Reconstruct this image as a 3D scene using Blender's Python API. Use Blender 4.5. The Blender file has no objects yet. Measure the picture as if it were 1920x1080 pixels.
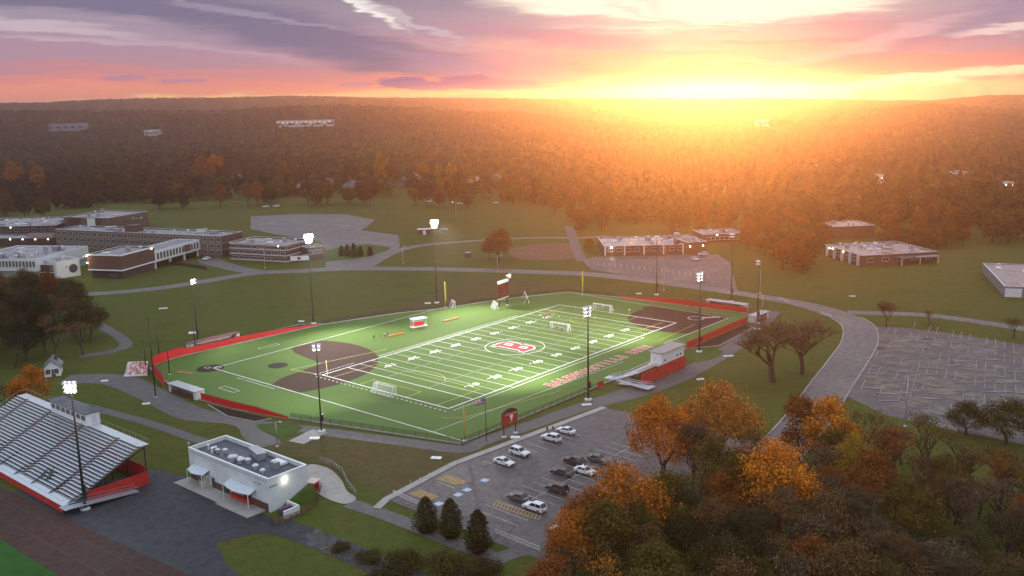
import bpy, bmesh, math, random
import numpy as np
from math import sin, cos, tan, radians, pi, sqrt, atan2, exp, hypot
from mathutils import Vector, Matrix
S = bpy.context.scene
COL = S.collection
rnd = random.Random(7)

# ------------------------------------------------------------------ camera
FPX, CX, CY, CZ, YAW, PIT, ROL = 1770.65, -159.479, -156.191, 75.342, 0.701916, -0.200234, -0.020944
CP = Vector((CX, CY, CZ))
FW = Vector((cos(PIT)*cos(YAW), cos(PIT)*sin(YAW), sin(PIT)))
_R = Vector((sin(YAW), -cos(YAW), 0.0)); _U = _R.cross(FW)
RT = _R*cos(ROL) + _U*sin(ROL)
UP = _U*cos(ROL) - _R*sin(ROL)
def G(u, v, z=0.0):
    """Point at height z seen at pixel (u, v) of the 1920x1080 photograph."""
    d = FW + RT*((u-960)/FPX) + UP*((540-v)/FPX)
    return CP + d*((z-CZ)/d.z)
def PJ(p):
    d = Vector(p)-CP; z = d.dot(FW)
    return 960+FPX*d.dot(RT)/z, 540-FPX*d.dot(UP)/z
def HT(u, v, vt):
    b = G(u, v); lo, hi = 0.0, 90.0
    for _ in range(50):
        m = (lo+hi)/2
        if PJ((b.x, b.y, m))[1] > vt: lo = m
        else: hi = m
    return lo
cam = bpy.data.cameras.new('camera'); co = bpy.data.objects.new('camera', cam); COL.objects.link(co)
cam.sensor_width = 36.0; cam.lens = FPX/1920*36; cam.clip_start = 1; cam.clip_end = 60000
co.matrix_world = Matrix(((RT.x, UP.x, -FW.x, CX), (RT.y, UP.y, -FW.y, CY), (RT.z, UP.z, -FW.z, CZ), (0, 0, 0, 1)))
S.camera = co
S.view_settings.view_transform = 'Standard'; S.view_settings.look = 'None'
S.view_settings.exposure = 0.0; S.view_settings.gamma = 1.0

# ------------------------------------------------------------------ node helpers
class NX:
    """A node socket one can do arithmetic with."""
    def __init__(s, nt, sock): s.nt, s.s = nt, sock
    def _m(s, op, *a, clamp=False):
        n = s.nt.nodes.new('ShaderNodeMath'); n.operation = op; n.use_clamp = clamp
        for i, x in enumerate((s,)+a):
            if isinstance(x, NX): s.nt.links.new(x.s, n.inputs[i])
            else: n.inputs[i].default_value = x
        return NX(s.nt, n.outputs[0])
    def __add__(s, o): return s._m('ADD', o)
    def __radd__(s, o): return s._m('ADD', o)
    def __sub__(s, o): return s._m('SUBTRACT', o)
    def __rsub__(s, o): return (s*-1.0)._m('ADD', o)
    def __mul__(s, o): return s._m('MULTIPLY', o)
    def __rmul__(s, o): return s._m('MULTIPLY', o)
    def __truediv__(s, o): return s._m('DIVIDE', o)
    def f(s, op, *a): return s._m(op, *a)
    def gauss(s, c, w):
        t = (s-c)*(1.0/w); return (t*t*-1.0)._m('EXPONENT')
    def ss(s, a, b, lo=0.0, hi=1.0):
        n = s.nt.nodes.new('ShaderNodeMapRange'); n.interpolation_type = 'SMOOTHSTEP'
        s.nt.links.new(s.s, n.inputs[0])
        for i, x in enumerate((a, b, lo, hi)): n.inputs[i+1].default_value = x
        return NX(s.nt, n.outputs[0])
def n_comb(nt, *a):
    n = nt.nodes.new('ShaderNodeCombineXYZ')
    for i, x in enumerate(a):
        if isinstance(x, NX): nt.links.new(x.s, n.inputs[i])
        else: n.inputs[i].default_value = x
    return NX(nt, n.outputs[0])
def n_noise(nt, vec, scale, detail=4.0, rough=0.55, dist=0.0, out=0):
    n = nt.nodes.new('ShaderNodeTexNoise'); n.inputs['Scale'].default_value = scale
    n.inputs['Detail'].default_value = detail; n.inputs['Roughness'].default_value = rough
    n.inputs['Distortion'].default_value = dist
    if vec is not None: nt.links.new(vec.s, n.inputs['Vector'])
    return NX(nt, n.outputs[out])
def n_mix(nt, f, a, b, mode='MIX'):
    n = nt.nodes.new('ShaderNodeMix'); n.data_type = 'RGBA'; n.blend_type = mode
    for i, x in ((0, f), (6, a), (7, b)):
        if isinstance(x, NX): nt.links.new(x.s, n.inputs[i])
        elif i == 0: n.inputs[0].default_value = x
        else: n.inputs[i].default_value = tuple(x)+(1,)
    return NX(nt, n.outputs[2])
def n_ramp(nt, f, stops):
    n = nt.nodes.new('ShaderNodeValToRGB'); cr = n.color_ramp
    while len(cr.elements) < len(stops): cr.elements.new(0.5)
    for e, (p, c) in zip(cr.elements, stops): e.position = p; e.color = tuple(c)+(1,)
    nt.links.new(f.s, n.inputs[0]); return NX(nt, n.outputs[0])
def n_scale(nt, vec, sx, sy, sz):
    n = nt.nodes.new('ShaderNodeVectorMath'); n.operation = 'MULTIPLY'
    nt.links.new(vec.s, n.inputs[0]); n.inputs[1].default_value = (sx, sy, sz)
    return NX(nt, n.outputs[0])

# ------------------------------------------------------------------ sky, sun
SUN_AZ, SUN_EL = radians(28.7), radians(1.3)
W = bpy.data.worlds.new('World'); S.world = W; W.use_nodes = True
nt = W.node_tree; nt.nodes.clear()
tc = nt.nodes.new('ShaderNodeTexCoord')
sep = nt.nodes.new('ShaderNodeSeparateXYZ'); nt.links.new(tc.outputs['Generated'], sep.inputs[0])
dx, dy, dz = (NX(nt, sep.outputs[i]) for i in range(3))
fwd = dx*cos(SUN_AZ) + dy*sin(SUN_AZ)
lat = dx*sin(SUN_AZ) - dy*cos(SUN_AZ)
X = lat.f('ARCTAN2', fwd)                    # azimuth from the sun, to the right
El = dz.f('ARCSINE')
E0 = El.f('MAXIMUM', 0.0)
# directions in hundredths of the sun's surroundings: SU to the right, SV up
SU = X*1.77; SV = E0*17.7
Q0 = n_comb(nt, SU*3.0, SV*2.2 - SU*.6, 0.0)
w1 = n_noise(nt, Q0, 1.1, 3.0, .55); w2 = n_noise(nt, n_scale(nt, Q0, 1, 1, 1), 2.3, 4.0, .6, out=0)
fan = n_comb(nt, (SU + (w1-.5)*.35)/(SV*.55+.45)*3.4, SV*3.2 + SU*1.6 + (w2-.5)*.9, 4.0)
st = n_noise(nt, n_scale(nt, fan, .38, 1.9, 1), 1.0, 6.0, .58)      # fine streaks that fan out from the sun
wU = SU + (w1-.5)*.16; wV = SV + (w2-.5)*.42 + (st-.5)*.42
fine = n_noise(nt, n_comb(nt, SU*14.0, SV*11.0, 2.0), 1.0, 5.0, .6)
far = n_ramp(nt, wV*(1/1.8), [(0, (.70, .27, .23)), (.10, (.80, .30, .22)), (.20, (.76, .27, .24)), (.33, (.55, .26, .30)), (.5, (.42, .27, .37)), (.75, (.38, .30, .39)), (1, (.26, .23, .32))])
near = n_ramp(nt, wV*(1/1.8), [(0, (.80, .55, .35)), (.10, (.62, .48, .36)), (.23, (.42, .22, .20)), (.40, (.42, .21, .26)), (.6, (.48, .30, .37)), (.8, (1.0, .88, .74)), (1, (1.0, .95, .82))])
sky = n_mix(nt, SU.gauss(.02, .23), far, near)
def blob(sky, u, v, L_, Wd, slope, col, k, edge=.55):
    """A bank of cloud centred where the photograph has it, as a direction."""
    cu, cv = (u-1320)/1000, (180-.021*(u-960)-v)/100
    t = radians(slope); a, b = L_/1000, Wd/100; sl = tan(t)*10.0
    du = wU-cu; dv = (wV-cv) + du*sl
    g = ((du*(1/a))*(du*(1/a)) + (dv*(1/b))*(dv*(1/b)))*-1.0
    g = g.f('EXPONENT') + (fine-.5)*edge*.45 + (st-.5)*(edge*(.18 if abs(slope) > 11 else .9))
    return n_mix(nt, g.ss(.18, .82)*k, sky, col)
DPUR, LIL, CREAM = (.195, .175, .28), (.50, .32, .42), (1.0, .95, .78)
for (u, v, L_, Wd, sl, col, k) in (
    (250, 105, 520, 26, 5, (.44, .28, .36), .6), (1100, 100, 210, 30, 6, (.95, .50, .40), .55), (900, 108, 230, 24, 10, (.60, .36, .42), .6),
    (620, 80, 350, 38, 12, DPUR, .97), (300, 28, 400, 26, 4, DPUR, .97), (860, 128, 170, 18, 13, (.42, .28, .42), .6), (60, 12, 200, 16, 0, (.22, .20, .29), .7),
    (180, 72, 170, 13, 5, (.62, .50, .56), .75), (30, 47, 80, 9, 4, (.80, .72, .66), .75), (430, 100, 220, 9, 8, (.52, .38, .48), .6), (520, 42, 200, 7, 10, (.42, .38, .48), .5),
    (690, 12, 110, 9, 26, (.92, .90, .84), .95), (790, 45, 120, 8, 20, (.62, .56, .62), .6), (1090, 14, 250, 34, 8, CREAM, .95), (1500, 18, 280, 34, -8, CREAM, .95), (1215, 14, 70, 9, 26, (.78, .58, .62), .5), (1330, 78, 220, 20, 0, (.78, .50, .46), .6),
    (1060, 74, 220, 17, 9, (.46, .27, .37), .85), (1540, 98, 210, 16, -6, (.42, .23, .33), .9), (1380, 62, 150, 9, -4, (.50, .34, .42), .6), (1250, 48, 120, 9, 20, (.70, .48, .52), .5), (1180, 112, 160, 10, 2, (.62, .30, .26), .6),
    (1800, 42, 260, 22, -15, (.30, .25, .38), .92), (1620, 84, 170, 14, -13, (.66, .44, .50), .65), (1830, 95, 230, 15, -4, (.48, .30, .38), .8), (1850, 64, 150, 8, -6, (.88, .76, .70), .7), (1680, 122, 330, 13, -4, (.66, .28, .27), .85), (1420, 105, 200, 16, -2, (.80, .42, .34), .6),
    (1640, 153, 420, 11, -4.5, (.95, .85, .55), 1.0), (1760, 170, 300, 6, -3, (.80, .52, .24), .7), (620, 179, 560, 9, -1, (1.0, .62, .26), .8), (180, 168, 200, 8, 0, (.85, .34, .24), .5)):
    sky = blob(sky, u, v, L_, Wd, sl, col, k)
def puff(sky, u, v, L_, Wd, col, k):
    cu, cv = (u-1320)/1000, (180-.021*(u-960)-v)/100
    du, dv = (SU-cu)*(1000/L_), (SV-cv)*(100/Wd)
    g = (du*du+dv*dv)*-1.0
    g = g.f('EXPONENT') + (n_noise(nt, n_comb(nt, SU*40.0, SV*16.0, u*.01), 1.0, 4.0, .6)-.5)*.95
    return n_mix(nt, g.ss(.34, .62)*k, sky, col)
for (u, v, L_, Wd) in ((772, 155, 52, 11), (825, 160, 80, 9), (895, 154, 66, 15), (965, 160, 80, 10), (1040, 165, 75, 7), (1120, 168, 55, 5)): sky = puff(sky, u, v, L_, Wd, (.20, .13, .30) if u < 1000 else (.36, .15, .26), 1.0)
for (u, v, L_, Wd) in ((298, 150, 40, 5), (395, 154, 48, 4), (690, 159, 40, 4)): sky = puff(sky, u, v, L_, Wd, (.46, .24, .36), .8)
sunray = (SU*SU + (SV-.22)*(SV-.22)*.05).f('SQRT')
hot = sunray.gauss(0.0, .17)
# overhead the overcast is a plain pale grey-blue
dome = n_mix(nt, El.ss(.105, .40), sky, (.80, .90, 1.06))
dome = n_mix(nt, El.ss(-.12, -.01), (.05, .045, .04), dome)
skt = nt.nodes.new('ShaderNodeTexSky'); skt.sky_type = 'NISHITA'; skt.sun_disc = False
skt.sun_elevation = SUN_EL; skt.sun_rotation = pi/2 - SUN_AZ
bg1 = nt.nodes.new('ShaderNodeBackground'); nt.links.new(skt.outputs[0], bg1.inputs[0]); bg1.inputs[1].default_value = 0.004
bg2 = nt.nodes.new('ShaderNodeBackground'); nt.links.new(dome.s, bg2.inputs[0])
nt.links.new((hot*.15 + 1.0).s, bg2.inputs[1])
add = nt.nodes.new('ShaderNodeAddShader'); wo = nt.nodes.new('ShaderNodeOutputWorld')
nt.links.new(bg1.outputs[0], add.inputs[0]); nt.links.new(bg2.outputs[0], add.inputs[1]); nt.links.new(add.outputs[0], wo.inputs[0])
sl = bpy.data.lights.new('sun', 'SUN'); sl.energy = 3.2; sl.angle = radians(1.0); sl.color = (1.0, .31, .065)
so = bpy.data.objects.new('sun', sl); COL.objects.link(so)
sd = Vector((cos(SUN_EL)*cos(SUN_AZ), cos(SUN_EL)*sin(SUN_AZ), sin(SUN_EL)))
so.rotation_euler = sd.to_track_quat('Z', 'Y').to_euler()
S.cycles.max_bounces = 5; S.cycles.diffuse_bounces = 2; S.cycles.glossy_bounces = 2; S.cycles.transparent_max_bounces = 16
S.cycles.volume_bounces = 0; S.cycles.use_denoising = True
try: S.cycles.denoiser = 'OPENIMAGEDENOISE'
except Exception: pass

# ------------------------------------------------------------------ materials
MATS = {}
def new_mat(name):
    m = bpy.data.materials.new(name); m.use_nodes = True
    t = m.node_tree; b = t.nodes['Principled BSDF']; return m, t, b
def mat(name, col, rough=.75, var=.18, scale=.6, metallic=0.0, detail=4.0, col2=None, emit=0.0, emcol=None, world=False, stretch=(1, 1, 1), spec=None, rvar=0.0, bump=0.0):
    if name in MATS: return MATS[name]
    m, t, b = new_mat(name)
    if world:
        g = t.nodes.new('ShaderNodeNewGeometry'); vec = NX(t, g.outputs['Position'])
    else:
        g = t.nodes.new('ShaderNodeTexCoord'); vec = NX(t, g.outputs['Object'])
    vec = n_scale(t, vec, *stretch)
    nz = n_noise(t, vec, scale, detail, .6)
    a = tuple(max(0, c*(1-var)) for c in col); z = col2 or tuple(min(1, c*(1+var)) for c in col)
    cc = n_mix(t, nz.ss(.3, .7), a, z)
    t.links.new(cc.s, b.inputs['Base Color'])
    b.inputs['Roughness'].default_value = rough; b.inputs['Metallic'].default_value = metallic
    if spec is not None: b.inputs['Specular IOR Level'].default_value = spec
    if rvar:
        n2 = n_noise(t, vec, scale*2.3, 5.0, .6)
        t.links.new(n2.ss(.35, .65, max(.04, rough-rvar), min(1, rough+rvar)).s, b.inputs['Roughness'])
    if bump:
        bn = t.nodes.new('ShaderNodeBump'); bn.inputs['Strength'].default_value = bump
        t.links.new(n_noise(t, vec, scale*4, 5.0).s, bn.inputs['Height']); t.links.new(bn.outputs[0], b.inputs['Normal'])
    if emit:
        b.inputs['Emission Color'].default_value = tuple(emcol or col)+(1,); b.inputs['Emission Strength'].default_value = emit
    MATS[name] = m; return m

# ------------------------------------------------------------------ objects
def link(name, me, parent=None, loc=None, rz=None):
    o = bpy.data.objects.new(name, me); COL.objects.link(o)
    if parent is not None: o.parent = parent
    if loc is not None: o.location = loc
    if rz is not None: o.rotation_euler = (0, 0, rz)
    return o
def tag(o, label=None, cat=None, group=None, kind=None):
    if label: o['label'] = label
    if cat: o['category'] = cat
    if group: o['group'] = group
    if kind: o['kind'] = kind
    return o
def thing(name, label, cat, loc=(0, 0, 0), rz=0.0, group=None):
    o = link(name, None, None, loc, rz); o.empty_display_size = .5
    return tag(o, label, cat, group)
def copy_tree(o, parent=None, loc=None, rz=None, label=None):
    c = o.copy(); COL.objects.link(c)
    if parent is not None: c.parent = parent
    if loc is not None: c.location = loc
    if rz is not None: c.rotation_euler = (0, 0, rz)
    if label: c['label'] = label
    for ch in list(o.children): copy_tree(ch, c)
    return c
class MB:
    """Collects shapes for ONE mesh object."""
    def __init__(s): s.v, s.f = [], []
    def add(s, vs, fs):
        o = len(s.v); s.v += [tuple(x) for x in vs]; s.f += [tuple(i+o for i in f) for f in fs]; return s
    def box(s, c, d, rz=0.0, ry=0.0, rx=0.0, taper=1.0):
        M = Matrix.Rotation(rz, 3, 'Z') @ Matrix.Rotation(ry, 3, 'Y') @ Matrix.Rotation(rx, 3, 'X')
        vs = []
        for z in (-.5, .5):
            k = taper if z > 0 else 1.0
            for x, y in ((-.5, -.5), (.5, -.5), (.5, .5), (-.5, .5)):
                vs.append(Vector(c) + M @ Vector((x*d[0]*k, y*d[1]*k, z*d[2])))
        return s.add(vs, [(3, 2, 1, 0), (4, 5, 6, 7), (0, 1, 5, 4), (1, 2, 6, 5), (2, 3, 7, 6), (3, 0, 4, 7)])
    def prism(s, poly, z0, z1):
        n = len(poly)
        vs = [(p[0], p[1], z0) for p in poly] + [(p[0], p[1], z1) for p in poly]
        return s.add(vs, [tuple(range(n-1, -1, -1)), tuple(range(n, 2*n))] + [(i, (i+1) % n, n+(i+1) % n, n+i) for i in range(n)])
    def tube(s, p, q, r0, r1=None, n=8, caps=True):
        r1 = r0 if r1 is None else r1
        p, q = Vector(p), Vector(q); d = (q-p).normalized()
        a = d.orthogonal().normalized(); b = d.cross(a); vs = []
        for c, r in ((p, r0), (q, r1)):
            for i in range(n):
                t = 2*pi*i/n; vs.append(c + a*(r*cos(t)) + b*(r*sin(t)))
        fs = [(i, (i+1) % n, n+(i+1) % n, n+i) for i in range(n)]
        if caps: fs += [tuple(range(n-1, -1, -1)), tuple(range(n, 2*n))]
        return s.add(vs, fs)
    def poly(s, pts, r, n=6):
        for a, b in zip(pts[:-1], pts[1:]): s.tube(a, b, r, r, n)
        return s
    def quad(s, *p): return s.add(p, [tuple(range(len(p)))])
    def lathe(s, prof, n=16, c=(0, 0, 0)):
        vs = []; 
        for r, z in prof:
            for i in range(n): vs.append((c[0]+r*cos(2*pi*i/n), c[1]+r*sin(2*pi*i/n), c[2]+z))
        fs = []
        for k in range(len(prof)-1):
            for i in range(n):
                j = (i+1) % n; fs.append((k*n+i, k*n+j, (k+1)*n+j, (k+1)*n+i))
        fs += [tuple(range(n-1, -1, -1)), tuple((len(prof)-1)*n+i for i in range(n))]
        return s.add(vs, fs)
    def wall(s, pts, z0, h, th, closed=False):
        """Upright strip of thickness th along a ground line; h may be one number or one per point."""
        n = len(pts); hs = h if isinstance(h, (list, tuple)) else [h]*n
        L, Rr = [], []
        for i in range(n):
            a = Vector(pts[max(0, i-1)][:2]); b = Vector(pts[min(n-1, i+1)][:2]); t = (b-a).normalized(); nn = Vector((-t.y, t.x))*th/2
            p = Vector(pts[i][:2]); L.append(p+nn); Rr.append(p-nn)
        vs = []
        for i in range(n):
            vs += [(L[i].x, L[i].y, z0), (Rr[i].x, Rr[i].y, z0), (Rr[i].x, Rr[i].y, z0+hs[i]), (L[i].x, L[i].y, z0+hs[i])]
        fs = [(0, 1, 2, 3), tuple(4*(n-1)+k for k in (3, 2, 1, 0))]
        for i in range(n-1):
            o, q = 4*i, 4*i+4
            for k in range(4):
                fs.append((o+k, q+k, q+(k+1) % 4, o+(k+1) % 4))
        return s.add(vs, fs)
    def mesh(s, name, m=None, smooth=False):
        me = bpy.data.meshes.new(name); me.from_pydata(s.v, [], s.f); me.validate()
        bm = bmesh.new(); bm.from_mesh(me); bmesh.ops.recalc_face_normals(bm, faces=bm.faces); bm.to_mesh(me); bm.free()
        if m: me.materials.append(m)
        if smooth: me.polygons.foreach_set('use_smooth', [True]*len(me.polygons))
        return me
    def build(s, name, m=None, parent=None, smooth=False, loc=None, rz=None):
        return link(name, s.mesh(name, m, smooth), parent, loc, rz)
def smooth_line(pts, k=8, closed=False):
    P = [Vector((p[0], p[1])) for p in pts]; n = len(P); out = []
    rng = range(n) if closed else range(n-1)
    for i in rng:
        if closed: a, b, c, d = P[i-1], P[i], P[(i+1) % n], P[(i+2) % n]
        else: a, b, c, d = P[max(0, i-1)], P[i], P[i+1], P[min(n-1, i+2)]
        for j in range(k):
            t = j/k
            out.append(.5*((2*b) + (c-a)*t + (2*a-5*b+4*c-d)*t*t + (3*b-a-3*c+d)*t**3))
    if not closed: out.append(P[-1])
    return out
def px(pts, z=0.0): return [G(u, v, z) for u, v in pts]
LAYER = [0]
def sheet(name, poly, z, m, kind='structure'):
    """A flat sheet of ground cover."""
    bm = bmesh.new(); vs = [bm.verts.new((p[0], p[1], z)) for p in poly]
    es = [bm.edges.new((vs[i], vs[(i+1) % len(vs)])) for i in range(len(vs))]
    bmesh.ops.triangle_fill(bm, use_beauty=True, edges=es)
    for f in bm.faces:
        f.normal_update()
        if f.normal.z < 0: f.normal_flip()
    me = bpy.data.meshes.new(name); bm.to_mesh(me); bm.free(); me.materials.append(m)
    o = link(name, me); o['kind'] = kind; return o
def strip_pts(pts, w):
    L, Rr = [], []; n = len(pts)
    for i in range(n):
        a = Vector(pts[max(0, i-1)][:2]); b = Vector(pts[min(n-1, i+1)][:2]); t = (b-a).normalized(); nn = Vector((-t.y, t.x))
        ww = w[i] if isinstance(w, (list, tuple)) else w
        p = Vector(pts[i][:2]); L.append(p+nn*ww/2); Rr.append(p-nn*ww/2)
    return L, Rr
def ribbon(mb, pts, w, z):
    L, Rr = strip_pts(pts, w)
    for i in range(len(pts)-1):
        mb.quad((Rr[i].x, Rr[i].y, z), (Rr[i+1].x, Rr[i+1].y, z), (L[i+1].x, L[i+1].y, z), (L[i].x, L[i].y, z))
    return mb
def flat_obj(name, mb, m, kind='structure'):
    me = bpy.data.meshes.new(name); me.from_pydata(mb.v, [], mb.f); me.materials.append(m)
    bm = bmesh.new(); bm.from_mesh(me)
    for f in bm.faces:
        f.normal_update()
        if f.normal.z < 0: f.normal_flip()
    bm.to_mesh(me); bm.free()
    o = link(name, me); o['kind'] = kind; return o
def line(mb, a, b, w, z): return ribbon(mb, [Vector(a[:2]), Vector(b[:2])], w, z)
# ------------------------------------------------------------------ terrain
def vnoise(x, y, s):
    xi, yi = np.floor(x), np.floor(y); fx, fy = x-xi, y-yi
    fx = fx*fx*(3-2*fx); fy = fy*fy*(3-2*fy)
    def h(a, b):
        n = np.sin(a*127.1+b*311.7+s*74.7)*43758.5453
        return n-np.floor(n)
    return (h(xi, yi)*(1-fx)+h(xi+1, yi)*fx)*(1-fy)+(h(xi, yi+1)*(1-fx)+h(xi+1, yi+1)*fx)*fy
def sstep(a, b, x):
    t = np.clip((x-a)/(b-a), 0, 1); return t*t*(3-2*t)
# skyline of the photograph -> height of the far ridge by bearing
SKY_U = [-200, 0, 110, 200, 300, 400, 520, 620, 700, 900, 1100, 1400, 1560, 1650, 1750, 1800, 1850, 1920, 2100]
SKY_V = [193, 192, 190, 184, 181, 182, 178, 179, 182, 183, 184, 184, 185, 187, 188, 183, 178, 177, 177]
def bearing(u, v):
    d = FW + RT*((u-960)/FPX) + UP*((540-v)/FPX); return atan2(d.y, d.x), d.z/hypot(d.x, d.y)
_sk = sorted(bearing(u, v) for u, v in zip(SKY_U, SKY_V))
RID_A = np.array([a for a, _ in _sk]); RID_T = np.array([t for _, t in _sk])
_r2 = sorted(bearing(u, v) for u, v in [(1480, 230), (1560, 205), (1620, 199), (1680, 195), (1740, 190), (1790, 193), (1860, 199), (1920, 198), (2050, 200)])
R2_A = np.array([a for a, _ in _r2]); R2_T = np.array([t for _, t in _r2])
_r3 = sorted(bearing(u, v) for u, v in [(-100, 206), (0, 204), (200, 203), (400, 203), (520, 197), (640, 192), (760, 197), (900, 205), (1040, 200), (1200, 204)])
R3_A = np.array([a for a, _ in _r3]); R3_T = np.array([t for _, t in _r3])
def terrain(x, y):
    x = np.asarray(x, float); y = np.asarray(y, float)
    dxx, dyy = x-CX, y-CY; r = np.hypot(dxx, dyy); a = np.arctan2(dyy, dxx)
    h = (vnoise(x/420, y/420, 1)-.5)*13*sstep(800, 1500, r)*(1-.3*sstep(1800,2600,r)) + (vnoise(x/1400, y/1400, 2)-.5)*22*sstep(1300, 3000, r)
    far = np.minimum(np.interp(a, RID_A, RID_T)*2900 + CZ - 8, 84.0)
    k = sstep(2450, 2900, r)*(1-.8*sstep(3000, 3600, r)); h = h*(1-k) + far*k
    z2 = np.interp(a, R2_A, R2_T)*2150 + CZ - 10
    k2 = np.exp(-((r-2150)/300)**2)*sstep(R2_A[-1]+.02, R2_A[-3], a)
    h = h*(1-k2) + np.maximum(h, z2)*k2
    z3 = np.interp(a, R3_A, R3_T)*2000 + CZ - 9
    k3 = np.exp(-((r-2000)/240)**2)*sstep(R3_A[0]-.03, R3_A[2], a)
    h = h*(1-k3) + np.maximum(h, z3)*k3
    return h
A_MID = YAW; A_HALF = 0.80
def grass_mat(name, c1, c2, c3, s=1.0, rough=.95):
    m, t, b = new_mat(name)
    g = t.nodes.new('ShaderNodeNewGeometry'); p = NX(t, g.outputs['Position'])
    n1 = n_noise(t, p, .022*s, 6, .66); n2 = n_noise(t, p, .13*s, 6, .7); n3 = n_noise(t, p, 2.2, 4, .7)
    c = n_mix(t, n1.ss(.40, .62), c1, c2); c = n_mix(t, n2.ss(.46, .66)*.75, c, c3); n4 = n_noise(t, p, .055*s, 5, .7); c = n_mix(t, n4.ss(.52, .68)*.6, c, tuple(x*.62 for x in c1))
    n5 = n_noise(t, p, .5, 5, .7); c = n_mix(t, n5.ss(.42, .66)*.5, c, tuple(x*.55 for x in c2)); c = n_mix(t, n3.ss(.3, .8)*.45, c, tuple(x*.45 for x in c1))
    t.links.new(c.s, b.inputs['Base Color']); b.inputs['Roughness'].default_value = rough
    b.inputs['Specular IOR Level'].default_value = .15
    bn = t.nodes.new('ShaderNodeBump'); bn.inputs['Strength'].default_value = .5; bn.inputs['Distance'].default_value = .2
    t.links.new(n3.s, bn.inputs['Height']); t.links.new(bn.outputs[0], b.inputs['Normal'])
    return m
M_GRASS = grass_mat('lawn_grass', (.072, .104, .014), (.094, .102, .018), (.122, .096, .026))
M_DRY = grass_mat('dry_grass', (.115, .085, .030), (.090, .088, .026), (.140, .095, .040), 2.0)
M_VERGE = grass_mat('green_verge', (.060, .120, .020), (.075, .120, .022), (.10, .11, .03), 2.0)
M_FOREST = grass_mat('leaf_litter', (.050, .042, .020), (.040, .040, .018), (.070, .050, .024))
M_TRACKFIELD = grass_mat('track_infield_grass', (.030, .100, .018), (.035, .115, .020), (.050, .100, .025), 2.0)
def asphalt_mat(name, c, rough=.5, rv=.2, light=1.5, s=1.0, crack=.0, spec=.4):
    m, t, b = new_mat(name)
    g = t.nodes.new('ShaderNodeNewGeometry'); p = NX(t, g.outputs['Position'])
    n1 = n_noise(t, p, .06*s, 5, .65); n2 = n_noise(t, n_scale(t, p, 1, 1, 1), .6*s, 5, .65); n3 = n_noise(t, p, 9.0, 2)
    k = tuple(x*light for x in c)
    col = n_mix(t, n1.ss(.35, .68), c, k); col = n_mix(t, n2.ss(.45, .7)*.5, col, tuple(x*.6 for x in c))
    col = n_mix(t, n3.ss(.4, .7)*.3, col, tuple(x*1.3 for x in k))
    if crack:
        v = t.nodes.new('ShaderNodeTexVoronoi'); v.feature = 'DISTANCE_TO_EDGE'; v.inputs['Scale'].default_value = .16
        wv = n_noise(t, p, .5, 3, .6, out=1)
        vm = t.nodes.new('ShaderNodeVectorMath'); vm.operation = 'ADD'; t.links.new(p.s, vm.inputs[0]); t.links.new(wv.s, vm.inputs[1])
        t.links.new(vm.outputs[0], v.inputs['Vector'])
        ck = NX(t, v.outputs['Distance']).ss(.035, .0)
        col = n_mix(t, ck*crack, col, tuple(x*.3 for x in c))
    t.links.new(col.s, b.inputs['Base Color'])
    t.links.new((n1*.6+n2*.4).ss(.35, .65, max(.06, rough-rv), min(1, rough+rv)).s, b.inputs['Roughness'])
    b.inputs['Specular IOR Level'].default_value = spec
    return m
M_ASPH = asphalt_mat('road_asphalt', (.092, .084, .082), .55, .18)
M_DARKASPH = asphalt_mat('dark_wet_asphalt', (.026, .028, .033), .62, .16, 1.6, spec=.25)
M_LOT = asphalt_mat('lot_asphalt', (.072, .062, .063), .58, .16, 1.5, crack=.5)
M_PATH = asphalt_mat('path_asphalt', (.085, .078, .076), .75, .12)
M_CONC = asphalt_mat('concrete', (.30, .28, .26), .75, .1, 1.25)
M_WHITE = mat('white_line_paint', (.80, .80, .78), .6, .08, 3, world=True)
M_YELLOW = mat('yellow_line_paint', (.62, .56, .08), .6, .1, 3, world=True)
M_DULLWHITE = mat('worn_white_paint', (.46, .45, .42), .6, .35, 1.2, world=True)
M_DULLYELLOW = mat('worn_yellow_paint', (.50, .30, .06), .6, .3, 1.2, world=True)

# the school grounds: one flat sheet, then rolling wooded land to the horizon
def polar(name, r0, r1, nr, na, m, amid, ahalf, dz=0.0, full=False):
    rs = [r0*(r1/r0)**(i/nr) if r0 > 0 else r1*i/nr for i in range(nr+1)]
    vs, fs = [], []
    R = np.array(rs)[:, None]; An = (amid-ahalf+2*ahalf*np.arange(na+1)/na)[None, :]
    Xs = CX+R*np.cos(An); Ys = CY+R*np.sin(An); Z = terrain(Xs, Ys)+dz
    vs = np.stack([Xs, Ys, Z], -1).reshape(-1, 3)
    n = na+1
    i, j = np.meshgrid(np.arange(nr), np.arange(na), indexing='ij'); o = (i*n+j).ravel()
    fs = np.stack([o, o+n, o+n+1, o+1], -1)
    me = bpy.data.meshes.new(name); me.from_pydata(vs.tolist(), [], fs.tolist()); me.materials.append(m)
    bm = bmesh.new(); bm.from_mesh(me); bmesh.ops.recalc_face_normals(bm, faces=bm.faces)
    if sum(f.normal.z for f in list(bm.faces)[:50]) < 0: bmesh.ops.reverse_faces(bm, faces=bm.faces)
    bm.to_mesh(me); bm.free(); me.polygons.foreach_set('use_smooth', [True]*len(me.polygons))
    o = link(name, me); o['kind'] = 'structure'; return o
gb = MB(); gb.quad(*[(CX+1000*cos(pi/24+2*pi*i/24), CY+1000*sin(pi/24+2*pi*i/24), 0) for i in range(24)])
ground = flat_obj('ground', gb, M_GRASS)
polar('hills', 985, 3900, 80, 170, M_FOREST, A_MID, .72, -0.35)

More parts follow.
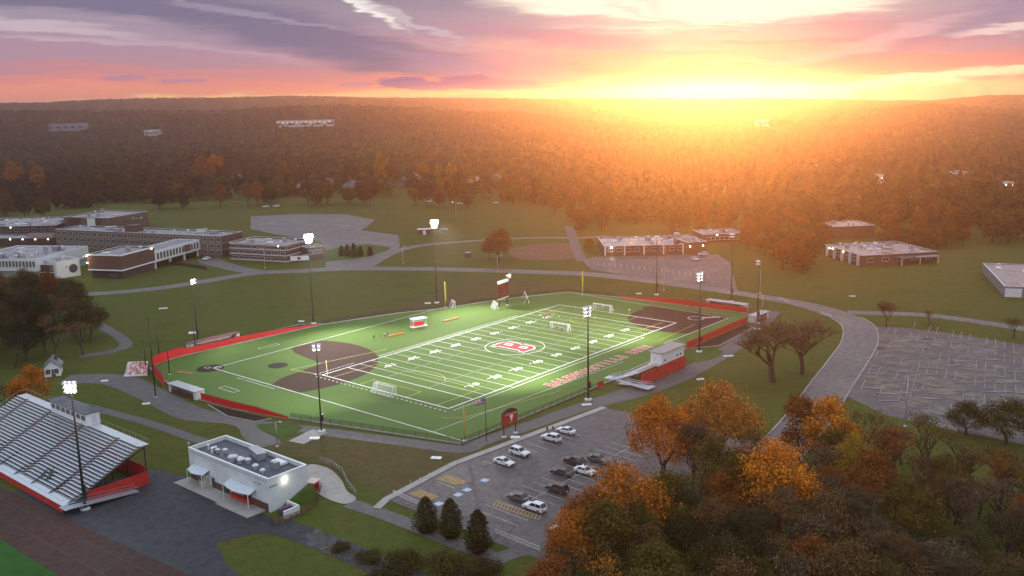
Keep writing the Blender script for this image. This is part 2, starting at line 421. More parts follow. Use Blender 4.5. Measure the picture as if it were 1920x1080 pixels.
# ------------------------------------------------------------------ roads and paths
def road(name, pts, w, z, m, world=False, k=8, kind='structure'):
    P_ = pts if world else px(pts)
    L_ = smooth_line(P_, k)
    if isinstance(w, (list, tuple)):
        w = [w[min(len(w)-1, i//k)]*(1-(i % k)/k) + w[min(len(w)-1, i//k+1)]*((i % k)/k) for i in range(len(L_))]
    return flat_obj(name, ribbon(MB(), L_, w, z), m, kind), L_
loop, LOOP = road('loop_road', [(60, 556), (115, 553), (207, 549), (300, 540), (363, 531), (433, 519), (493, 511), (567, 508), (640, 504), (760, 504), (880, 506), (1000, 510), (1100, 514), (1200, 524), (1290, 536), (1400, 552), (1493, 568), (1560, 586), (1606, 608), (1612, 640), (1588, 680), (1558, 722), (1530, 765), (1490, 815), (1430, 880)],
                  [8, 8, 8, 8, 8, 8, 9, 10, 10, 9, 9, 9, 9, 9, 8, 7.5, 8, 9.5, 10, 10, 10, 10, 10, 10, 10], .04, M_ASPH)
kb = MB(); 
for s_ in (-1, 1):
    seg = LOOP[18*8-4:]
    L_, R_ = strip_pts(seg, 10.3); kb.wall(L_ if s_ > 0 else R_, 0, .14, .35)
flat_obj('kerb', kb, M_CONC)
road('branch_road', [(1590, 586), (1660, 588), (1747, 592), (1850, 606), (1925, 618), (2040, 640)], 6.0, .05, M_ASPH)
road('school_drive', [(493, 512), (450, 505), (418, 497), (395, 490), (392, 484)], [9, 9, 10, 11, 11], .05, M_ASPH)
road('bus_lane', [(660, 506), (705, 487), (745, 470), (800, 459), (900, 451), (1000, 446), (1092, 446), (1140, 442)], [8, 8, 7, 6, 5, 5, 5, 5], .05, M_ASPH)
road('back_lane', [(1092, 490), (1078, 460), (1072, 440), (1066, 424)], 5.0, .055, M_PATH)
sheet('school_parking_lot', px([(470, 406), (560, 401), (650, 402), (703, 412), (690, 424), (676, 432), (747, 441), (750, 462), (735, 478), (700, 500), (610, 504), (612, 470), (600, 452), (520, 440), (470, 430)]), .03, M_ASPH)
sheet('lawn_island', px([(604, 472), (640, 463), (690, 458), (733, 464), (726, 470), (690, 481), (640, 488), (606, 492)]), .07, M_VERGE)
sheet('middle_school_parking_lot', px([(1090, 488), (1112, 482), (1260, 478), (1345, 477), (1368, 492), (1376, 520), (1384, 546), (1280, 531), (1180, 517), (1108, 505)]), .06, M_LOT)
sheet('big_parking_lot', px([(1640, 612), (1700, 615), (1800, 628), (1925, 648), (2120, 690), (2150, 900), (1940, 838), (1760, 802), (1660, 778), (1585, 742), (1612, 690), (1640, 640)]), .03, M_LOT)
sheet('dry_verge', smooth_line(px([(600, 604), (660, 592), (740, 574), (800, 556), (850, 537), (900, 522), (980, 528), (1060, 535), (1200, 541), (1290, 551), (1400, 567), (1440, 580), (1400, 590), (1250, 549), (1100, 543), (1000, 550), (840, 574), (720, 594), (612, 611)]), 5, True), .02, M_DRY)
sheet('dry_bank', px([(490, 840), (620, 815), (700, 826), (866, 842), (930, 815), (1100, 755), (1140, 765), (1000, 820), (845, 875), (735, 930), (660, 905), (600, 870)]), .02, M_DRY)
LOTP = [(-46, -28.2), (-25, -26.4), (23.5, -31.0), (25, -50), (24, -74), (-30, -74), (-47, -68)]
sheet('staff_parking_lot', LOTP, .05, M_LOT)
# concrete walk with a kerb along the top of the lot
KW = [Vector((-50, -29.2)), Vector((-46, -27.6)), Vector((-25, -25.6)), Vector((23.8, -30.2))]
flat_obj('pavement', MB().wall(KW, 0, .15, 1.7), M_CONC)
road('fence_path', [(465, 792), (520, 800), (580, 806), (640, 814), (750, 828), (862, 842), (905, 828), (1000, 796), (1090, 764), (1180, 738), (1260, 712), (1340, 672), (1400, 632), (1435, 600), (1450, 584)], [4, 4, 4.5, 4.5, 4.5, 4.5, 4.5, 4.5, 5, 8, 7, 6, 6, 5, 5], .045, M_PATH)
road('stand_path', [(170, 764), (275, 792), (380, 828), (430, 846)], 3.0, .03, M_PATH)
road('bank_path', [(555, 830), (600, 808)], 4.5, .055, M_CONC)
road('side_path', [(505, 836), (480, 815), (470, 798), (440, 786), (360, 776), (290, 742), (215, 712), (120, 712)], [6, 6, 6, 7, 8, 8, 9, 9], .035, M_PATH)
road('wood_path', [(180, 606), (222, 630), (236, 648), (205, 660), (150, 668)], 4.0, .03, M_PATH)
sheet('grass_oval', smooth_line(px([(482, 797), (520, 794), (566, 800), (560, 808), (528, 820), (492, 808)]), 6, True), .06, M_VERGE)
sheet('grass_oval', smooth_line(px([(1286, 656), (1340, 655), (1356, 662), (1330, 676), (1300, 678), (1278, 668)]), 6, True), .06, M_VERGE)
sheet('service_yard', px([(-60, 930), (190, 905), (292, 878), (345, 893), (540, 985), (565, 1002), (480, 1000), (405, 1018), (425, 1060), (520, 1120), (330, 1120), (-60, 960)]), .03, M_DARKASPH)
road('service_path', [(520, 985), (600, 1014), (680, 1046), (790, 1095)], 5.5, .032, M_DARKASPH)
road('lower_path', [(655, 944), (720, 965), (790, 992), (840, 1012), (935, 1050)], 3.6, .05, M_PATH)
road('lower_path', [(860, 1085), (930, 1050), (985, 1032), (1035, 1036)], 3.6, .055, M_PATH)
sheet('plaza', smooth_line(px([(578, 872), (615, 878), (640, 900), (650, 920), (668, 935), (644, 945), (600, 928), (575, 900)]), 5, True), .06, M_CONC)
M_TRACK = asphalt_mat('running_track', (.048, .024, .019), .75, .15, 1.35, spec=.2)
# the running track: a straight band along the stand, lane lines on it
TE = [(-89.8, 100), (-89.6, 40), (-88.0, 8), (-85.5, -30), (-84, -90)]
TI = [(-100.2, 100), (-100.0, 40), (-99.6, 8), (-99.0, -30), (-98, -90)]
sheet('running_track', TE+TI[::-1], .04, M_TRACK)
sheet('track_infield', TI+[(-150, -90), (-150, 100)], .05, M_TRACKFIELD)
tl = MB()
for k in (2, 5):
    f = k/8
    ribbon(tl, [Vector((a[0]*(1-f)+b[0]*f, a[1])) for a, b in zip(TE, TI)], .045, .055)
flat_obj('track_lane_lines', tl, mat('faded_lane_paint', (.13, .10, .09), .7, .4, .6, world=True))

# ------------------------------------------------------------------ the turf field and everything marked on it
def turf_mat(name, c, c2):
    m, t, b = new_mat(name)
    g = t.nodes.new('ShaderNodeNewGeometry'); p = NX(t, g.outputs['Position'])
    n1 = n_noise(t, p, .05, 4, .6); n3 = n_noise(t, p, 3.0, 3, .7)
    col = n_mix(t, n1.ss(.3, .7), c, c2); col = n_mix(t, n3.ss(.35, .75)*.35, col, tuple(x*.5 for x in c))
    t.links.new(col.s, b.inputs['Base Color']); b.inputs['Roughness'].default_value = .9; b.inputs['Specular IOR Level'].default_value = .2
    return m
M_TURF = turf_mat('green_turf', (.090, .160, .034), (.102, .174, .040))
M_LITTURF = turf_mat('lamplit_green_turf', (.090, .170, .030), (.100, .185, .036))  # turf green with the floodlit brightness mixed into its colour
M_CLAY = turf_mat('brown_turf', (.058, .029, .021), (.068, .034, .024))
M_CLAYD = turf_mat('dark_brown_turf', (.030, .022, .016), (.036, .026, .018))
FIELD = [(-15.8, -19), (36, -19.3), (80, -19), (124, -18.8), (135.4, -15), (134.2, 12), (132.8, 38), (129.5, 60), (112, 69), (97, 75), (80.4, 80), (66, 88), (38, 97), (5.7, 98.4), (-12, 99.6), (-20, 99), (-25.6, 95.2), (-29, 84.5), (-33.6, 61), (-32.3, 43), (-28.1, 26)]
sheet('turf_field', FIELD, .08, M_TURF)
kf = MB().wall([Vector(p) for p in FIELD+FIELD[:1]], 0, .28, .35)
flat_obj('field_kerb', kf, M_CONC)
# baseball diamond (home plate in the far left corner, foul lines along +x and -y)
HX, HY = -14.5, 80.1; MX, MY = HX+13.0, HY-13.0
def arc(cx, cy, r, a0, a1, n=40): return [Vector((cx+r*cos(a0+(a1-a0)*i/n), cy+r*sin(a0+(a1-a0)*i/n))) for i in range(n+1)]
def ang_at(val, axis, r=29.0):
    return val
a1 = math.asin((HY-.15-MY)/29.0); a0 = -pi/2-math.asin((HX+.15-MX)/-29.0)
a0 = -pi + math.acos((HX+.15-MX)/-29.0) if False else atan2(-sqrt(29**2-(HX+.15-MX)**2), HX+.15-MX)
outer = arc(MX, MY, 29.0, a0, a1, 48)
inner = [Vector((HX+27.4+1.5, HY-.15)), Vector((HX+27.4-2, HY-4))] + arc(HX+25.0, HY-25.0, 2.2, radians(40), radians(-130), 10) + [Vector((HX+4, HY-27.4+2)), Vector((HX+.15, HY-27.4-1.5))]
inner = [Vector((HX+27.4, HY-.15)), Vector((HX+24.4, HY-6)), Vector((HX+21.8, HY-21.8)), Vector((HX+6, HY-24.4)), Vector((HX+.15, HY-27.4))]
sheet('infield_clay', outer + inner, .10, M_CLAY)
sheet('infield_lit_patch', [Vector((HX+24.4, HY-6)), Vector((HX+21.8, HY-21.8)), Vector((HX+6, HY-24.4)), Vector((HX+9, HY-19)), Vector((HX+19, HY-9))], .095, M_LITTURF)  # pool of lamp light near second base, painted as brighter turf
sheet('mound', arc(MX, MY, 2.9, 0, 2*pi, 24)[:-1], .12, M_CLAYD)
sheet('home_plate_circle', arc(HX-.6, HY+.6, 3.9, 0, 2*pi, 24)[:-1], .11, M_CLAYD)
# softball infield in the opposite corner
QX, QY = 126.0, -10.9
sc = [Vector((QX+2.5, QY))] + [Vector((QX+2.5, QY+30))] + arc(QX-13.1, QY+1+9, 18.3+4, radians(52), radians(205), 40) + [Vector((QX-22, QY))]
sheet('softball_clay', [p for p in [Vector((QX+2.0, QY+.1)), Vector((QX+2.0, QY+31)), Vector((QX-2, QY+33))] + arc(QX-8.6, QY+10.5, 20.5, radians(80), radians(206), 40) + [Vector((QX-27, QY+.1))]], .10, M_CLAY)
wl = MB(); z = .13
def wline(a, b, w=.2): line(wl, Vector(a), Vector(b), w, z)
wline((HX, HY), (84, 81.2), .26); wline((HX, HY), (-14.2, -18.6), .26)
wline((QX, QY), (129.4, 56), .22); wline((QX, QY), (84, -10.6), .22)
def ring(mb, cx, cy, r, w, z, n=48):
    ribbon(mb, arc(cx, cy, r, 0, 2*pi, n), w, z)
ring(wl, 119.3, -2.0, 2.6, .25, z)
for (bx, by) in ((HX-1.3, HY+.9), (HX+.7, HY-1.3)):            # batter's boxes
    for q in range(4):
        pts = [(bx, by), (bx+1.2, by), (bx+1.2, by+1.8), (bx, by+1.8)]; wline(pts[q], pts[(q+1) % 4], .15)
def rect_lines(x0, y0, x1, y1, w=.15):
    wline((x0, y0), (x1, y0), w); wline((x1, y0), (x1, y1), w); wline((x1, y1), (x0, y1), w); wline((x0, y1), (x0, y0), w)
rect_lines(-24.5, 55, -22.6, 62, .16); rect_lines(6.5, 86.5, 13.5, 88.4, .16)
wline((-16, 66), (-16, 52.7-4), .15)
# football
yd = .9144; FWID = 53.333*yd; FL = 120*yd
wline((0, 0), (FL, 0), .36); wline((0, FWID), (FL, FWID), .36); wline((0, 0), (0, FWID), .36); wline((FL, 0), (FL, FWID), .36)
for k in range(10, 111, 5):
    x = k*yd; wline((x, .2), (x, FWID-.2), .30 if k in (10, 110) else .17)
wline((25*yd, -1.9), (95*yd, -1.9), .2); wline((25*yd, -1.9), (25*yd, 0), .16); wline((95*yd, -1.9), (95*yd, 0), .16)
wline((25*yd, FWID+2.0), (95*yd, FWID+2.0), .2); wline((25*yd, FWID+2), (25*yd, FWID), .16); wline((95*yd, FWID+2), (95*yd, FWID), .16)
wline((25*yd, FWID+.9), (95*yd, FWID+.9), .14)
for k in range(0, 30):                                          # dashes outside the border
    x = -1.6+k*.92; y = k*1.7
    if y < 52: wline((-1.9, y-1), (-1.9, y-.35), .3)
    if k*.92 < 26: wline((k*.92, -2.0), (k*.92+.4, -2.0), .35)
    if k*.92 < 14: wline((k*.92-1, FWID+2.0), (k*.92-.6, FWID+2.0), .35)
for k in range(11, 110):                                        # hash marks
    for hy in (FWID/3, 2*FWID/3): wline((k*yd, hy-.3), (k*yd, hy+.3), .12)
ring(wl, 60*yd, FWID/2, 9.15, .26, z, 64)
wline((-14.2, -8.5), (60, -8.5-3.2), .12)
flat_obj('field_lines', wl, M_WHITE)
yl = MB(); z = .125
def yline(a, b, w=.16): line(yl, Vector(a), Vector(b), w, z)
for s_, x0 in ((1, 0.0), (-1, FL)):                             # soccer markings in yellow
    for hw, d in ((20.16, 16.5), (9.16, 5.5)):
        yline((x0, FWID/2-hw), (x0+s_*d, FWID/2-hw)); yline((x0, FWID/2+hw), (x0+s_*d, FWID/2+hw)); yline((x0+s_*d, FWID/2-hw), (x0+s_*d, FWID/2+hw))
    t0 = 0.92
    ribbon(yl, arc(x0+s_*11, FWID/2, 9.15, (-t0 if s_ > 0 else pi-t0), (t0 if s_ > 0 else pi+t0), 16), .16, z)
yline((HX+25, HY-20), (HX+15, HY-33)); 
sq = [(-2.6, 49.8), (-2.6, 61), (19, 53.5)]
yline((-2.0, 60.5), (30, 54.5), .2); yline((-2.0, 60.5), (0, 48.5), .2)
yline((FL+2, -6), (FL-24, -7.5), .12); yline((-6, -3.5), (-3, -7.5), .12); yline((-3, -7.5), (28, -13.5), .12)
flat_obj('soccer_lines', yl, M_YELLOW)

# lettering laid on the turf
def text_mesh(txt, size, extr=0.0, off=0.0, sx=1.0, align='CENTER'):
    cu = bpy.data.curves.new('t', 'FONT'); cu.body = txt; cu.size = size; cu.extrude = extr; cu.offset = off
    cu.align_x = align; cu.align_y = 'CENTER'; cu.resolution_u = 3
    o = bpy.data.objects.new('t', cu); COL.objects.link(o)
    bpy.context.view_layer.update()
    me = bpy.data.meshes.new_from_object(o.evaluated_get(bpy.context.evaluated_depsgraph_get()))
    bpy.data.objects.remove(o); bpy.data.curves.remove(cu)
    if sx != 1.0:
        for v in me.vertices: v.co.x *= sx
    return me
def join_meshes(name, items, m):
    """items: (mesh, x, y, z, rot)"""
    bm = bmesh.new()
    for me, x, y, zz, r in items:
        b2 = bmesh.new(); b2.from_mesh(me); b2.transform(Matrix.Translation((x, y, zz)) @ Matrix.Rotation(r, 4, 'Z'))
        t_ = bpy.data.meshes.new('t'); b2.to_mesh(t_); b2.free(); bm.from_mesh(t_); bpy.data.meshes.remove(t_)
    me = bpy.data.meshes.new(name); bm.to_mesh(me); bm.free(); me.materials.append(m)
    return link(name, me)
nums = []
for k in range(20, 101, 10):
    n = str(min(k-10, 110-k)); x = k*yd
    for yy, r in ((8.2, 0), (FWID-8.2, pi)):
        s_ = 1 if r == 0 else -1
        for ch, dx_ in ((n[0], -1.05), (n[1], 1.05)):
            nums.append((text_mesh(ch, 2.9, 0, .09, 1.05), x+s_*dx_, yy, .135, r))
nm = join_meshes('yard_numbers', nums, M_WHITE); nm['kind'] = 'structure'
ar = MB()
for k in range(20, 101, 10):
    if k == 60: continue
    s_ = -1 if k < 60 else 1
    for yy in (8.8, FWID-8.8): ar.quad((k*yd+s_*2.3, yy-.35, .135), (k*yd+s_*3.2, yy, .135), (k*yd+s_*2.3, yy+.35, .135))
flat_obj('yard_arrows', ar, M_WHITE)
M_RED = mat('red_turf_paint', (.46, .022, .030), .7, .12, 2, world=True)
# the block letter B at midfield: stem to the near left, bowls to the right
def blockB(w, h, t, grow=0.0):
    g = grow; c = w*.26
    outer = [(-w/2-g, -h/2-g), (w/2-c+g*.4, -h/2-g), (w/2+g, -h/2+c-g*.4), (w/2+g, -c*.45-g*.2), (w/2-c*.45+g, 0), (w/2+g, c*.45+g*.2), (w/2+g, h/2-c+g*.4), (w/2-c+g*.4, h/2+g), (-w/2-g, h/2+g), (-w/2-g, h/2-t*.7), (-w/2+t*.35-g, h/2-t*.95), (-w/2+t*.35-g, -h/2+t*.95), (-w/2-g, -h/2+t*.7)]
    return outer
bx, by = 60*yd, FWID/2
sheet('midfield_letter_outline', [(bx+x, by+y) for x, y in blockB(6.6, 12.4, 2.2, .55)], .150, M_WHITE)
sheet('midfield_letter', [(bx+x, by+y) for x, y in blockB(6.6, 12.4, 2.2)], .165, M_RED)
for s_ in (-1, 1):
    hole = [(-.5, -1.5), (1.0, -1.5), (1.7, -.8), (1.7, .8), (1.0, 1.5), (-.5, 1.5)]
    sheet('midfield_letter_counter', [(bx+.1+x*1.05, by+s_*2.95+y*.95) for x, y in hole], .180, M_WHITE)
    sheet('midfield_letter_counter', [(bx+.3+x*.45, by+s_*2.95+y*.45) for x, y in hole], .195, M_TURF)
# the team name along the near touchline
W_TXT, TX0, TX1 = 'BALDWINSVILLE BEES', 29.0, 79.8
pitch = (TX1-TX0)/len(W_TXT); it_r, it_w = [], []
for i, ch in enumerate(W_TXT):
    if ch == ' ': continue
    x = TX0+pitch*(i+.5); y = -8.6+.15*(i/len(W_TXT))
    it_w.append((text_mesh(ch, 4.6, 0, .34, .80), x, y, .135, 0)); it_r.append((text_mesh(ch, 4.6, 0, .06, .80), x, y, .150, 0))
M_PINK = mat('pale_turf_paint', (.66, .50, .44), .7, .1, 2, world=True)
o = join_meshes('team_name_outline', it_w, M_PINK); o['kind'] = 'structure'
o = join_meshes('team_name', it_r, M_RED); o['kind'] = 'structure'
o = join_meshes('foul_ground_script', [(text_mesh('BEES', 2.0, 0, .05, 1.4), -21.8, 83.0, .135, -pi/2+.3)], mat('orange_turf_paint', (.52, .16, .07), .7, .1, 2, world=True)); o['kind'] = 'structure'
o = join_meshes('softball_script', [(text_mesh('BEES', 2.2, 0, .08, 1.3), 123.4, -5.8, .135, -.75)], M_PINK); o['kind'] = 'structure'
# red-brown gear pads on the far touchline
# parking bay lines
dl = MB(); 
for i in range(17):
    x = -39.5+i*2.75+ (0.0); y0 = -29.2 - max(0, (x+25))*.095
    if 3 < i < 7 or i < 2: continue
    line(dl, (x, y0, 0), (x-.3, y0-5.2, 0), .13, .075)
for i in range(17):
    x = -39+i*2.75; line(dl, (x, -44.5, 0), (x-.4, -55, 0), .13, .075)
line(dl, (-30, -49.8, 0), (14, -49.8, 0), .13, .075)
def stalls(mb, pts, n, L_, w=.16, z=.06, rows=1):
    a, b = px(pts); d = (b-a); t_ = d.normalized(); nn = Vector((-t_.y, t_.x, 0))
    for i in range(n+1):
        p = a+d*(i/n); line(mb, p-nn*L_, p+nn*L_, w, z)
    
a_ = G(1600, 700); 
bl = MB()
dv = (G(1650, 632)-G(1600, 738)).normalized(); rv_ = (G(1760, 770)-G(1610, 726)).normalized()
for r in range(6):
    b0 = G(1618, 722)+dv*(r*15.5)
    for i in range(26):
        p = b0+rv_*(i*2.75)
        if rnd.random() < .22: continue
        line(bl, p-dv*4.8, p+dv*4.8, .11, .055)
flat_obj('big_lot_bay_lines', bl, mat('faded_bay_paint', (.40, .385, .35), .6, .4, .8, world=True))
for i in range(20):
    p = G(1120+i*11, 497+i*1.35); line(dl, p, p+Vector((9, 5.5, 0)), .14, .075)
for r in range(3):
    for i in range(26):
        p = G(486+i*8.0, 412+r*9); line(dl, p, p+Vector((6, 4.5, 0)), .14, .055)
flat_obj('parking_bay_lines', dl, M_DULLWHITE)
yb = MB()
def hatch(x0, x1, y0, y1, n):
    for i in range(n+1):
        y = y0+(y1-y0)*i/n; line(yb, (x0, y, 0), (x1, y-.5, 0), .22, .078)
    line(yb, (x0, y0, 0), (x0, y1, 0), .15, .08); line(yb, (x1, y0, 0), (x1, y1, 0), .15, .08)
hatch(-33.0, -30.4, -28.5, -33.6, 12); hatch(-41.4, -39.0, -29.2, -34.2, 12)
c1_, c2_ = G(925, 948), G(1009, 975)
for i in range(14):
    p = c1_+(c2_-c1_)*(i/13); q = p+Vector((1.5, .6, 0)); line(yb, p, q, .18, .078)
line(yb, c1_, c2_, .15, .08); line(yb, c1_+Vector((1.5, .6, 0)), c2_+Vector((1.5, .6, 0)), .15, .08)
flat_obj('yellow_bay_markings', yb, M_DULLYELLOW)
bm_ = MB()
for (u, v) in ((909, 901), (876, 919), (859, 928), (823, 945)):
    p = G(u, v); bm_.quad(*[(p.x+sx*.75, p.y+sy*.75, .08) for sx, sy in ((-1, -1), (1, -1), (1, 1), (-1, 1))])
flat_obj('blue_bay_markings', bm_, mat('blue_white_paint', (.42, .48, .66), .6, .2, 2, world=True))
# wet patches, then worn patches with wet sheen put into their tan colour
pm = mat('puddle_water', (.06, .055, .055), .07, .1, .5, world=True)
wm_ = mat('worn_sheen_asphalt', (.125, .105, .080), .55, .35, .4, world=True)
def patches(name, m, n, z, l0, l1, w0, w1, seed):
    r = random.Random(seed); pb = MB()
    for i in range(n):
        u = r.uniform(1600, 1925); v = 620 + (u-1610)*.115 + r.random()**1.2*(128+(u-1610)*.12)
        if u < 1640-(v-640)*.3+8: continue
        p = G(u, v); L_ = r.uniform(l0, l1); w_ = r.uniform(w0, w1); aa = YAW-pi/2-.25+r.uniform(-.25, .25); n_ = 16; ph = r.random()*6; ph2 = r.random()*6
        pb.quad(*[(p.x+L_*cos(2*pi*k/n_)*(1+.25*sin(3*k*.8+ph))*cos(aa)-w_*sin(2*pi*k/n_)*(1+.35*sin(k*1.7+ph2))*sin(aa), p.y+L_*cos(2*pi*k/n_)*(1+.25*sin(3*k*.8+ph))*sin(aa)+w_*sin(2*pi*k/n_)*(1+.35*sin(k*1.7+ph2))*cos(aa), z+.0004*i) for k in range(n_)])
    return flat_obj(name, pb, m)
patches('worn_sheen_patches', wm_, 190, .034, 1.0, 3.8, .5, 1.8, 5)
patches('puddles', pm, 70, .100, .8, 4.2, .25, .8, 6)
# ------------------------------------------------------------------ object materials
M_BLACK = mat('black_metal', (.022, .023, .026), .45, .2, 2)
M_POLE = mat('dark_pole_steel', (.040, .038, .036), .5, .2, 2)
M_GALV = mat('galvanised_steel', (.42, .43, .45), .42, .15, 2, metallic=.6)
M_ALU = mat('bleacher_aluminium', (.60, .63, .68), .38, .10, 3, metallic=.35)
M_ALUD = mat('weathered_aluminium', (.34, .36, .40), .5, .15, 3, metallic=.3)
M_WPAINT = mat('white_painted_metal', (.80, .80, .80), .45, .06, 2)
M_REDPAD = mat('red_padding', (.66, .022, .022), .55, .12, 1.5)
M_REDFENCE = mat('red_windscreen', (.54, .034, .022), .8, .22, .8)
M_YELLOWPOLE = mat('yellow_pole_paint', (.50, .38, .07), .5, .08, 2)
M_LAMP = mat('lit_floodlight_lens', (1, 1, .97), .3, 0, 1, emit=42.0, emcol=(1.0, .98, .94))
M_LAMPD = mat('lit_lens_seen_askew', (1, 1, .97), .3, 0, 1, emit=9.0, emcol=(1.0, .98, .94))
M_VISOR = mat('white_visor', (.85, .85, .85), .5, .05, 2)
M_WALLLAMP = mat('lit_wall_lamp', (1, .9, .7), .3, 0, 1, emit=14.0, emcol=(1.0, .90, .70))
M_WARMLAMP = mat('lit_warm_lamp', (1, .8, .5), .3, 0, 1, emit=14.0, emcol=(1.0, .78, .45))
M_FOOT = mat('concrete_footing', (.62, .60, .57), .8, .12, 2)
M_NET = None
def net_mat(name, col, a, rough=.8):
    m, t, b = new_mat(name)
    g = t.nodes.new('ShaderNodeTexCoord'); p = NX(t, g.outputs['Object'])
    nz = n_noise(t, p, 2.0, 3)
    cc = n_mix(t, nz, tuple(c*.8 for c in col), tuple(min(1, c*1.15) for c in col)); t.links.new(cc.s, b.inputs['Base Color'])
    b.inputs['Roughness'].default_value = rough
    tr = t.nodes.new('ShaderNodeBsdfTransparent'); mx = t.nodes.new('ShaderNodeMixShader'); mx.inputs[0].default_value = a
    t.links.new(tr.outputs[0], mx.inputs[1]); t.links.new(b.outputs[0], mx.inputs[2])
    t.links.new(mx.outputs[0], t.nodes['Material Output'].inputs[0]); return m
M_NETW = net_mat('white_netting', (.75, .75, .74), .30)
M_CHAIN = net_mat('black_chain_link', (.03, .03, .03), .16)

# ------------------------------------------------------------------ floodlight poles
FIELD_C = Vector((52, 24, 0))
LENS = [0]
def light_pole(base, h, label, aim, arms=3, per=3, w=3.6, lit='bright', spot=0.0, group='stadium floodlight poles', r=.30, spacing=.95, slim=False):
    t = thing('stadium_light_pole', label, 'light pole', (base.x, base.y, 0), 0, group)
    a = atan2(aim.y-base.y, aim.x-base.x)-pi/2      # local +y looks at the aim
    MB().tube((0, 0, 0), (0, 0, h), r, r*.42, 10).build('pole', M_POLE, t, True)
    MB().lathe([(.95, 0), (.95, .32), (.80, .42), (.40, .46)], 14).build('footing', M_FOOT, t)
    MB().box((0, -.36, h*.17), (.7, .4, 1.6), a).box((0, 0, h*.17), (.5, .5, .4), a).build('control_box', M_BLACK, t)
    pit = -radians(24)
    Mz = Matrix.Rotation(a, 4, 'Z')
    for k in range(arms):
        zz = h-.2-k*spacing; ww = w*((1, 1.05, .72, .55) if arms == 4 else (1, .92, .84))[k]
        MB().box((0, .12, 0), (ww, .14, .14)).build('crossarm', M_GALV if not slim else M_BLACK, t, loc=(0, 0, zz), rz=a)
        for i in range(per):
            x = (i-(per-1)/2)*ww/per*1.02
            q = link('floodlight', FL_ME, t, Mz @ Vector((x, .45, zz+.18)), None)
            q.rotation_euler = (pit, 0, a)
            lens = link('lens', FL_LENS if lit == 'bright' else (FL_LENS2 if lit == 'askew' else FL_LENS0), q)
    if spot:
        sp = bpy.data.lights.new('floodlight_beam', 'SPOT'); sp.energy = spot; sp.spot_size = radians(88 if lit == 'bright' else 100); sp.spot_blend = 1.0
        sp.shadow_soft_size = 1.2; sp.color = (1.0, .98, .90)
        so_ = bpy.data.objects.new('floodlight_beam', sp); COL.objects.link(so_); so_.parent = t
        pos = Mz @ Vector((0, 1.6, h-1.0)); so_.location = pos
        d = Vector((aim.x, aim.y, 0))-Vector((base.x, base.y, 0))-pos
        so_.rotation_euler = (-d).to_track_quat('Z', 'Y').to_euler()
    return t
fb = MB()
fb.box((0, 0, .10), (.86, .78, .10), 0, 0).box((0, -.30, -.12), (.80, .16, .46)).box((-.41, .05, -.02), (.05, .66, .22)).box((.41, .05, -.02), (.05, .66, .22))
FL_ME = fb.mesh('floodlight', M_VISOR)
lb = MB().lathe([(.36, 0), (.36, .10), (.24, .20)], 12)
for i, v in enumerate(lb.v): lb.v[i] = (v[0], v[2]-.20, v[1]-.18)
FL_LENS = lb.mesh('lens', M_LAMP); FL_LENS2 = lb.mesh('lens', M_LAMPD); FL_LENS0 = lb.mesh('lens', mat('dark_lens', (.08, .08, .09), .2, .1, 2))
SPOT = 330000.0
light_pole(G(588, 607), 31.0, 'tall black floodlight pole blazing white behind the red wall at far left of the field', Vector((26, 56, 0)), 4, 4, 3.3, 'bright', SPOT*.62, spacing=.8)
light_pole(G(819, 568), 31.2, 'tall black floodlight pole blazing white beside the yellow foul pole near the scoreboard', Vector((74, 46, 0)), 4, 4, 3.1, 'bright', SPOT*.75, spacing=.8)
light_pole(G(603, 810), 20.9, 'slim black floodlight pole on the near path corner, seen against the brown infield', Vector((4, 62, 0)), 2, 2, 2.2, 'askew', SPOT*.16, r=.22)
light_pole(G(1103, 750), 24.0, 'black floodlight pole in front of the team lettering on the near side of the field', Vector((40, 48, 0)), 3, 3, 2.8, 'askew', SPOT*.66)
light_pole(G(1311, 660), 23.8, 'black floodlight pole standing on the grass oval behind the red fence', Vector((90, 46, 0)), 3, 3, 2.8, 'askew', SPOT*.56)
light_pole(G(160, 955), 25.2, 'black floodlight pole in front of the aluminium grandstand', G(60, 1060), 3, 3, 2.3, 'askew', SPOT*.02, r=.30, spacing=.8)
light_pole(G(371, 642), 20.5, 'black floodlight pole behind the long red and white dugout at the far left', Vector((8, 70, 0)), 2, 2, 2.0, 'askew', SPOT*.10, r=.22)
light_pole(G(1231, 553), 22.5, 'dark floodlight pole with unlit head behind the far right red wall', FIELD_C, 2, 2, 2.2, 'off', 0, r=.24)
light_pole(G(1371, 566), 25.0, 'dark floodlight pole with unlit head beside the white dugout at the right corner', FIELD_C, 2, 2, 2.2, 'off', 0, r=.24)
light_pole(G(1420, 607), 21.0, 'dark floodlight pole standing on the path beyond the right end of the red fence', FIELD_C, 2, 2, 1.8, 'off', 0, r=.24)
# netting poles behind the backstop
for (u, v, vt, lab) in ((275, 700, 640, 'black netting pole at the outer left corner of the backstop'), (292, 745, 597, 'tallest black netting pole, in front of the red backstop wall'), (300, 678, 617, 'black netting pole behind the red backstop wall'), (318, 702, 640, 'black netting pole on the turf side of the backstop'), (367, 660, 593, 'black netting pole at the left end of the far dugout')):
    b = G(u, v); h = HT(u, v, vt); t = thing('netting_pole', lab, 'pole', (b.x, b.y, 0), 0, 'netting poles around the backstop')
    MB().tube((0, 0, 0), (0, 0, h), .17, .13, 8).build('shaft', M_BLACK, t, True)
    MB().lathe([(.4, 0), (.4, .12), (.2, .2)], 10).build('footing', M_FOOT, t); MB().lathe([(.18, 0), (.2, .12), (.05, .25)], 8, (0, 0, h)).build('cap', M_BLACK, t)
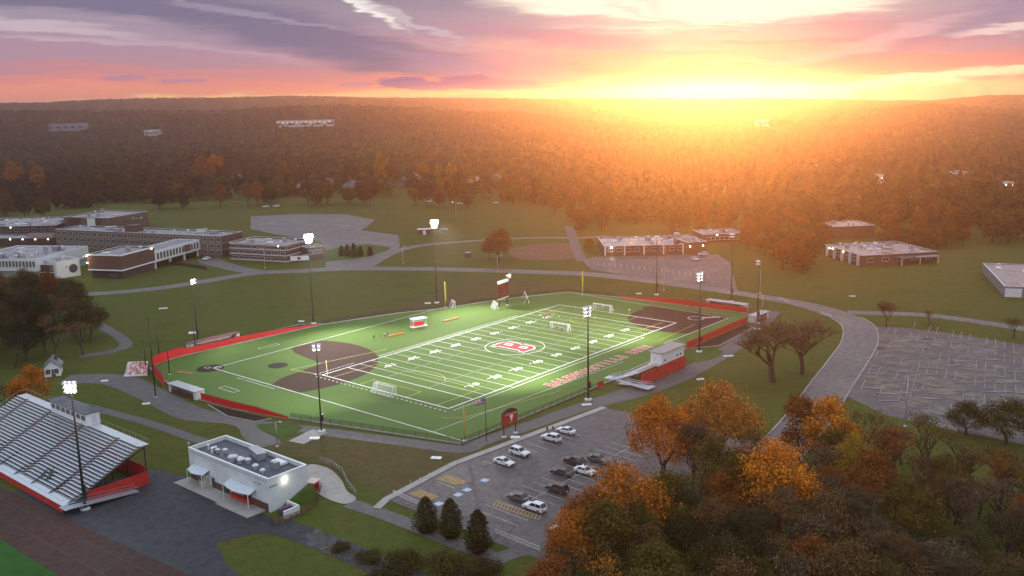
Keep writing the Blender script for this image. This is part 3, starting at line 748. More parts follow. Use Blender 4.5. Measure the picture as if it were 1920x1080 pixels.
# street lamps
def street_lamp(u, v, h, label, lit=False, arm=1.6, yaw=0.0):
    b = G(u, v); t = thing('street_lamp', label, 'street lamp', (b.x, b.y, 0), yaw, 'street lamps around the school')
    MB().tube((0, 0, 0), (0, 0, h), .13, .08, 8).build('post', M_GALV, t, True)
    MB().tube((0, 0, h-.1), (arm, 0, h+.25), .06, .05, 6).build('arm', M_GALV, t); MB().lathe([(.35, 0), (.35, .3), (.15, .35)], 10).build('footing', M_FOOT, t)
    hd = MB().box((arm+.3, 0, h+.27), (.9, .38, .16)).build('lamp_head', M_GALV, t)
    MB().box((arm+.3, 0, h+.17), (.7, .3, .06)).build('lens', M_WALLLAMP if lit else M_VISOR, hd)
for (u, v, h, lab) in ((497, 503, 9.5, 'pale street lamp in front of the red brick classroom block'), (756, 495, 8, 'thin street lamp beside the road left of the tall lit pole'), (1425, 549, 9, 'thin street lamp on the roadside by the right end of the lot'), (933, 510, 7, 'thin street lamp by the road behind the scoreboard'), (1697, 800, 12, 'dark street lamp at the near edge of the big wet lot'), (1245, 545, 9, 'thin street lamp in front of the middle school lot'), (1429, 600, 8.5, 'thin street lamp where the path meets the loop road'), (855, 405, 9, 'pale street lamp on the far lawn below the woods'), (1083, 408, 9, 'thin street lamp at the end of the back lane'), (520, 838, 6, 'thin dark lamp post behind the white concession building')):
    street_lamp(u, v, h, lab, 'far lawn' in lab, yaw=rnd.random()*6)

# ------------------------------------------------------------------ fences, walls
def fence(pts, label, h=1.3, m=M_CHAIN, step=3.0, panel='mesh_panel', posts=M_BLACK, name='chain_link_fence', cat='fence', group=None, hs=None):
    o_ = Vector((pts[0][0], pts[0][1], 0)); L_ = [Vector((p[0]-o_.x, p[1]-o_.y)) for p in pts]
    t = thing(name, label, cat, o_, 0, group)
    MB().wall(L_, .12, hs or (h-.12), .03 if panel == 'mesh_panel' else .14).build(panel, m, t)
    rail = MB(); 
    dist = 0; pl = MB(); cnt = []
    for a, b in zip(L_[:-1], L_[1:]):
        n = max(1, round((b-a).length/step))
        for i in range(n): cnt.append(a+(b-a)*(i/n))
    cnt.append(L_[-1])
    if panel == 'mesh_panel':
        rail.poly([(p.x, p.y, h) for p in L_], .035, 5).build('top_rail', posts, t)
    pm_ = MB().tube((0, 0, 0), (0, 0, h+.08), .05, .05, 6).mesh('post', posts)
    if len(cnt) > 60: cnt = cnt[::2]
    for p in cnt: link('post', pm_, t, (p.x, p.y, 0))
    return t
fence([(-15.8, -19.3), (10, -19.5), (36, -19.7)], 'black chain link fence along the near side of the turf behind the red sign', 1.5)
fence([(-15.9, -19.2), (-22, 3.5), (-28.2, 25.6)], 'black chain link fence along the lower left edge of the turf', 1.5)
fence([(38.5, 97.3), (66, 88.4), (80.4, 80.4), (97, 75.4), (112, 69.4), (129.8, 60.3), (132.8, 40)], 'black chain link fence curving round the far outfield edge of the turf', 1.5, step=4)
def redwall(pts, label, h, th=.16, hs=None, m=M_REDPAD, fence_pale=False):
    o_ = Vector((pts[0][0], pts[0][1], 0)); L_ = [Vector((p[0]-o_.x, p[1]-o_.y)) for p in pts]
    t = thing('red_padded_wall', label, 'padded wall', o_, 0, 'red padded walls round the turf')
    MB().wall(L_, .1, hs or h, th).build('padding', m, t)
    MB().wall(L_, 0, .1, th+.10).build('sill', M_CONC, t)
    hh = hs or [h]*len(L_)
    pb_ = MB()
    MB().poly([(p.x, p.y, .1+z_+.05) for p, z_ in zip(L_, hh)], .04, 5).build('top_rail', M_BLACK, t)
    return t
redwall(smooth_line([(-33.4, 74), (-30.8, 80), (-28.6, 87), (-25.2, 94.6), (-20, 98.6), (-12, 99.9)], 5), 'tall curved red padded backstop wall behind home plate', 2.8)
n_ = 10
redwall([(-12+i*5.0, 99.9-(0.0 if i < 4 else (i-4)*.5)) for i in range(n_+1)], 'long red padded wall from the backstop to the far left floodlight pole', 1.9, hs=[2.2, 2.0, 1.9, 1.8, 1.8, 1.7, 1.6, 1.4, 1.1, .8, .3])
redwall([(-33.2, 56.5), (-32.9, 50), (-32.3, 43), (-30.5, 35), (-28.4, 26.2)], 'red padded wall along the lower left edge, tapering towards the fence path', 1.8, hs=[1.9, 1.9, 1.9, 1.5, .3])
redwall([(133.2, 38), (133.9, 24), (134.6, 12), (135.2, 0), (135.7, -13)], 'far red padded wall behind the softball infield', 1.7, hs=[.4, 1.4, 2.0, 2.0, 2.0])
redwall([(83, -19.2), (96, -19.1), (110, -19.0), (123.5, -18.9)], 'near red padded wall running from the press box to the softball dugout', 2.0)
redwall([(35.8, -19.9), (37.6, -20.3)], 'short red padded wall at the foot of the visitor bleacher walkway', 1.5)
# white kerbed bullpen beds behind the walls
def bed(pts, name='bullpen', m=None):
    sheet(name, [Vector(p) for p in pts], .055, m or M_CLAYD)
    MB_ = MB().wall([Vector(p) for p in pts], 0, .18, .3); flat_obj('bullpen_kerb', MB_, M_CONC)
bed([(-34.2, 52), (-36.5, 40), (-35, 31), (-31.0, 29.6)]); bed([(14, 99.6), (19, 104.5), (34, 103.5), (40, 97.8)]); bed([(84, -19.8), (92, -25.2), (118, -23.5), (121, -19.6)])

# ------------------------------------------------------------------ dugouts
def dugout(loc, rz, L_, label, roof=M_REDFENCE, h=2.4, open_front=True, D=2.6):
    t = thing('dugout', label, 'dugout', loc, rz, 'dugouts beside the turf')
    MB().box((L_/2, D, h/2), (L_, .2, h)).build('back_wall', M_WHITEBLOCK, t)
    for x in (.6, L_-.6): MB().box((x, D/2, h/2+.01), (1.2, D-.21, h)).build('end_room', M_WHITEBLOCK, t)
    MB().box((L_/2, D/2, h+.1), (L_+.4, D+.5, .16)).build('roof', M_ROOFRED if roof == 'red' else M_ROOFGREY, t)
    MB().box((L_/2, D*.7, .45), (L_-2.6, .4, .08)).box((L_/2, D*.7, .2), (L_-3.2, .1, .4)).build('bench', M_ALUD, t)
    MB().box((L_/2, .1, .5), (L_-2.4, .06, .9)).build('front_rail', M_MAROON, t)
M_WHITEBLOCK = mat('white_block_wall', (.62, .63, .65), .7, .1, 1.2)
M_ROOFRED = mat('red_brown_roof', (.16, .045, .035), .5, .2, 1.2)
M_ROOFGREY = mat('grey_metal_roof', (.38, .38, .40), .45, .15, 1.2)
M_MAROON = mat('maroon_panel', (.11, .030, .030), .6, .2, 1.2)
d0, d1 = Vector((-9.0, 101.6, 0)), Vector((11, 100.9, 0))
dugout((-8.5, 101.2, 0), 0, 17.5, 'long dugout with white end rooms and red roof behind the far left red wall', 'red', 2.6)
dugout((-34.2, 70.5, 0), -pi/2, 13, 'low white dugout at the lower left corner of the turf', 'grey', 2.2)
dugout((136.6, 3.5, 0), -pi/2, 15, 'white dugout beyond the far right red wall', 'grey', 2.6)
dugout((124.0, -21.8, 0), 0, 9.5, 'white dugout at the right end of the near red wall', 'grey', 2.4)

# ------------------------------------------------------------------ goals
def soccer_goal(loc, rz, label, w=7.3, h=2.44, d=2.0, top=1.0, net=True, r=.07, name='soccer_goal', group='white soccer goals on the turf'):
    """Mouth along local x, looking to local +y; net falls away to -y."""
    t = thing(name, label, 'goal', loc, rz, group)
    fr = MB(); 
    for x in (-w/2, w/2):
        MB().poly([(x, 0, 0), (x, 0, h)], r, 8).build('goal_post', M_WPAINT, t)
        fr.poly([(x, 0, h), (x, -top, h), (x, -d, 0), (x, 0, .05)], r*.7, 6)
    MB().tube((-w/2, 0, h), (w/2, 0, h), r, r, 8).build('crossbar', M_WPAINT, t)
    fr.tube((-w/2, -d, .05), (w/2, -d, .05), r*.7).tube((-w/2, -top, h), (w/2, -top, h), r*.6)
    fr.build('net_frame', M_WPAINT, t)
    nb = MB().quad((-w/2, -top, h), (w/2, -top, h), (w/2, -d, .03), (-w/2, -d, .03)).quad((-w/2, 0, h), (w/2, 0, h), (w/2, -top, h), (-w/2, -top, h))
    for x in (-w/2, w/2): nb.quad((x, 0, 0), (x, 0, h), (x, -top, h), (x, -d, 0))
    nb.build('net', M_NETW, t)
    return t
soccer_goal((-.3, FWID/2-2.3, 0), -pi/2, 'white netted soccer goal on the near left end line')
soccer_goal((FL+.3, FWID/2+6.0, 0), pi/2, 'white soccer goal on the far right end line', d=2.2)
p = G(1048, 620); soccer_goal((p.x, p.y, 0), pi*.5, 'pale grey soccer goal standing out on the field beyond the letter B', d=1.6)
for (u, v, w_, lab) in ((851, 575, 5.0, 'small white framed goal behind the far touchline, beside the yellow pole'), (930, 578, 5.6, 'small pale framed goal under the scoreboard')):
    p = G(u, v); soccer_goal((p.x, p.y, 0), radians(55)+pi, lab, w_, 2.2, 1.3, .3)
p = G(990, 565)
t = thing('net_screen', 'leaning white framed net screen to the right of the scoreboard', 'net screen', (p.x, p.y, 0), radians(45))
MB().poly([(-4.2, 0, 0), (-4.2, .8, 3.0), (4.2, .8, 3.0), (4.2, 0, 0), (-4.2, 0, 0)], .07, 6).poly([(-4.2, .8, 3), (-4.2, 1.9, 0)], .05).poly([(4.2, .8, 3), (4.2, 1.9, 0)], .05).build('frame', M_WPAINT, t)
MB().quad((-4.2, 0, 0), (4.2, 0, 0), (4.2, .8, 3), (-4.2, .8, 3)).build('net', M_NETW, t)

# foul poles, flag
for (u, v, h, lab) in ((871, 826, 8.2, 'yellow foul pole at the near corner of the turf'), (835, 576, 9.6, 'yellow foul pole at the far left outfield corner'), (1092, 553, 9.4, 'yellow foul pole on the far outfield edge right of the scoreboard')):
    p = G(u, v); t = thing('foul_pole', lab, 'foul pole', (p.x, p.y, 0), 0, 'yellow foul poles')
    MB().tube((0, 0, 0), (0, 0, h), .17, .15, 10).build('pole', M_YELLOWPOLE, t, True); MB().wall([Vector((.2, 0)), Vector((.75, 0))], h*.25, h*.72, .02).build('net_wing', net_mat('yellow_netting', (.6, .5, .1), .4), t)
    MB().lathe([(.5, 0), (.5, .12), (.3, .16)], 10).build('footing', M_FOOT, t)
p = G(912, 828); t = thing('flagpole', 'thin dark flagpole flying a faded striped flag beside the red sign', 'flagpole', (p.x, p.y, 0))
MB().tube((0, 0, 0), (0, 0, 10.4), .10, .06, 8).build('pole', M_POLE, t, True); MB().lathe([(.02, -.14), (.12, -.05), (.12, .05), (.02, .14)], 8, (0, 0, 10.5)).build('finial', M_YELLOWPOLE, t)
fm, t_, b_ = new_mat('striped_flag_cloth'); uvn = t_.nodes.new('ShaderNodeTexCoord'); sp_ = t_.nodes.new('ShaderNodeSeparateXYZ'); t_.links.new(uvn.outputs['Object'], sp_.inputs[0])
sx_, sz_ = NX(t_, sp_.outputs[0]), NX(t_, sp_.outputs[2])
st_ = (sz_*13.0/1.35).f('FRACT').f('GREATER_THAN', .5) if False else ((sz_*(13.0/1.35*.5)).f('FRACT')).f('GREATER_THAN', .5)
cc_ = n_mix(t_, st_, (.55, .10, .10), (.75, .70, .68)); cn_ = (sx_*-1.0).f('LESS_THAN', 1.0)*sz_.f('GREATER_THAN', .62)
cc_ = n_mix(t_, cn_, cc_, (.12, .13, .26)); t_.links.new(cc_.s, b_.inputs['Base Color']); b_.inputs['Roughness'].default_value = .9
fg = MB(); N_ = 12; rows = []
for i in range(N_+1):
    s_ = i/N_
    for j in range(2): fg.v.append((-.08-s_*2.1, sin(s_*7)*.16*s_, j*1.35 - s_*s_*.45 - (0)))
for i in range(N_): fg.f.append((2*i, 2*i+2, 2*i+3, 2*i+1))
fl = fg.build('flag', fm, t, True, loc=(0, 0, 8.7), rz=radians(-50))
sm_ = fl.modifiers.new('s', 'SOLIDIFY'); sm_.thickness = .02

# ------------------------------------------------------------------ red marquee sign
A_, B_ = G(941, 818), G(970, 808)
def two_post(loc, rz, label, name, cat): return thing(name, label, cat, loc, rz)
bp, cp = G(945, 820), G(967, 812); dv_ = cp-bp; rz_ = atan2(dv_.y, dv_.x)
t = thing('marquee_sign', 'red two-post sign with an arched top and white emblem above the parking lot', 'sign', (bp.x, bp.y, 0), rz_)
D_ = dv_.length; xc = D_/2; Wd = 4.7
for x in (0, D_):
    MB().tube((x, 0, 0), (x, 0, 5.4), .12, .12, 8).build('post', M_BLACK, t); MB().lathe([(.55, 0), (.55, .2), (.3, .25)], 12, (x, 0, 0)).build('footing', M_FOOT, t)
M_SIGNRED = mat('red_sign_face', (.42, .035, .028), .5, .06, 1)
MB().box((xc, 0, 4.15), (Wd, .5, 2.9)).build('sign_face', M_SIGNRED, t)
arch = [(xc-Wd/2*.93, 5.6)] + [(xc-Wd/2*.93+Wd*.93*i/10, 5.75+.75*sin(pi*i/10)) for i in range(11)] + [(xc+Wd/2*.93, 5.6)]
ab = MB(); n_ = len(arch)
ab.add([(x, -.22, z_) for x, z_ in arch]+[(x, .22, z_) for x, z_ in arch], [tuple(range(n_)), tuple(range(2*n_-1, n_-1, -1))]+[(i, n_+i, n_+(i+1) % n_, (i+1) % n_) for i in range(n_)])
ab.build('arched_top', mat('dark_brown_sign', (.05, .035, .03), .6, .3, 4), t)
MB().box((xc+.3, -.27, 5.1), (3.4, .04, .28)).build('header_text_band', mat('pale_red_lettering', (.62, .34, .30), .6, .3, 5), t)
em = [(-.42, .85), (-.12, .75), (.0, .9), (.2, .72), (.48, .85), (.52, .45), (.28, .05), (.22, -.5), (-.18, -.55), (-.20, 0), (-.46, .35)]
eb = MB(); n_ = len(em)
eb.add([(xc+.3+x, -.32, 4.05+z_) for x, z_ in em]+[(xc+.3+x, -.26, 4.05+z_) for x, z_ in em], [tuple(range(n_)), tuple(range(2*n_-1, n_-1, -1))]+[(i, n_+i, n_+(i+1) % n_, (i+1) % n_) for i in range(n_)])
eb.build('emblem', mat('white_emblem', (.85, .85, .84), .5, .03, 2), t)
MB().box((xc+.05, -.27, 3.12), (.8, .04, .22)).build('caption', mat('pale_red_lettering', (.62, .34, .30), .6, .3, 5), t)

# scoreboard with speaker horn
bp, cp = G(936, 578), G(951, 572); dv_ = cp-bp; rz_ = atan2(dv_.y, dv_.x); D_ = dv_.length
t = thing('scoreboard', 'tall dark red scoreboard with white header and a speaker horn beyond the field', 'scoreboard', (bp.x, bp.y, 0), rz_)
for x in (0, D_): MB().box((x, 0, 4.5), (.3, .3, 9.0)).build('post', M_BLACK, t); MB().lathe([(.55, 0), (.55, .2), (.3, .25)], 10, (x, 0, 0)).build('footing', M_FOOT, t)
MB().box((D_/2, -.1, 6.2), (D_+1.1, .7, 5.3)).build('display_panel', mat('dark_red_display', (.10, .018, .016), .4, .25, 1.5), t)
MB().box((D_/2, -.12, 9.4), (D_+1.0, .75, 1.0)).build('header_panel', M_WPAINT, t); MB().box((D_/2, -.12, 3.35), (D_+1.2, .7, .3)).build('footer_panel', mat('pale_footer', (.62, .55, .50), .5, .1, 2), t)
db = MB()
for r_ in range(3):
    for c_ in range(4): db.box((D_/2-1.4+c_*.95, -.47, 5.0+r_*1.3), (.5, .06, .55))
db.build('digit_windows', mat('dim_red_digits', (.30, .05, .03), .4, .2, 3), t)
sb = MB().lathe([(.2, 0), (.35, .6), (.9, 1.5), (.95, 1.6)], 12)
for i, v_ in enumerate(sb.v): sb.v[i] = (v_[0], -v_[2]+.3, v_[1])
sb.build('speaker_horn', M_WPAINT, t, loc=(D_+.2, 0, 11.0)); MB().tube((D_*.75, 0, 9.8), (D_+.2, .3, 11.0), .12).build('horn_bracket', M_BLACK, t)

# shaded bench trailer on the far touchline
p = G(776, 616); q_ = G(800, 612); dv_ = q_-p; rz_ = atan2(dv_.y, dv_.x)
t = thing('team_shelter', 'white roofed team shelter with a red bench on the far touchline', 'team shelter', (p.x, p.y, 0), rz_)
L_ = 4.6
for x in (0, L_):
    for y in (0, 2): MB().tube((x, y, 0), (x, y, 3.0), .07).build('post', M_WPAINT, t)
MB().box((L_/2, 1, 3.05), (L_+.8, 2.9, .16)).build('roof', M_WPAINT, t); MB().box((L_/2, 1.9, 1.9), (L_, .06, 1.9)).build('back_panel', mat('clear_shelter_panel', (.34, .36, .34), .3, .2, 2), t)
MB().box((L_/2, .9, .9), (L_-.3, .5, .5)).box((L_/2, 1.3, 1.3), (L_-.3, .1, .8)).build('bench_seat', M_REDPAD, t); MB().box((L_/2, .9, .32), (L_+1.2, 1.9, .25)).build('deck', M_WPAINT, t)
# electrical boxes and pads in the grass
padg = 'pale access covers set in the grass'
for (u, v, w_, d_, h_, lab) in ((590, 823, 2.2, 1.2, .3, 'white access cover in the dry grass below the slim floodlight pole'), (1100, 760, 2.3, 1.0, .3, 'white access cover in the grass beside the floodlight pole by the team lettering'), (966, 821, 2.0, 1.3, .25, 'oval pale cover on the bank beside the red sign'), (818, 859, 2.2, 1.3, .15, 'pale cover alone on the brown bank below the turf corner'), (1366, 669, 2.8, .8, .35, 'white slab on the lawn right of the grass oval'), (1313, 712, 2.0, .9, .3, 'white slab on the lawn below the red bleacher back'), (362, 625, 2.8, 1.0, .5, 'white bench slab on the lawn behind the far left dugout'), (306, 579, 3.0, .6, .4, 'pale bench slab out on the wide left lawn'), (274, 758, 1.9, .9, .3, 'white access cover beside the path at the lower left dugout'), (196, 715, 1.8, .9, .3, 'white access cover on the path left of the red mural'), (1598, 556, 2.2, .8, .3, 'pale cover on the far right lawn'), (1198, 551, 2.0, .8, .3, 'pale cover behind the far red wall'), (802, 569, 2.2, .8, .3, 'pale cover beside the lit pole near the yellow foul pole'), (565, 603, 2.0, .8, .3, 'pale cover beside the lit pole at far left'), (1420, 617, 2.0, .9, .3, 'pale cover beside the path at the right end of the field')):
    p = G(u, v); t = thing('access_cover', lab, 'access cover', (p.x, p.y, 0), YAW-pi/2+rnd.uniform(-.3, .3), padg)
    MB().box((0, 0, h_/2), (w_, d_, h_)).build('cover_plate', M_WPAINT, t); MB().box((0, 0, h_+.02), (w_*.5, .08, .05)).build('handle', M_GALV, t)
# kerb gate and rails at the ends of the staff lot
def guard_rail(a, b, h, label, rails=2, m=None):
    L_ = (b-a).length; t = thing('guard_rail', label, 'guard rail', (a.x, a.y, 0), atan2(b.y-a.y, b.x-a.x), 'pale guard rails at the staff lot')
    n = max(2, int(L_/2.4))
    for i in range(n+1): MB().box((L_*i/n, 0, h/2), (.14, .14, h)).build('post', M_FOOT, t)
    for k in range(rails): MB().box((L_/2, -.09, h*(.5+.48*k)), (L_, .06, .18)).build('rail', m or M_FOOT, t)
guard_rail(G(738, 929), G(786, 950), 1.1, 'pale guard rail at the left end of the staff lot by the evergreens'); guard_rail(G(930, 1003), G(1012, 1036), 1.1, 'pale guard rail across the bottom of the staff lot')
guard_rail(G(1742, 797), G(1793, 810), 1.0, 'white guard rail at the near edge of the big wet lot'); guard_rail(G(1800, 806), G(1880, 824), 1.0, 'low white guard rail under the small green trees by the big lot')
guard_rail(G(1462, 563), G(1480, 569), 1.0, 'short roadside guard rail on the right bend of the loop road'); guard_rail(G(1540, 590), G(1558, 596), 1.0, 'roadside guard rail beside the loop road junction')
# white gateway wall and red mural at the left entrance
p, q_ = G(233, 706), G(276, 704); t = thing('mural_wall', 'tilted wall panel painted in red and white shapes left of the backstop', 'mural', (p.x, p.y, 0), atan2(q_.y-p.y, q_.x-p.x)); L_ = (q_-p).length
mm, t_, b_ = new_mat('red_white_mural'); g_ = t_.nodes.new('ShaderNodeTexCoord'); nn_ = n_noise(t_, NX(t_, g_.outputs['Object']), .55, 2, .5, 1.4)
t_.links.new(n_ramp(t_, nn_, [(0, (.35, .06, .05)), (.44, (.38, .09, .07)), (.47, (.6, .55, .54)), (.53, (.6, .55, .54)), (.56, (.36, .10, .08)), (1, (.5, .4, .4))]).s, b_.inputs['Base Color'])
MB().add([(0, 0, .3), (L_, 0, .3), (L_-.3, 3.2, 3.4), (.4, 3.2, 3.4), (0, .2, .1), (L_, .2, .1), (L_-.3, 3.4, 3.2), (.4, 3.4, 3.2)], [(0, 1, 2, 3), (7, 6, 5, 4), (0, 4, 5, 1), (1, 5, 6, 2), (2, 6, 7, 3), (3, 7, 4, 0)]).build('mural_panel', mm, t)
MB().box((L_/2, -.1, .2), (L_+.2, .3, .4)).build('base_beam', M_WPAINT, t)
for x in (.3, L_-.5): MB().tube((x, 3.35, 0), (x, 3.35, 3.3), .09).build('prop', M_BLACK, t)

# ------------------------------------------------------------------ cars
def car_meshes(kind):
    if kind == 'suv': L_, Wc, H_, hood, belt = 4.75, 1.9, 1.72, .98, 1.02; prof = [(-2.37, .42), (-2.35, .80), (-2.10, .95), (-1.05, 1.04), (2.20, 1.06), (2.36, .80), (2.36, .42)]; roof = [(-.95, 1.05), (-.25, 1.66), (1.70, 1.72), (2.22, 1.08)]
    else: L_, Wc, H_ = 4.75, 1.84, 1.46; prof = [(-2.37, .36), (-2.35, .66), (-2.05, .82), (-.95, .92), (1.55, .95), (2.25, .92), (2.37, .66), (2.37, .36)]; roof = [(-1.0, .93), (-.20, 1.40), (.95, 1.45), (1.75, .95)]
    return L_, Wc, H_, prof, roof
def loft(profile, y_of, w_in=None):
    pass
def car_body(kind):
    L_, Wc, H_, prof, roof = car_meshes(kind)
    b = MB(); n = len(prof)
    ws = [Wc*.5*k for k in (.90, .98, 1.0)]
    # lower hull: outline in side view, sections across with tumblehome
    def ring_(y, ins, dz): return [(x*(1-ins*.02), y, max(.25, z+dz)) for x, z in prof]
    secs = [(-Wc/2, 1.5, -.05), (-Wc/2*.90, 0, 0), (Wc/2*.90, 0, 0), (Wc/2, 1.5, -.05)]
    vs = []; 
    for y, ins, dz in secs: vs += ring_(y, ins, dz)
    fs = []
    for s_ in range(3):
        for i in range(n): j = (i+1) % n; fs.append((s_*n+i, s_*n+j, (s_+1)*n+j, (s_+1)*n+i))
    fs += [tuple(range(n-1, -1, -1)), tuple(3*n+i for i in range(n))]
    b.add(vs, fs)
    # roof skin and pillars
    r0, r1, r2, r3 = roof; yw, yb = Wc*.37, Wc*.455
    b.add([(r1[0]-.02, -yw, r1[1]), (r1[0]-.02, yw, r1[1]), (r2[0]+.02, yw, r2[1]), (r2[0]+.02, -yw, r2[1]), (r1[0]-.02, -yw, r1[1]-.07), (r1[0]-.02, yw, r1[1]-.07), (r2[0]+.02, yw, r2[1]-.07), (r2[0]+.02, -yw, r2[1]-.07)], [(0, 1, 2, 3), (7, 6, 5, 4), (0, 4, 5, 1), (1, 5, 6, 2), (2, 6, 7, 3), (3, 7, 4, 0)])
    for s_ in (-1, 1):
        for (x0, z0), (x1, z1) in ((r0, r1), (((r0[0]+r3[0])/2, r0[1]), ((r1[0]+r2[0])/2, r1[1]-.02)), (r3, r2)):
            b.tube((x0, s_*yb, z0-.05), (x1, s_*yw, z1-.04), .055, .05, 5)
    return b
M_GLASS = mat('dark_car_glass', (.018, .022, .028), .08, .1, 2)
M_TYRE = mat('tyre_rubber', (.018, .018, .018), .85, .1, 4)
M_RIM = mat('alloy_rim', (.35, .36, .38), .35, .1, 4, metallic=.7)
M_HEADL = mat('headlamp_glass', (.75, .76, .80), .12, .05, 4)
M_TAILL = mat('tail_lamp_glass', (.30, .015, .012), .2, .05, 4)
CAR_PROTO = {}
def car_proto(kind, paint):
    key = (kind, paint.name)
    if key in CAR_PROTO: return CAR_PROTO[key]
    L_, Wc, H_, prof, roof = car_meshes(kind); r0, r1, r2, r3 = roof
    d = {}
    d['body'] = car_body(kind).mesh('body', paint)
    yw, yb = Wc*.365, Wc*.45
    g = {}
    g['windscreen'] = MB().add([(r0[0], -yb, r0[1]-.02), (r0[0], yb, r0[1]-.02), (r1[0], yw, r1[1]-.03), (r1[0], -yw, r1[1]-.03), (r0[0]+.06, -yb, r0[1]-.04), (r0[0]+.06, yb, r0[1]-.04), (r1[0]+.06, yw, r1[1]-.06), (r1[0]+.06, -yw, r1[1]-.06)], [(0, 1, 2, 3), (7, 6, 5, 4), (0, 4, 5, 1), (1, 5, 6, 2), (2, 6, 7, 3), (3, 7, 4, 0)])
    g['rear_window'] = MB().add([(r3[0], -yb, r3[1]-.02), (r3[0], yb, r3[1]-.02), (r2[0], yw, r2[1]-.03), (r2[0], -yw, r2[1]-.03), (r3[0]-.06, -yb, r3[1]-.04), (r3[0]-.06, yb, r3[1]-.04), (r2[0]-.06, yw, r2[1]-.06), (r2[0]-.06, -yw, r2[1]-.06)], [(3, 2, 1, 0), (4, 5, 6, 7), (1, 5, 4, 0), (2, 6, 5, 1), (3, 7, 6, 2), (0, 4, 7, 3)])
    for s_ in (-1, 1):
        a = [(r0[0]+.05, s_*yb, r0[1]), (r3[0]-.05, s_*yb, r3[1]), (r2[0]-.03, s_*yw, r2[1]-.05), (r1[0]+.03, s_*yw, r1[1]-.05)]
        i_ = [(x, y-s_*.04, z_) for x, y, z_ in a]
        g['side_window_'+('a' if s_ < 0 else 'b')] = MB().add(a+i_, [(0, 1, 2, 3), (7, 6, 5, 4), (0, 4, 5, 1), (1, 5, 6, 2), (2, 6, 7, 3), (3, 7, 4, 0)])
    for k, v in g.items(): d[k] = v.mesh(k, M_GLASS)
    R_ = .36 if kind == 'suv' else .33
    wb = MB().lathe([(R_*.6, -.11), (R_*.95, -.11), (R_, -.07), (R_, .07), (R_*.95, .11), (R_*.6, .11)], 18); wb.v = [(x, z_, y) for x, y, z_ in wb.v]
    rb = MB().lathe([(.05, -.125), (R_*.58, -.118), (R_*.6, .118), (.05, .125)], 12); rb.v = [(x, z_, y) for x, y, z_ in rb.v]
    d['tyre'] = wb.mesh('tyre', M_TYRE); d['rim'] = rb.mesh('rim', M_RIM)
    hz_ = prof[1][1]-.08
    d['headlight'] = MB().box((-2.33, 0, hz_), (.14, .42, .17)).mesh('headlight', M_HEADL)
    d['taillight'] = MB().box((2.35, 0, prof[-2][1]-.02), (.10, .40, .20)).mesh('taillight', M_TAILL)
    d['mirror'] = MB().box((r0[0]+.28, 0, r0[1]+.08), (.14, .2, .14)).mesh('mirror', paint)
    d['bumper'] = MB().box((-2.30, 0, .45), (.22, Wc*.88, .22)).mesh('bumper', M_BLACK)
    d['plate'] = MB().box((2.40, 0, .62), (.03, .42, .16)).mesh('number_plate', M_WPAINT)
    d['meta'] = (R_, Wc)
    CAR_PROTO[key] = d; return d
def car(u, v, kind, paint, label, heading, world=None):
    d = car_proto(kind, paint); p = world or G(u, v)
    t = thing('parked_car', label, 'car', (p.x, p.y, .08), heading, 'cars parked around the school')
    link('body', d['body'], t)
    for k in ('windscreen', 'rear_window'): link(k, d[k], t)
    for k in ('side_window_a', 'side_window_b'): link('side_window', d[k], t)
    R_, Wc = d['meta']
    for x in (-1.42, 1.42):
        for s_ in (-1, 1):
            w_ = link('wheel', d['tyre'], t, (x, s_*(Wc/2-.10), R_)); link('rim', d['rim'], w_)
    for s_ in (-1, 1): link('headlight', d['headlight'], t, (0, s_*Wc*.36, 0)); link('taillight', d['taillight'], t, (0, s_*Wc*.37, 0)); link('mirror', d['mirror'], t, (0, s_*Wc*.53, 0))
    link('bumper', d['bumper'], t); link('number_plate', d['plate'], t)
    return t
P_WHITE = mat('white_car_paint', (.78, .79, .82), .22, .03, .5); P_DARK = mat('charcoal_car_paint', (.045, .040, .040), .22, .1, .5)
P_GREY = mat('grey_car_paint', (.12, .11, .11), .25, .1, .5); P_BROWN = mat('dark_brown_car_paint', (.07, .045, .035), .25, .1, .5)
UPH = pi/2     # nose at local -x; heading +pi/2 puts the nose towards -y (away from the kerb)
car(945, 871, 'sedan', P_WHITE, 'white sedan, lowest of the four white cars along the kerb', UPH)
car(974, 853, 'suv', P_WHITE, 'white SUV beside the lowest white sedan at the kerb', UPH)
car(1034, 826, 'suv', P_WHITE, 'white SUV nose to the kerb with tail towards the camera, below the topmost white sedan', -UPH)
car(1061, 812, 'sedan', P_WHITE, 'topmost white sedan in the row along the kerb', -UPH)
car(973, 938, 'sedan', P_GREY, 'dark grey sedan beside the lone white SUV in the middle of the lot', -UPH+.03)
car(1003, 957, 'suv', P_WHITE, 'white SUV parked in the middle of the lot beside the yellow hatching', -UPH)
car(1053, 891, 'sedan', P_DARK, 'charcoal sedan below the dark car by the autumn trees', -UPH)
car(1077, 870, 'suv', P_DARK, 'charcoal SUV, uppermost dark car near the autumn trees', -UPH)
car(1045, 922, 'suv', P_BROWN, 'dark brown car half hidden by the orange tree', -UPH)
car(1054, 1002, 'sedan', P_WHITE, 'white car mostly hidden under the trees at the bottom of the lot', -UPH)
car(1097, 888, 'sedan', P_WHITE, 'pale sedan half hidden behind the orange tree crown', UPH)
car(1122, 866, 'sedan', P_GREY, 'grey sedan just visible above the orange tree crown', UPH)
car(387, 487, 'sedan', P_WHITE, 'white car on the drive beside the bridge classroom wing', .5)
car(1303, 488, 'sedan', P_WHITE, 'white car in front of the middle school roof', 1.0)
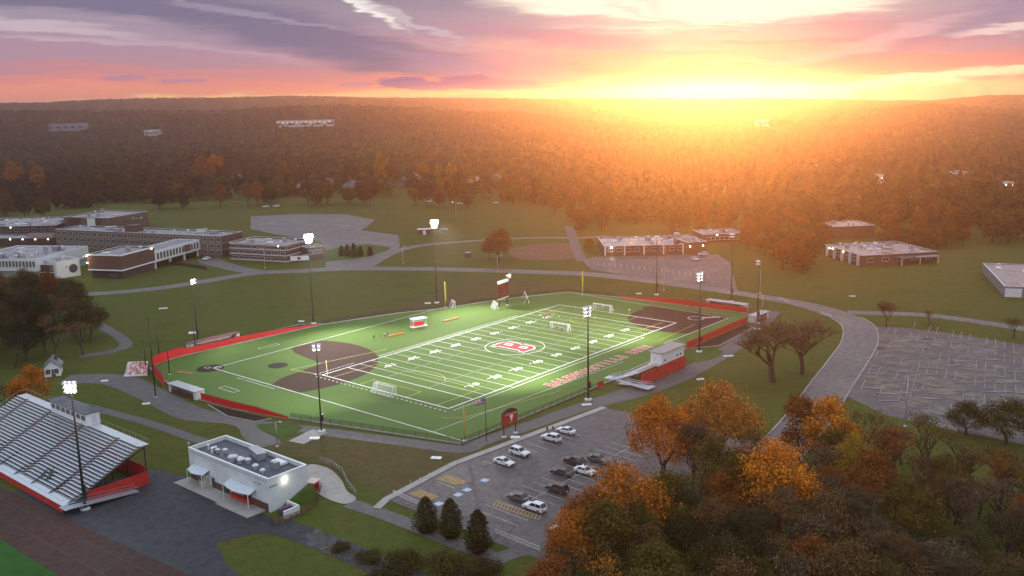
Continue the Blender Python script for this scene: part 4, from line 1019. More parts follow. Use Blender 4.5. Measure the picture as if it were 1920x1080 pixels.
for i, (u, v, pc, lab) in enumerate(((862, 383, P_WHITE, 'white car on the road under the far woods, right of the houses'), (930, 382, P_WHITE, 'white car on the road under the far woods near the sun glare'), (1265, 477, P_GREY, 'grey car at the middle school entrance'), (1318, 479, P_WHITE, 'pale car to the right of the middle school entrance'), (804, 379, P_WHITE, 'white car at the foot of the far houses'), (498, 389, P_WHITE, 'white van-like car on the field edge road above the school'), (518, 388, P_WHITE, 'second white car on the field edge road above the school'))):
    car(u, v, 'suv', pc, lab, YAW-pi/2+rnd.uniform(-.2, .2))

# ------------------------------------------------------------------ people
M_SKIN = mat('skin', (.42, .26, .19), .6, .06, 3); M_HAIR = mat('dark_hair', (.03, .02, .015), .7, .2, 6)
SHIRTS = [mat('white_shirt', (.75, .75, .74), .8, .06, 3), mat('red_shirt', (.40, .04, .04), .8, .1, 3), mat('dark_shirt', (.03, .03, .04), .8, .1, 3), mat('yellow_bib', (.65, .60, .10), .8, .1, 3), mat('orange_bib', (.65, .22, .04), .8, .1, 3)]
M_SHORTS = mat('dark_shorts', (.03, .03, .035), .8, .1, 3)
def skin_mesh(name, joints, edges, m, root=0):
    me = bpy.data.meshes.new('t'); me.from_pydata([j[:3] for j in joints], edges, [])
    o = bpy.data.objects.new('t', me); COL.objects.link(o)
    sk = o.modifiers.new('s', 'SKIN'); sk.use_smooth_shade = True
    for i, j in enumerate(joints): me.skin_vertices[0].data[i].radius = (j[3], j[3]*(j[4] if len(j) > 4 else 1)); me.skin_vertices[0].data[i].use_root = (i == root)
    sb_ = o.modifiers.new('d', 'SUBSURF'); sb_.levels = 1
    bpy.context.view_layer.update()
    r_ = bpy.data.meshes.new_from_object(o.evaluated_get(bpy.context.evaluated_depsgraph_get())); r_.name = name
    bpy.data.objects.remove(o); bpy.data.meshes.remove(me); r_.materials.clear(); r_.materials.append(m); return r_
def pose(step, arm):
    s = step; J = [(0, 0, .95, .13, .8), (0, 0, 1.15, .12, .75), (0, 0, 1.38, .15, .7), (0, 0, 1.50, .06), (0, .01, 1.60, .085), (0, .015, 1.72, .085),
         (.20, 0, 1.42, .055), (.26, arm*.12, 1.14, .045), (.25, arm*.30+.04, .92, .033), (.25, arm*.36+.05, .84, .035), (-.20, 0, 1.42, .055), (-.26, -arm*.12, 1.14, .045), (-.25, -arm*.28+.04, .92, .033), (-.25, -arm*.34+.05, .84, .035),
         (.10, 0, .88, .095), (.11, s*.16, .50, .065), (.11, s*.20-abs(s)*.10, .08, .045), (.11, s*.20+.14-abs(s)*.10, .04, .04), (-.10, 0, .88, .095), (-.11, -s*.12, .50, .065), (-.11, -s*.30, .10, .045), (-.11, -s*.30+.14, .05, .04)]
    E_ = [(0, 1), (1, 2), (2, 3), (3, 4), (4, 5), (2, 6), (6, 7), (7, 8), (8, 9), (2, 10), (10, 11), (11, 12), (12, 13), (0, 14), (14, 15), (15, 16), (16, 17), (0, 18), (18, 19), (19, 20), (20, 21)]
    return J, E_
PROTO_P = []
for st_, ar_ in ((.15, .3), (1.0, 1.0), (.6, -.6)):
    J, E_ = pose(st_, ar_)
    body = skin_mesh('body', J, E_, M_SKIN)
    shirt = skin_mesh('shirt', [(0, 0, .93, .145, .85), J[1][:3]+(.14, .8), (0, 0, 1.36, .165, .75), (0, 0, 1.47, .09), J[6][:3]+(.075,), tuple((a*.6+b*.4) for a, b in zip(J[7][:3], J[6][:3]))+(.065,), J[10][:3]+(.075,), tuple((a*.6+b*.4) for a, b in zip(J[11][:3], J[10][:3]))+(.065,)], [(0, 1), (1, 2), (2, 3), (2, 4), (4, 5), (2, 6), (6, 7)], SHIRTS[0])
    shorts = skin_mesh('shorts', [(0, 0, .97, .15, .85), J[14][:3]+(.112,), tuple((a*.75+b*.25) for a, b in zip(J[15][:3], J[14][:3]))+(.09,), J[18][:3]+(.112,), tuple((a*.75+b*.25) for a, b in zip(J[19][:3], J[18][:3]))+(.09,)], [(0, 1), (1, 2), (0, 3), (3, 4)], M_SHORTS)
    hair = skin_mesh('hair', [(0, -.02, 1.66, .085), (0, -.01, 1.74, .088)], [(0, 1)], M_HAIR)
    PROTO_P.append((body, shirt, shorts, hair))
def person(u, v, k, shirt, label, rz):
    p = G(u, v); b, s_, sh, h = PROTO_P[k]
    t = thing('person', label, 'person', (p.x, p.y, .08), rz, 'people on the turf')
    link('body', b, t)
    so_ = link('shirt', s_, t); so_.material_slots[0].link = 'OBJECT'; so_.material_slots[0].material = SHIRTS[shirt]
    link('shorts', sh, t); link('hair', h, t)
PPL = [(1013, 598, 0, 0, 'person in white standing at the left of the far huddle'), (1022, 595, 0, 4, 'person in orange bib at the back of the far huddle'), (1030, 593, 1, 4, 'person in orange bib running beside the far huddle'), (1039, 595, 0, 3, 'person in yellow bib at the right of the far huddle'), (1021, 600, 2, 2, 'person in dark shirt in front of the far huddle'),
       (1048, 601, 0, 0, 'person in white alone between the huddle and the midfield goal'), (1031, 618, 0, 2, 'person in dark shirt left of the midfield goal'), (1045, 622, 1, 2, 'person in dark shirt running in front of the midfield goal'), (1054, 625, 2, 2, 'person in dark shirt at the foot of the midfield goal'), (1068, 625, 0, 2, 'person in dark shirt at the right post of the midfield goal'),
       (1083, 624, 1, 2, 'person in dark shirt running right of the midfield goal'), (1093, 604, 0, 3, 'person in yellow bib left of the floodlight pole'), (1079, 583, 0, 3, 'person in yellow bib far up the field near the end line'), (1115, 603, 2, 0, 'person in white to the right of the floodlight pole'),
       (1131, 581, 0, 0, 'person in white just left of the far goal'), (1180, 588, 0, 0, 'person in white at the right post of the far goal'), (722, 634, 0, 0, 'person in white by the orange gear on the far touchline'), (727, 633, 2, 2, 'person in dark shirt by the orange gear on the far touchline'), (714, 637, 0, 2, 'person in dark shirt left of the orange gear on the far touchline'), (701, 638, 0, 2, 'person in dark shirt at the left end of the far touchline group'),
       (1026, 812, 0, 2, 'person in dark shirt standing by the kerb between the two upper white cars'), (1037, 812, 0, 2, 'person in dark shirt beside the topmost white sedan')]
for u, v, k, s_, lab in PPL: person(u, v, k, s_, lab, rnd.random()*6.28)
M_ORANGE = mat('orange_gear', (.50, .16, .04), .7, .2, 2)
for (u0, v0, u1, v1, lab) in ((728, 632, 757, 626, 'long orange training barrier lying on the far touchline behind the group'), (831, 604, 861, 597, 'orange training barrier lying between the white shelter and the scoreboard')):
    a, b = G(u0, v0), G(u1, v1); L_ = (b-a).length; t = thing('training_barrier', lab, 'barrier', (a.x, a.y, .08), atan2(b.y-a.y, b.x-a.x), 'orange training barriers')
    MB().box((L_/2, 0, .24), (L_, .7, .4)).build('padded_bar', M_ORANGE, t)
    for k in range(4): MB().box((L_*(k+.5)/4, 0, .03), (.2, 1.1, .06)).build('foot', M_BLACK, t)
# yellow stakes on the dry bank
for i, (u, v) in enumerate(((858, 870), (839, 878), (823, 886), (805, 894), (787, 903), (770, 909))):
    p = G(u, v); t = thing('marker_stake', 'pale marker stake in the leaning row down the brown bank', 'stake', (p.x, p.y, 0), 0, 'pale marker stakes on the brown bank')
    MB().box((0, 0, .45), (.16, .08, .9), .6, .2).build('stake', M_FOOT, t); MB().box((.1, 0, .8), (.2, .1, .2), .6, .2).build('flag_tip', M_YELLOWPOLE, t)
# ------------------------------------------------------------------ buildings
def brick_mat(name, c, c2, mortar, sx=3.0):
    m, t, b = new_mat(name)
    g = t.nodes.new('ShaderNodeTexCoord'); p = NX(t, g.outputs['Object'])
    br = t.nodes.new('ShaderNodeTexBrick'); br.inputs['Scale'].default_value = 1.0; br.inputs['Brick Width'].default_value = .8; br.inputs['Row Height'].default_value = .3; br.inputs['Mortar Size'].default_value = .03
    br.inputs['Color1'].default_value = c+(1,); br.inputs['Color2'].default_value = c2+(1,); br.inputs['Mortar'].default_value = mortar+(1,)
    sp = t.nodes.new('ShaderNodeSeparateXYZ'); t.links.new(p.s, sp.inputs[0])
    q = n_comb(t, NX(t, sp.outputs[0])+NX(t, sp.outputs[1]), sp_z := NX(t, sp.outputs[2]), 0.0); t.links.new(q.s, br.inputs['Vector'])
    nz = n_noise(t, p, .35, 4, .6)
    col = n_mix(t, nz.ss(.35, .7)*.45, NX(t, br.outputs['Color']), tuple(x*.6 for x in c))
    t.links.new(col.s, b.inputs['Base Color']); b.inputs['Roughness'].default_value = .85; return m
M_BRICK = brick_mat('red_brown_brick', (.135, .058, .040), (.105, .048, .036), (.13, .10, .085))
M_TANBRICK = brick_mat('tan_brick', (.17, .115, .080), (.14, .095, .068), (.15, .13, .11))
M_DARKBRICK = brick_mat('dark_brick', (.075, .045, .038), (.06, .038, .033), (.07, .06, .055))
M_BLOCK = brick_mat('white_painted_block', (.78, .82, .81), (.75, .79, .78), (.64, .68, .67))
def roof_mat(name, c, rough=.3, rv=.18):
    m, t, b = new_mat(name); g = t.nodes.new('ShaderNodeTexCoord'); p = NX(t, g.outputs['Object'])
    n1 = n_noise(t, p, .10, 5, .6); n2 = n_noise(t, n_scale(t, p, .35, 1, 1), .5, 4, .6)
    col = n_mix(t, n1.ss(.35, .65), tuple(x*.65 for x in c), c); col = n_mix(t, n2.ss(.5, .7)*.5, col, tuple(min(1, x*1.5) for x in c))
    t.links.new(col.s, b.inputs['Base Color']); t.links.new(n1.ss(.38, .62, max(.07, rough-rv), rough+rv).s, b.inputs['Roughness']); return m
M_WETROOF = roof_mat('wet_pale_roof_membrane', (.26, .26, .28), .3, .2); M_DARKROOF = roof_mat('dark_roof_membrane', (.075, .085, .105), .5, .2)
M_GREYROOF = roof_mat('grey_roof_membrane', (.20, .22, .25), .4, .2); M_REDROOF = roof_mat('red_white_wet_roof', (.34, .25, .23), .32, .2)
M_WINDOW = mat('dark_window_glass', (.025, .030, .036), .12, .2, .8); M_LITWIN = mat('window_glass_lit', (.8, .6, .3), .4, .1, 1, emit=1.2, emcol=(1, .75, .4))
M_TRIM = mat('white_trim', (.66, .66, .66), .6, .08, 1.5); M_DOOR = mat('dark_door_paint', (.06, .055, .06), .5, .1, 2)
M_SHINGLE = mat('grey_shingle_roof', (.10, .095, .095), .8, .25, 1.2); M_SIDING = mat('pale_siding', (.50, .50, .50), .7, .06, 1.0, stretch=(.3, .3, 6)); M_BLUESIDING = mat('blue_grey_siding', (.22, .25, .30), .7, .06, 1.0, stretch=(.3, .3, 6))
def frame(A, B):
    return Vector((A[0], A[1], 0)), atan2(B[1]-A[1], B[0]-A[0]), hypot(B[0]-A[0], B[1]-A[1])
WIN = {}
def window(parent, x, z, w, h, y=0.0, side='front', m=None, D=0, L=0, fm=None):
    """A glazed window set 3 cm proud of the wall plane, with its frame as a sub-part."""
    key = (round(w, 2), round(h, 2), (m or M_WINDOW).name, (fm or M_TRIM).name)
    if key not in WIN:
        g = MB().box((0, -.03, 0), (w, .06, h)).mesh('window', m or M_WINDOW)
        f = MB().box((0, -.06, h/2+.05), (w+.2, .12, .1)).box((0, -.08, -h/2-.06), (w+.3, .16, .12)).box((-w/2-.05, -.06, 0), (.1, .12, h)).box((w/2+.05, -.06, 0), (.1, .12, h)).box((0, -.045, 0), (.06, .09, h)).mesh('window_frame', fm or M_TRIM)
        WIN[key] = (g, f)
    g, f = WIN[key]
    o = link('window', g, parent)
    if side == 'front': o.location = (x, y, z)
    elif side == 'right': o.location = (L, x, z); o.rotation_euler = (0, 0, pi/2)
    elif side == 'left': o.location = (0, x, z); o.rotation_euler = (0, 0, -pi/2)
    link('window_frame', f, o); return o
ROOF_UNITS = {}
def roof_unit(parent, x, y, z, kind, rz=0.0, s=1.0):
    key = (kind, s)
    if key not in ROOF_UNITS:
        if kind == 'fan': mb = MB().lathe([(.32, 0), (.32, .55), (.62, .60), (.66, .85), (.40, 1.05), (.1, 1.1)], 12); mm_ = M_ALU
        elif kind == 'pipe': mb = MB().lathe([(.16, 0), (.16, .9), (.30, .92), (.30, 1.1), (.1, 1.2)], 10); mm_ = M_WPAINT
        elif kind == 'box': mb = MB().box((0, 0, .6), (1.6, 1.2, 1.2)).box((0, 0, 1.26), (1.4, 1.0, .1)).box((.5, -.63, .6), (.5, .08, .8)); mm_ = M_GALV
        elif kind == 'long': mb = MB().box((0, 0, .75), (4.6, 1.7, 1.3)).box((0, 0, 1.45), (4.8, 1.9, .12)).box((-1.4, -.9, .8), (1.2, .1, .9)).box((1.4, -.9, .8), (1.2, .1, .9)); mm_ = M_GALV
        else: mb = MB().box((0, 0, .25), (2.6, 1.5, .3)).box((0, 0, .45), (2.4, 1.3, .1)); mm_ = M_WPAINT
        if s != 1: mb.v = [(a*s, b*s, c*s) for a, b, c in mb.v]
        ROOF_UNITS[key] = mb.mesh({'fan': 'roof_fan', 'pipe': 'roof_vent', 'box': 'roof_unit', 'long': 'air_handler', 'hatch': 'roof_hatch'}[kind], mm_)
    return link(ROOF_UNITS[key].name.split('.')[0], ROOF_UNITS[key], parent, (x, y, z), rz)
def block(t, L, D, H, m, roof=M_GREYROOF, par=.5, trim=M_TRIM, z0=0.0, y0=0.0, x0=0.0, cap=True):
    """Flat-roofed wall shell with parapet, roof deck and coping, as three parts."""
    w = MB(); th = .3
    pts = [(x0, y0), (x0+L, y0), (x0+L, y0+D), (x0, y0+D)]
    w.box((x0+L/2, y0+th/2, (z0+H)/2), (L, th, H-z0)).box((x0+L/2, y0+D-th/2, (z0+H)/2), (L, th, H-z0))
    w.box((x0+th/2, y0+D/2, (z0+H)/2), (th, D-2*th, H-z0)).box((x0+L-th/2, y0+D/2, (z0+H)/2), (th, D-2*th, H-z0))
    w.build('wall', m, t)
    r = MB().box((x0+L/2, y0+D/2, H-par-.1), (L-2*th-.01, D-2*th-.01, .2)).build('roof', roof, t)
    if cap:
        c = MB(); k = .42
        c.box((x0+L/2, y0+.15, H+.04), (L+.12, k, .08)).box((x0+L/2, y0+D-.15, H+.04), (L+.12, k, .08)).box((x0+.15, y0+D/2, H+.04), (k, D-.72, .08)).box((x0+L-.15, y0+D/2, H+.04), (k, D-.72, .08))
        c.build('coping', trim, t)
    return r
def wall_lamp(t, x, y, z, m=None):
    l_ = MB().box((0, 0, 0), (.5, .3, .35)).box((0, 0, .2), (.6, .4, .06)).build('wall_lamp', m or M_WALLLAMP, t, loc=(x, y, z)); return l_
def point(parent, loc, e, c=(1, .9, .7), r=.15):
    l = bpy.data.lights.new('wall_lamp_light', 'POINT'); l.energy = e; l.color = c; l.shadow_soft_size = r
    o = bpy.data.objects.new('wall_lamp_light', l); COL.objects.link(o); o.parent = parent; o.location = loc; return o

# --- white concession building
loc, rz, L = frame((-63.3, 12.4), (-63.3, -14.6)); D = 8.9
t = thing('concession_building', 'white block building with dark recessed roof and two white awnings beside the grandstand', 'building', loc, rz)
block(t, L, D, 6.6, M_BLOCK, M_DARKROOF, .75, M_WPAINT)
db = MB()
db.box((0, -.05, 6.05), (.22, .10, .42)); dm_ = db.mesh('dentil', mat('grey_dentil_block', (.40, .42, .44), .8, .1, 2))
for i in range(34): link('dentil', dm_, t, (.8+i*(L-1.6)/33, 0, 0))
for (x, w_, h_) in ((3.2, 6.0, 1.6), (11, 4.2, 1.5), (22.6, 7.8, 1.6)): MB().box((x, -.04, h_/2), (w_, .08, h_)).build('brick_base_panel', M_BRICK, t)
def awning(x0, w):
    n = 10; ab = MB(); top, bot = [], []
    for i in range(n+1):
        s_ = i/n; x = x0+w*s_; y = -1.5-.75*sin(pi*s_); top.append((x, -.02, 3.55)); bot.append((x, y, 2.95))
    vs = top+bot+[(p[0], p[1], p[2]-.14) for p in top]+[(p[0], p[1], p[2]-.14) for p in bot]; k = n+1; fs = []
    for i in range(n): fs += [(i, k+i, k+i+1, i+1), (2*k+i+1, 3*k+i+1, 3*k+i, 2*k+i), (k+i, 3*k+i, 3*k+i+1, k+i+1)]
    fs += [(0, 2*k, 3*k, k), (n, k+n, 3*k+n, 2*k+n)]
    a_ = ab.add(vs, fs).build('awning', mat('pale_blue_awning', (.58, .66, .70), .5, .08, 1.5), t)
    for x in (x0+.2, x0+w-.2): MB().tube((x, -1.75, 0), (x, -1.75, 2.95), .08).build('awning_post', M_WPAINT, a_)
awning(1.6, 5.6); awning(14.2, 8.6)
kb_ = MB().box((5.9, -.5, 1.3), (2.6, 1.0, 2.6)).build('serving_kiosk', mat('cream_kiosk_paint', (.52, .48, .36), .7, .08, 1.5), t)
MB().box((5.5, -1.03, 1.7), (1.2, .08, .9)).build('serving_hatch', M_WINDOW, kb_)
MB().box((18.2, -.42, .95), (6.6, .8, .18)).box((18.2, -.3, .45), (6.4, .5, .9)).build('serving_counter', M_REDFENCE, t)
MB().box((18.2, -.05, 1.95), (6.2, .1, 1.5)).build('service_opening', M_DOOR, t)
for x in (8.4, 12.9, 13.7): MB().box((x, -.05, 1.1), (1.0, .10, 2.2)).build('door', M_DOOR, t)
MB().box((L/2-6, -1.8, .08), (16, 3.6, .14)).build('apron_slab', M_CONC, t)
MB().box((20.5, -2.1, .09), (10.5, 4.2, .16)).build('apron_slab', M_CONC, t)
for (x, y, k, s_) in ((2.6, 3.0, 'pipe', 1), (4.0, 3.6, 'fan', .8), (4.6, 2.6, 'pipe', 1), (5.2, 2.2, 'pipe', 1.1), (5.6, 3.2, 'fan', .8), (7.0, 4.0, 'fan', .9), (11.6, 3.2, 'fan', .9), (12.2, 2.2, 'fan', 1.3), (12.7, 3.8, 'hatch', .8), (14.3, 2.6, 'fan', 1.0), (15.5, 3.6, 'fan', 1.0), (19.3, 2.6, 'fan', 1.0), (22.2, 2.2, 'fan', .9), (21.8, 5.4, 'box', 1.0)): roof_unit(t, x, y, 5.85, k, 0, s_)
roof_unit(t, 14.4, 6.6, 5.85, 'long', -.25, 1.05); roof_unit(t, 20.6, 7.2, 5.85, 'hatch', 0, 1.2)
wall_lamp(t, L+.12, 3.6, 5.5); point(t, (L+.7, 3.6, 5.2), 45)
wb = MB()
for (x, s_) in ((22.8, 1.0), (24.2, .7)): wb.box((x, -.05, 5.0), (s_, .05, .16))
wb.build('sign_lettering', mat('grey_sign_letters', (.20, .20, .22), .6, .1, 2), t)
MB().box((L+.05, 1.0, 5.0), (.05, 1.8, .2)).build('sign_lettering', mat('grey_sign_letters', (.2, .2, .22)), t)
MB().tube((-.25, .3, 0), (-.25, .3, 7.3), .12).lathe([(.25, 7.2), (.3, 7.5), (.1, 7.6)], 8, (-.25, .3, 0)).build('flue_pipe', M_GALV, t)
# bank of earth against the right end wall, low walled bay, railings
bk = MB().add([(-54.4, -14.9, 0), (-54.4, -14.9, 2.9), (-62.0, -14.9, 0), (-54.4, -17.8, 0), (-54.4, -16.2, 2.9)], [(0, 2, 1), (0, 1, 4, 3), (1, 2, 4), (2, 3, 4), (0, 3, 2)]).build('earth_bank', M_VERGE); bk['kind'] = 'structure'
p0 = Vector((-63.6, -15.3, 0)); t = thing('walled_bay', 'low white walled bay with purple bins at the right corner of the concession building', 'walled bay', p0, 0)
MB().wall([Vector((.2, -3.6)), Vector((3.6, -3.6)), Vector((3.6, -.1))], 0, 1.5, .35).build('bay_wall', M_WPAINT, t)
for i, x in enumerate((.9, 1.9, 2.8)): MB().box((x, -1.6, .55), (.8, .8, 1.1)).box((x, -1.6, 1.14), (.9, .9, .08)).build('bin', mat('purple_bin', (.10, .05, .13), .5, .1, 2), t)
fence([(-65, -17.2), (-66.3, -19.8), (-60.5, -20.4), (-56, -18.6), (-50, -13)], 'reddish metal railing below the right end of the concession building', 1.1, m=net_mat('red_railing_mesh', (.25, .10, .09), .3), posts=M_MAROON, step=1.2, name='railing', cat='railing')
fence([tuple(G(u, v)[:2]) for u, v in ((600, 866), (622, 872), (642, 888), (652, 910), (668, 930))], 'curved pale railing round the concrete plaza behind the concession building', 1.1, m=net_mat('grey_railing_mesh', (.4, .4, .4), .2), posts=M_GALV, step=1.5, name='railing', cat='railing')
# red vending / gate cluster
p = G(588, 920); t = thing('ticket_booth', 'small pink and red booth beside the plaza behind the concession building', 'booth', (p.x, p.y, 0), .3)
MB().box((0, 0, 1.0), (1.9, 1.6, 2.0)).build('wall', M_REDPAD, t); MB().box((0, 0, 2.1), (2.5, 2.2, .18)).build('roof', M_PINK, t); MB().box((0, -.84, 1.2), (1.0, .08, .8)).build('window', M_WINDOW, t)

# --- home grandstand
loc, rz, L = frame((-87.6, 72.2), (-87.6, 16.6)); NR = 20; D = 18.2
t = thing('grandstand', 'long aluminium grandstand with rows of bench seats facing the running track', 'grandstand', loc, rz)
Z0, Z1 = 1.5, 8.3; y0_, dep = 2.3, .70; ris = (Z1-Z0)/NR
deck = MB().box((L/2, 1.15, Z0-.08), (L, 2.3, .14)); deck.box((L/2, y0_+NR*dep+.95, Z1-.06), (L, 1.9, .12)); deck.build('walkway_deck', M_ALU, t)
# the rows, broken by four stair aisles
aw = 1.3; ais = [L*.10, L*.33, L*.60, L*.86]
segs = []; x_ = 0.0
for a in ais: segs.append((x_, a-aw/2)); x_ = a+aw/2
segs.append((x_, L))
rowb = MB(); footb = MB()
for a, b in segs:
    rowb.box(((a+b)/2, .38, .42), (b-a, .30, .05)); footb.box(((a+b)/2, .13, -.02), (b-a, .52, .04)); footb.box(((a+b)/2, .67, .15), (b-a, .02, .30))
rme, fme = rowb.mesh('bench_row', M_ALU), footb.mesh('footboard', M_ALUD)
for k in range(NR):
    o = link('bench_row', rme, t, (0, y0_+k*dep, Z0+(k)*ris+.03)); link('footboard', fme, o)
for a in ais:
    sb_ = MB()
    for k in range(NR): sb_.box((a, y0_+k*dep+dep/2, Z0+k*ris+ris*.5), (aw-.06, dep-.02, .06))
    s_ = sb_.build('aisle_steps', mat('dull_aisle_metal', (.20, .17, .18), .6, .25, 2), t)
    rl = MB()
    for k in range(1, NR, 5):
        y = y0_+k*dep; z_ = Z0+k*ris; rl.poly([(a, y, z_), (a, y, z_+.95), (a, y+2.6*dep, z_+2.6*ris+.95), (a, y+2.6*dep, z_+2.6*ris)], .03, 5)
    rl.build('aisle_handrail', mat('red_handrail', (.22, .08, .09), .5, .1, 2), s_)
br = MB(); yb_ = y0_+NR*dep+1.85
br.poly([(0, yb_-1.8, Z1+1.1), (0, yb_, Z1+1.1), (L, yb_, Z1+1.1), (L, yb_-1.8, Z1+1.1)], .035, 5)
for i in range(24): br.tube((L*i/23, yb_, Z1), (L*i/23, yb_, Z1+1.1), .03, .03, 5)
br.build('back_rail', mat('yellowish_rail', (.30, .32, .22), .5, .1, 2), t)
sr = MB()
for x in (0, L): sr.poly([(x, 0, Z0+1.0), (x, y0_, Z0+1.0), (x, y0_+NR*dep, Z1+1.0)], .035, 5)
for x in (0, L):
    for k in range(0, NR+1, 3): sr.tube((x, y0_+k*dep, Z0+k*ris), (x, y0_+k*dep, Z0+k*ris+1.0), .03, .03, 5)
sr.poly([(0, 0, Z0+1), (L, 0, Z0+1)], .035, 5)
sr.build('side_rail', M_GALV, t)
MB().box((L/2, .06, .72), (L, .08, 1.4)).build('front_skirt', M_REDFENCE, t)
uf = MB()
for i in range(8):
    x = .4+(L-.8)*i/7
    uf.tube((x, 1, Z0-.15), (x, yb_-.6, Z1-.55), .14)
    for y in (4, 9, 14, yb_-.8): uf.tube((x, y, 0), (x, y, Z0+(y-1)/(yb_-1.6)*(Z1-Z0)-.45), .12)
uf.build('steel_understructure', M_BLACK, t)
MB().box((L-.1, yb_*.62, 1.35), (.10, yb_*.7, 2.7)).build('end_fence', M_REDFENCE, t)
MB().box((L/2, yb_-.3, 1.6), (L-4, .1, 3.2)).build('back_fence', M_REDFENCE, t)
rp = MB()
rp.add([(L+.4, 1.0, 1.4), (L+2.4, 1.0, 1.4), (L+2.4, 14.0, .15), (L+.4, 14.0, .15), (L+.4, 1.0, 1.25), (L+2.4, 1.0, 1.25), (L+2.4, 14.0, 0), (L+.4, 14.0, 0)], [(0, 1, 2, 3), (7, 6, 5, 4), (0, 4, 5, 1), (1, 5, 6, 2), (2, 6, 7, 3), (3, 7, 4, 0)])
rp.box((L+1.2, .2, 1.38), (2.6, 1.6, .12))
for x in (L+.4, L+2.4): rp.poly([(x, 1, 2.4), (x, 14, 1.15)], .04, 5); rp.poly([(x, 1, 1.9), (x, 14, .65)], .03, 5)
rp.build('access_ramp', M_ALUD, t)
# press box on top of it
pbx = MB(); px0, px1 = 72.2-53.5, 72.2-37.0; py = yb_-2.6
pb_ = MB().box(((px0+px1)/2, py+1.5, Z1+1.35), (px1-px0, 3.0, 2.7)).build('press_box', M_WPAINT, t)
MB().box(((px0+px1)/2, py+1.4, Z1+2.78), (px1-px0+.6, 3.8, .16)).build('roof', M_DARKROOF, pb_)
for i in range(7): MB().box((px0+1.3+i*(px1-px0-2.6)/6, py-.03, Z1+1.6), (1.7, .06, .95)).build('window', M_WINDOW, pb_)
MB().box((px1+.03, py+1.7, Z1+1.05), (.06, .9, 2.0)).build('door', M_TRIM, pb_); MB().poly([(px0, py-.3, Z1+2.86), (px0, py-.3, Z1+3.7), (px1, py+3, Z1+3.7), (px1, py+3, Z1+2.86)], .03, 5).build('roof_rail', M_GALV, pb_)
# person-sized green cover on the lower seats
t2 = thing('seat_tarp', 'crumpled dark green cover lying over lower rows of the grandstand', 'tarpaulin', (-84.4, 33.2, 0), rz)
tb = MB(); N_ = 8
for i in range(N_+1):
    for j in range(N_+1):
        x = i/N_*3.4; y = j/N_*2.1; tb.v.append((x+.25*sin(3*y), y, Z0+(y+.9)*ris/dep+.30+.16*sin(2.3*x+1.7*y)+.1*sin(5*x)))
for i in range(N_):
    for j in range(N_): o_ = i*(N_+1)+j; tb.f.append((o_, o_+N_+1, o_+N_+2, o_+1))
tb.build('tarp', mat('dark_green_tarp', (.02, .045, .03), .7, .3, 2), t2, True)

# --- visitor bleacher with press box
loc, rz, L = frame((43, -28.6), (66, -28.6)); D = 8.8
t = thing('visitor_bleacher', 'small bleacher with red wrapped back, white press box and folded ramp on the near touchline', 'bleacher', loc, rz)
MB().box((L/2, .05, 1.75), (L, .1, 3.5)).build('back_wrap', M_REDFENCE, t); MB().box((L-.05, D/2, 1.5), (.1, D-.21, 2.4)).build('end_wrap', M_REDFENCE, t)
o_r = MB().box((L/2-2, 0, .42), (L-4, .3, .05)).mesh('bench_row', M_ALU); f_r = MB().box((L/2-2, -.3, 0), (L-4, .55, .05)).mesh('footboard', M_ALUD)
for k in range(8):
    b_r = link('bench_row', o_r, t, (1, D-1.2-k*.62, .7+k*.33)); link('footboard', f_r, b_r)
MB().box((L/2, 2.4, 3.32), (L, 1.8, .12)).build('walkway_deck', M_ALU, t)
vr = MB(); vr.poly([(0, 1.5, 4.4), (L-13, 1.5, 4.4)], .04, 5).poly([(0, 3.2, 4.4), (L-13, 3.2, 4.4)], .04, 5)
for i in range(9): vr.tube((i*1.2, 1.5, 3.3), (i*1.2, 1.5, 4.4), .03, .03, 5); vr.tube((i*1.2, 3.2, 3.3), (i*1.2, 3.2, 4.4), .03, .03, 5)
vr.build('walkway_rail', M_WPAINT, t)
MB().box((5, 1.5, 3.85), (10, .05, .8)).build('rail_panel', M_WPAINT, t)
uf = MB()
for i in range(6):
    for y in (.4, 3, 6): uf.tube((.4+i*4.4, y, 0), (.4+i*4.4, y, 3.2-max(0, y-3)*.45), .08)
uf.build('steel_understructure', M_BLACK, t)
pb_ = MB().box((16.4, 2.0, 5.1), (11.6, 3.6, 3.1)).build('press_box', M_WPAINT, t)
MB().box((16.4, 2.1, 6.75), (12.4, 4.6, .18)).build('roof', mat('speckled_grey_roof', (.30, .28, .28), .6, .35, 2.5), pb_)
for x in (12.2, 18.6, 20.4): MB().box((x, .17, 4.5), (.7, .06, .5)).build('window', M_WINDOW, pb_)
for x in (12, 14.2, 16.4, 18.6, 20.8): MB().box((x, 3.84, 5.4), (1.7, .06, 1.1)).build('window', M_WINDOW, pb_)
MB().box((10.55, 2.6, 4.7), (.10, .9, 2.0)).build('door', M_TRIM, pb_); MB().box((9.9, 2.2, 3.42), (1.3, 3.4, .1)).build('landing', M_ALU, pb_)
MB().poly([(11, .6, 6.85), (11, .6, 7.7), (11, 3.9, 7.7), (21.8, 3.9, 7.7), (21.8, .6, 7.7), (21.8, .6, 6.85)], .03, 5).build('roof_rail', M_GALV, pb_)
rp = MB()
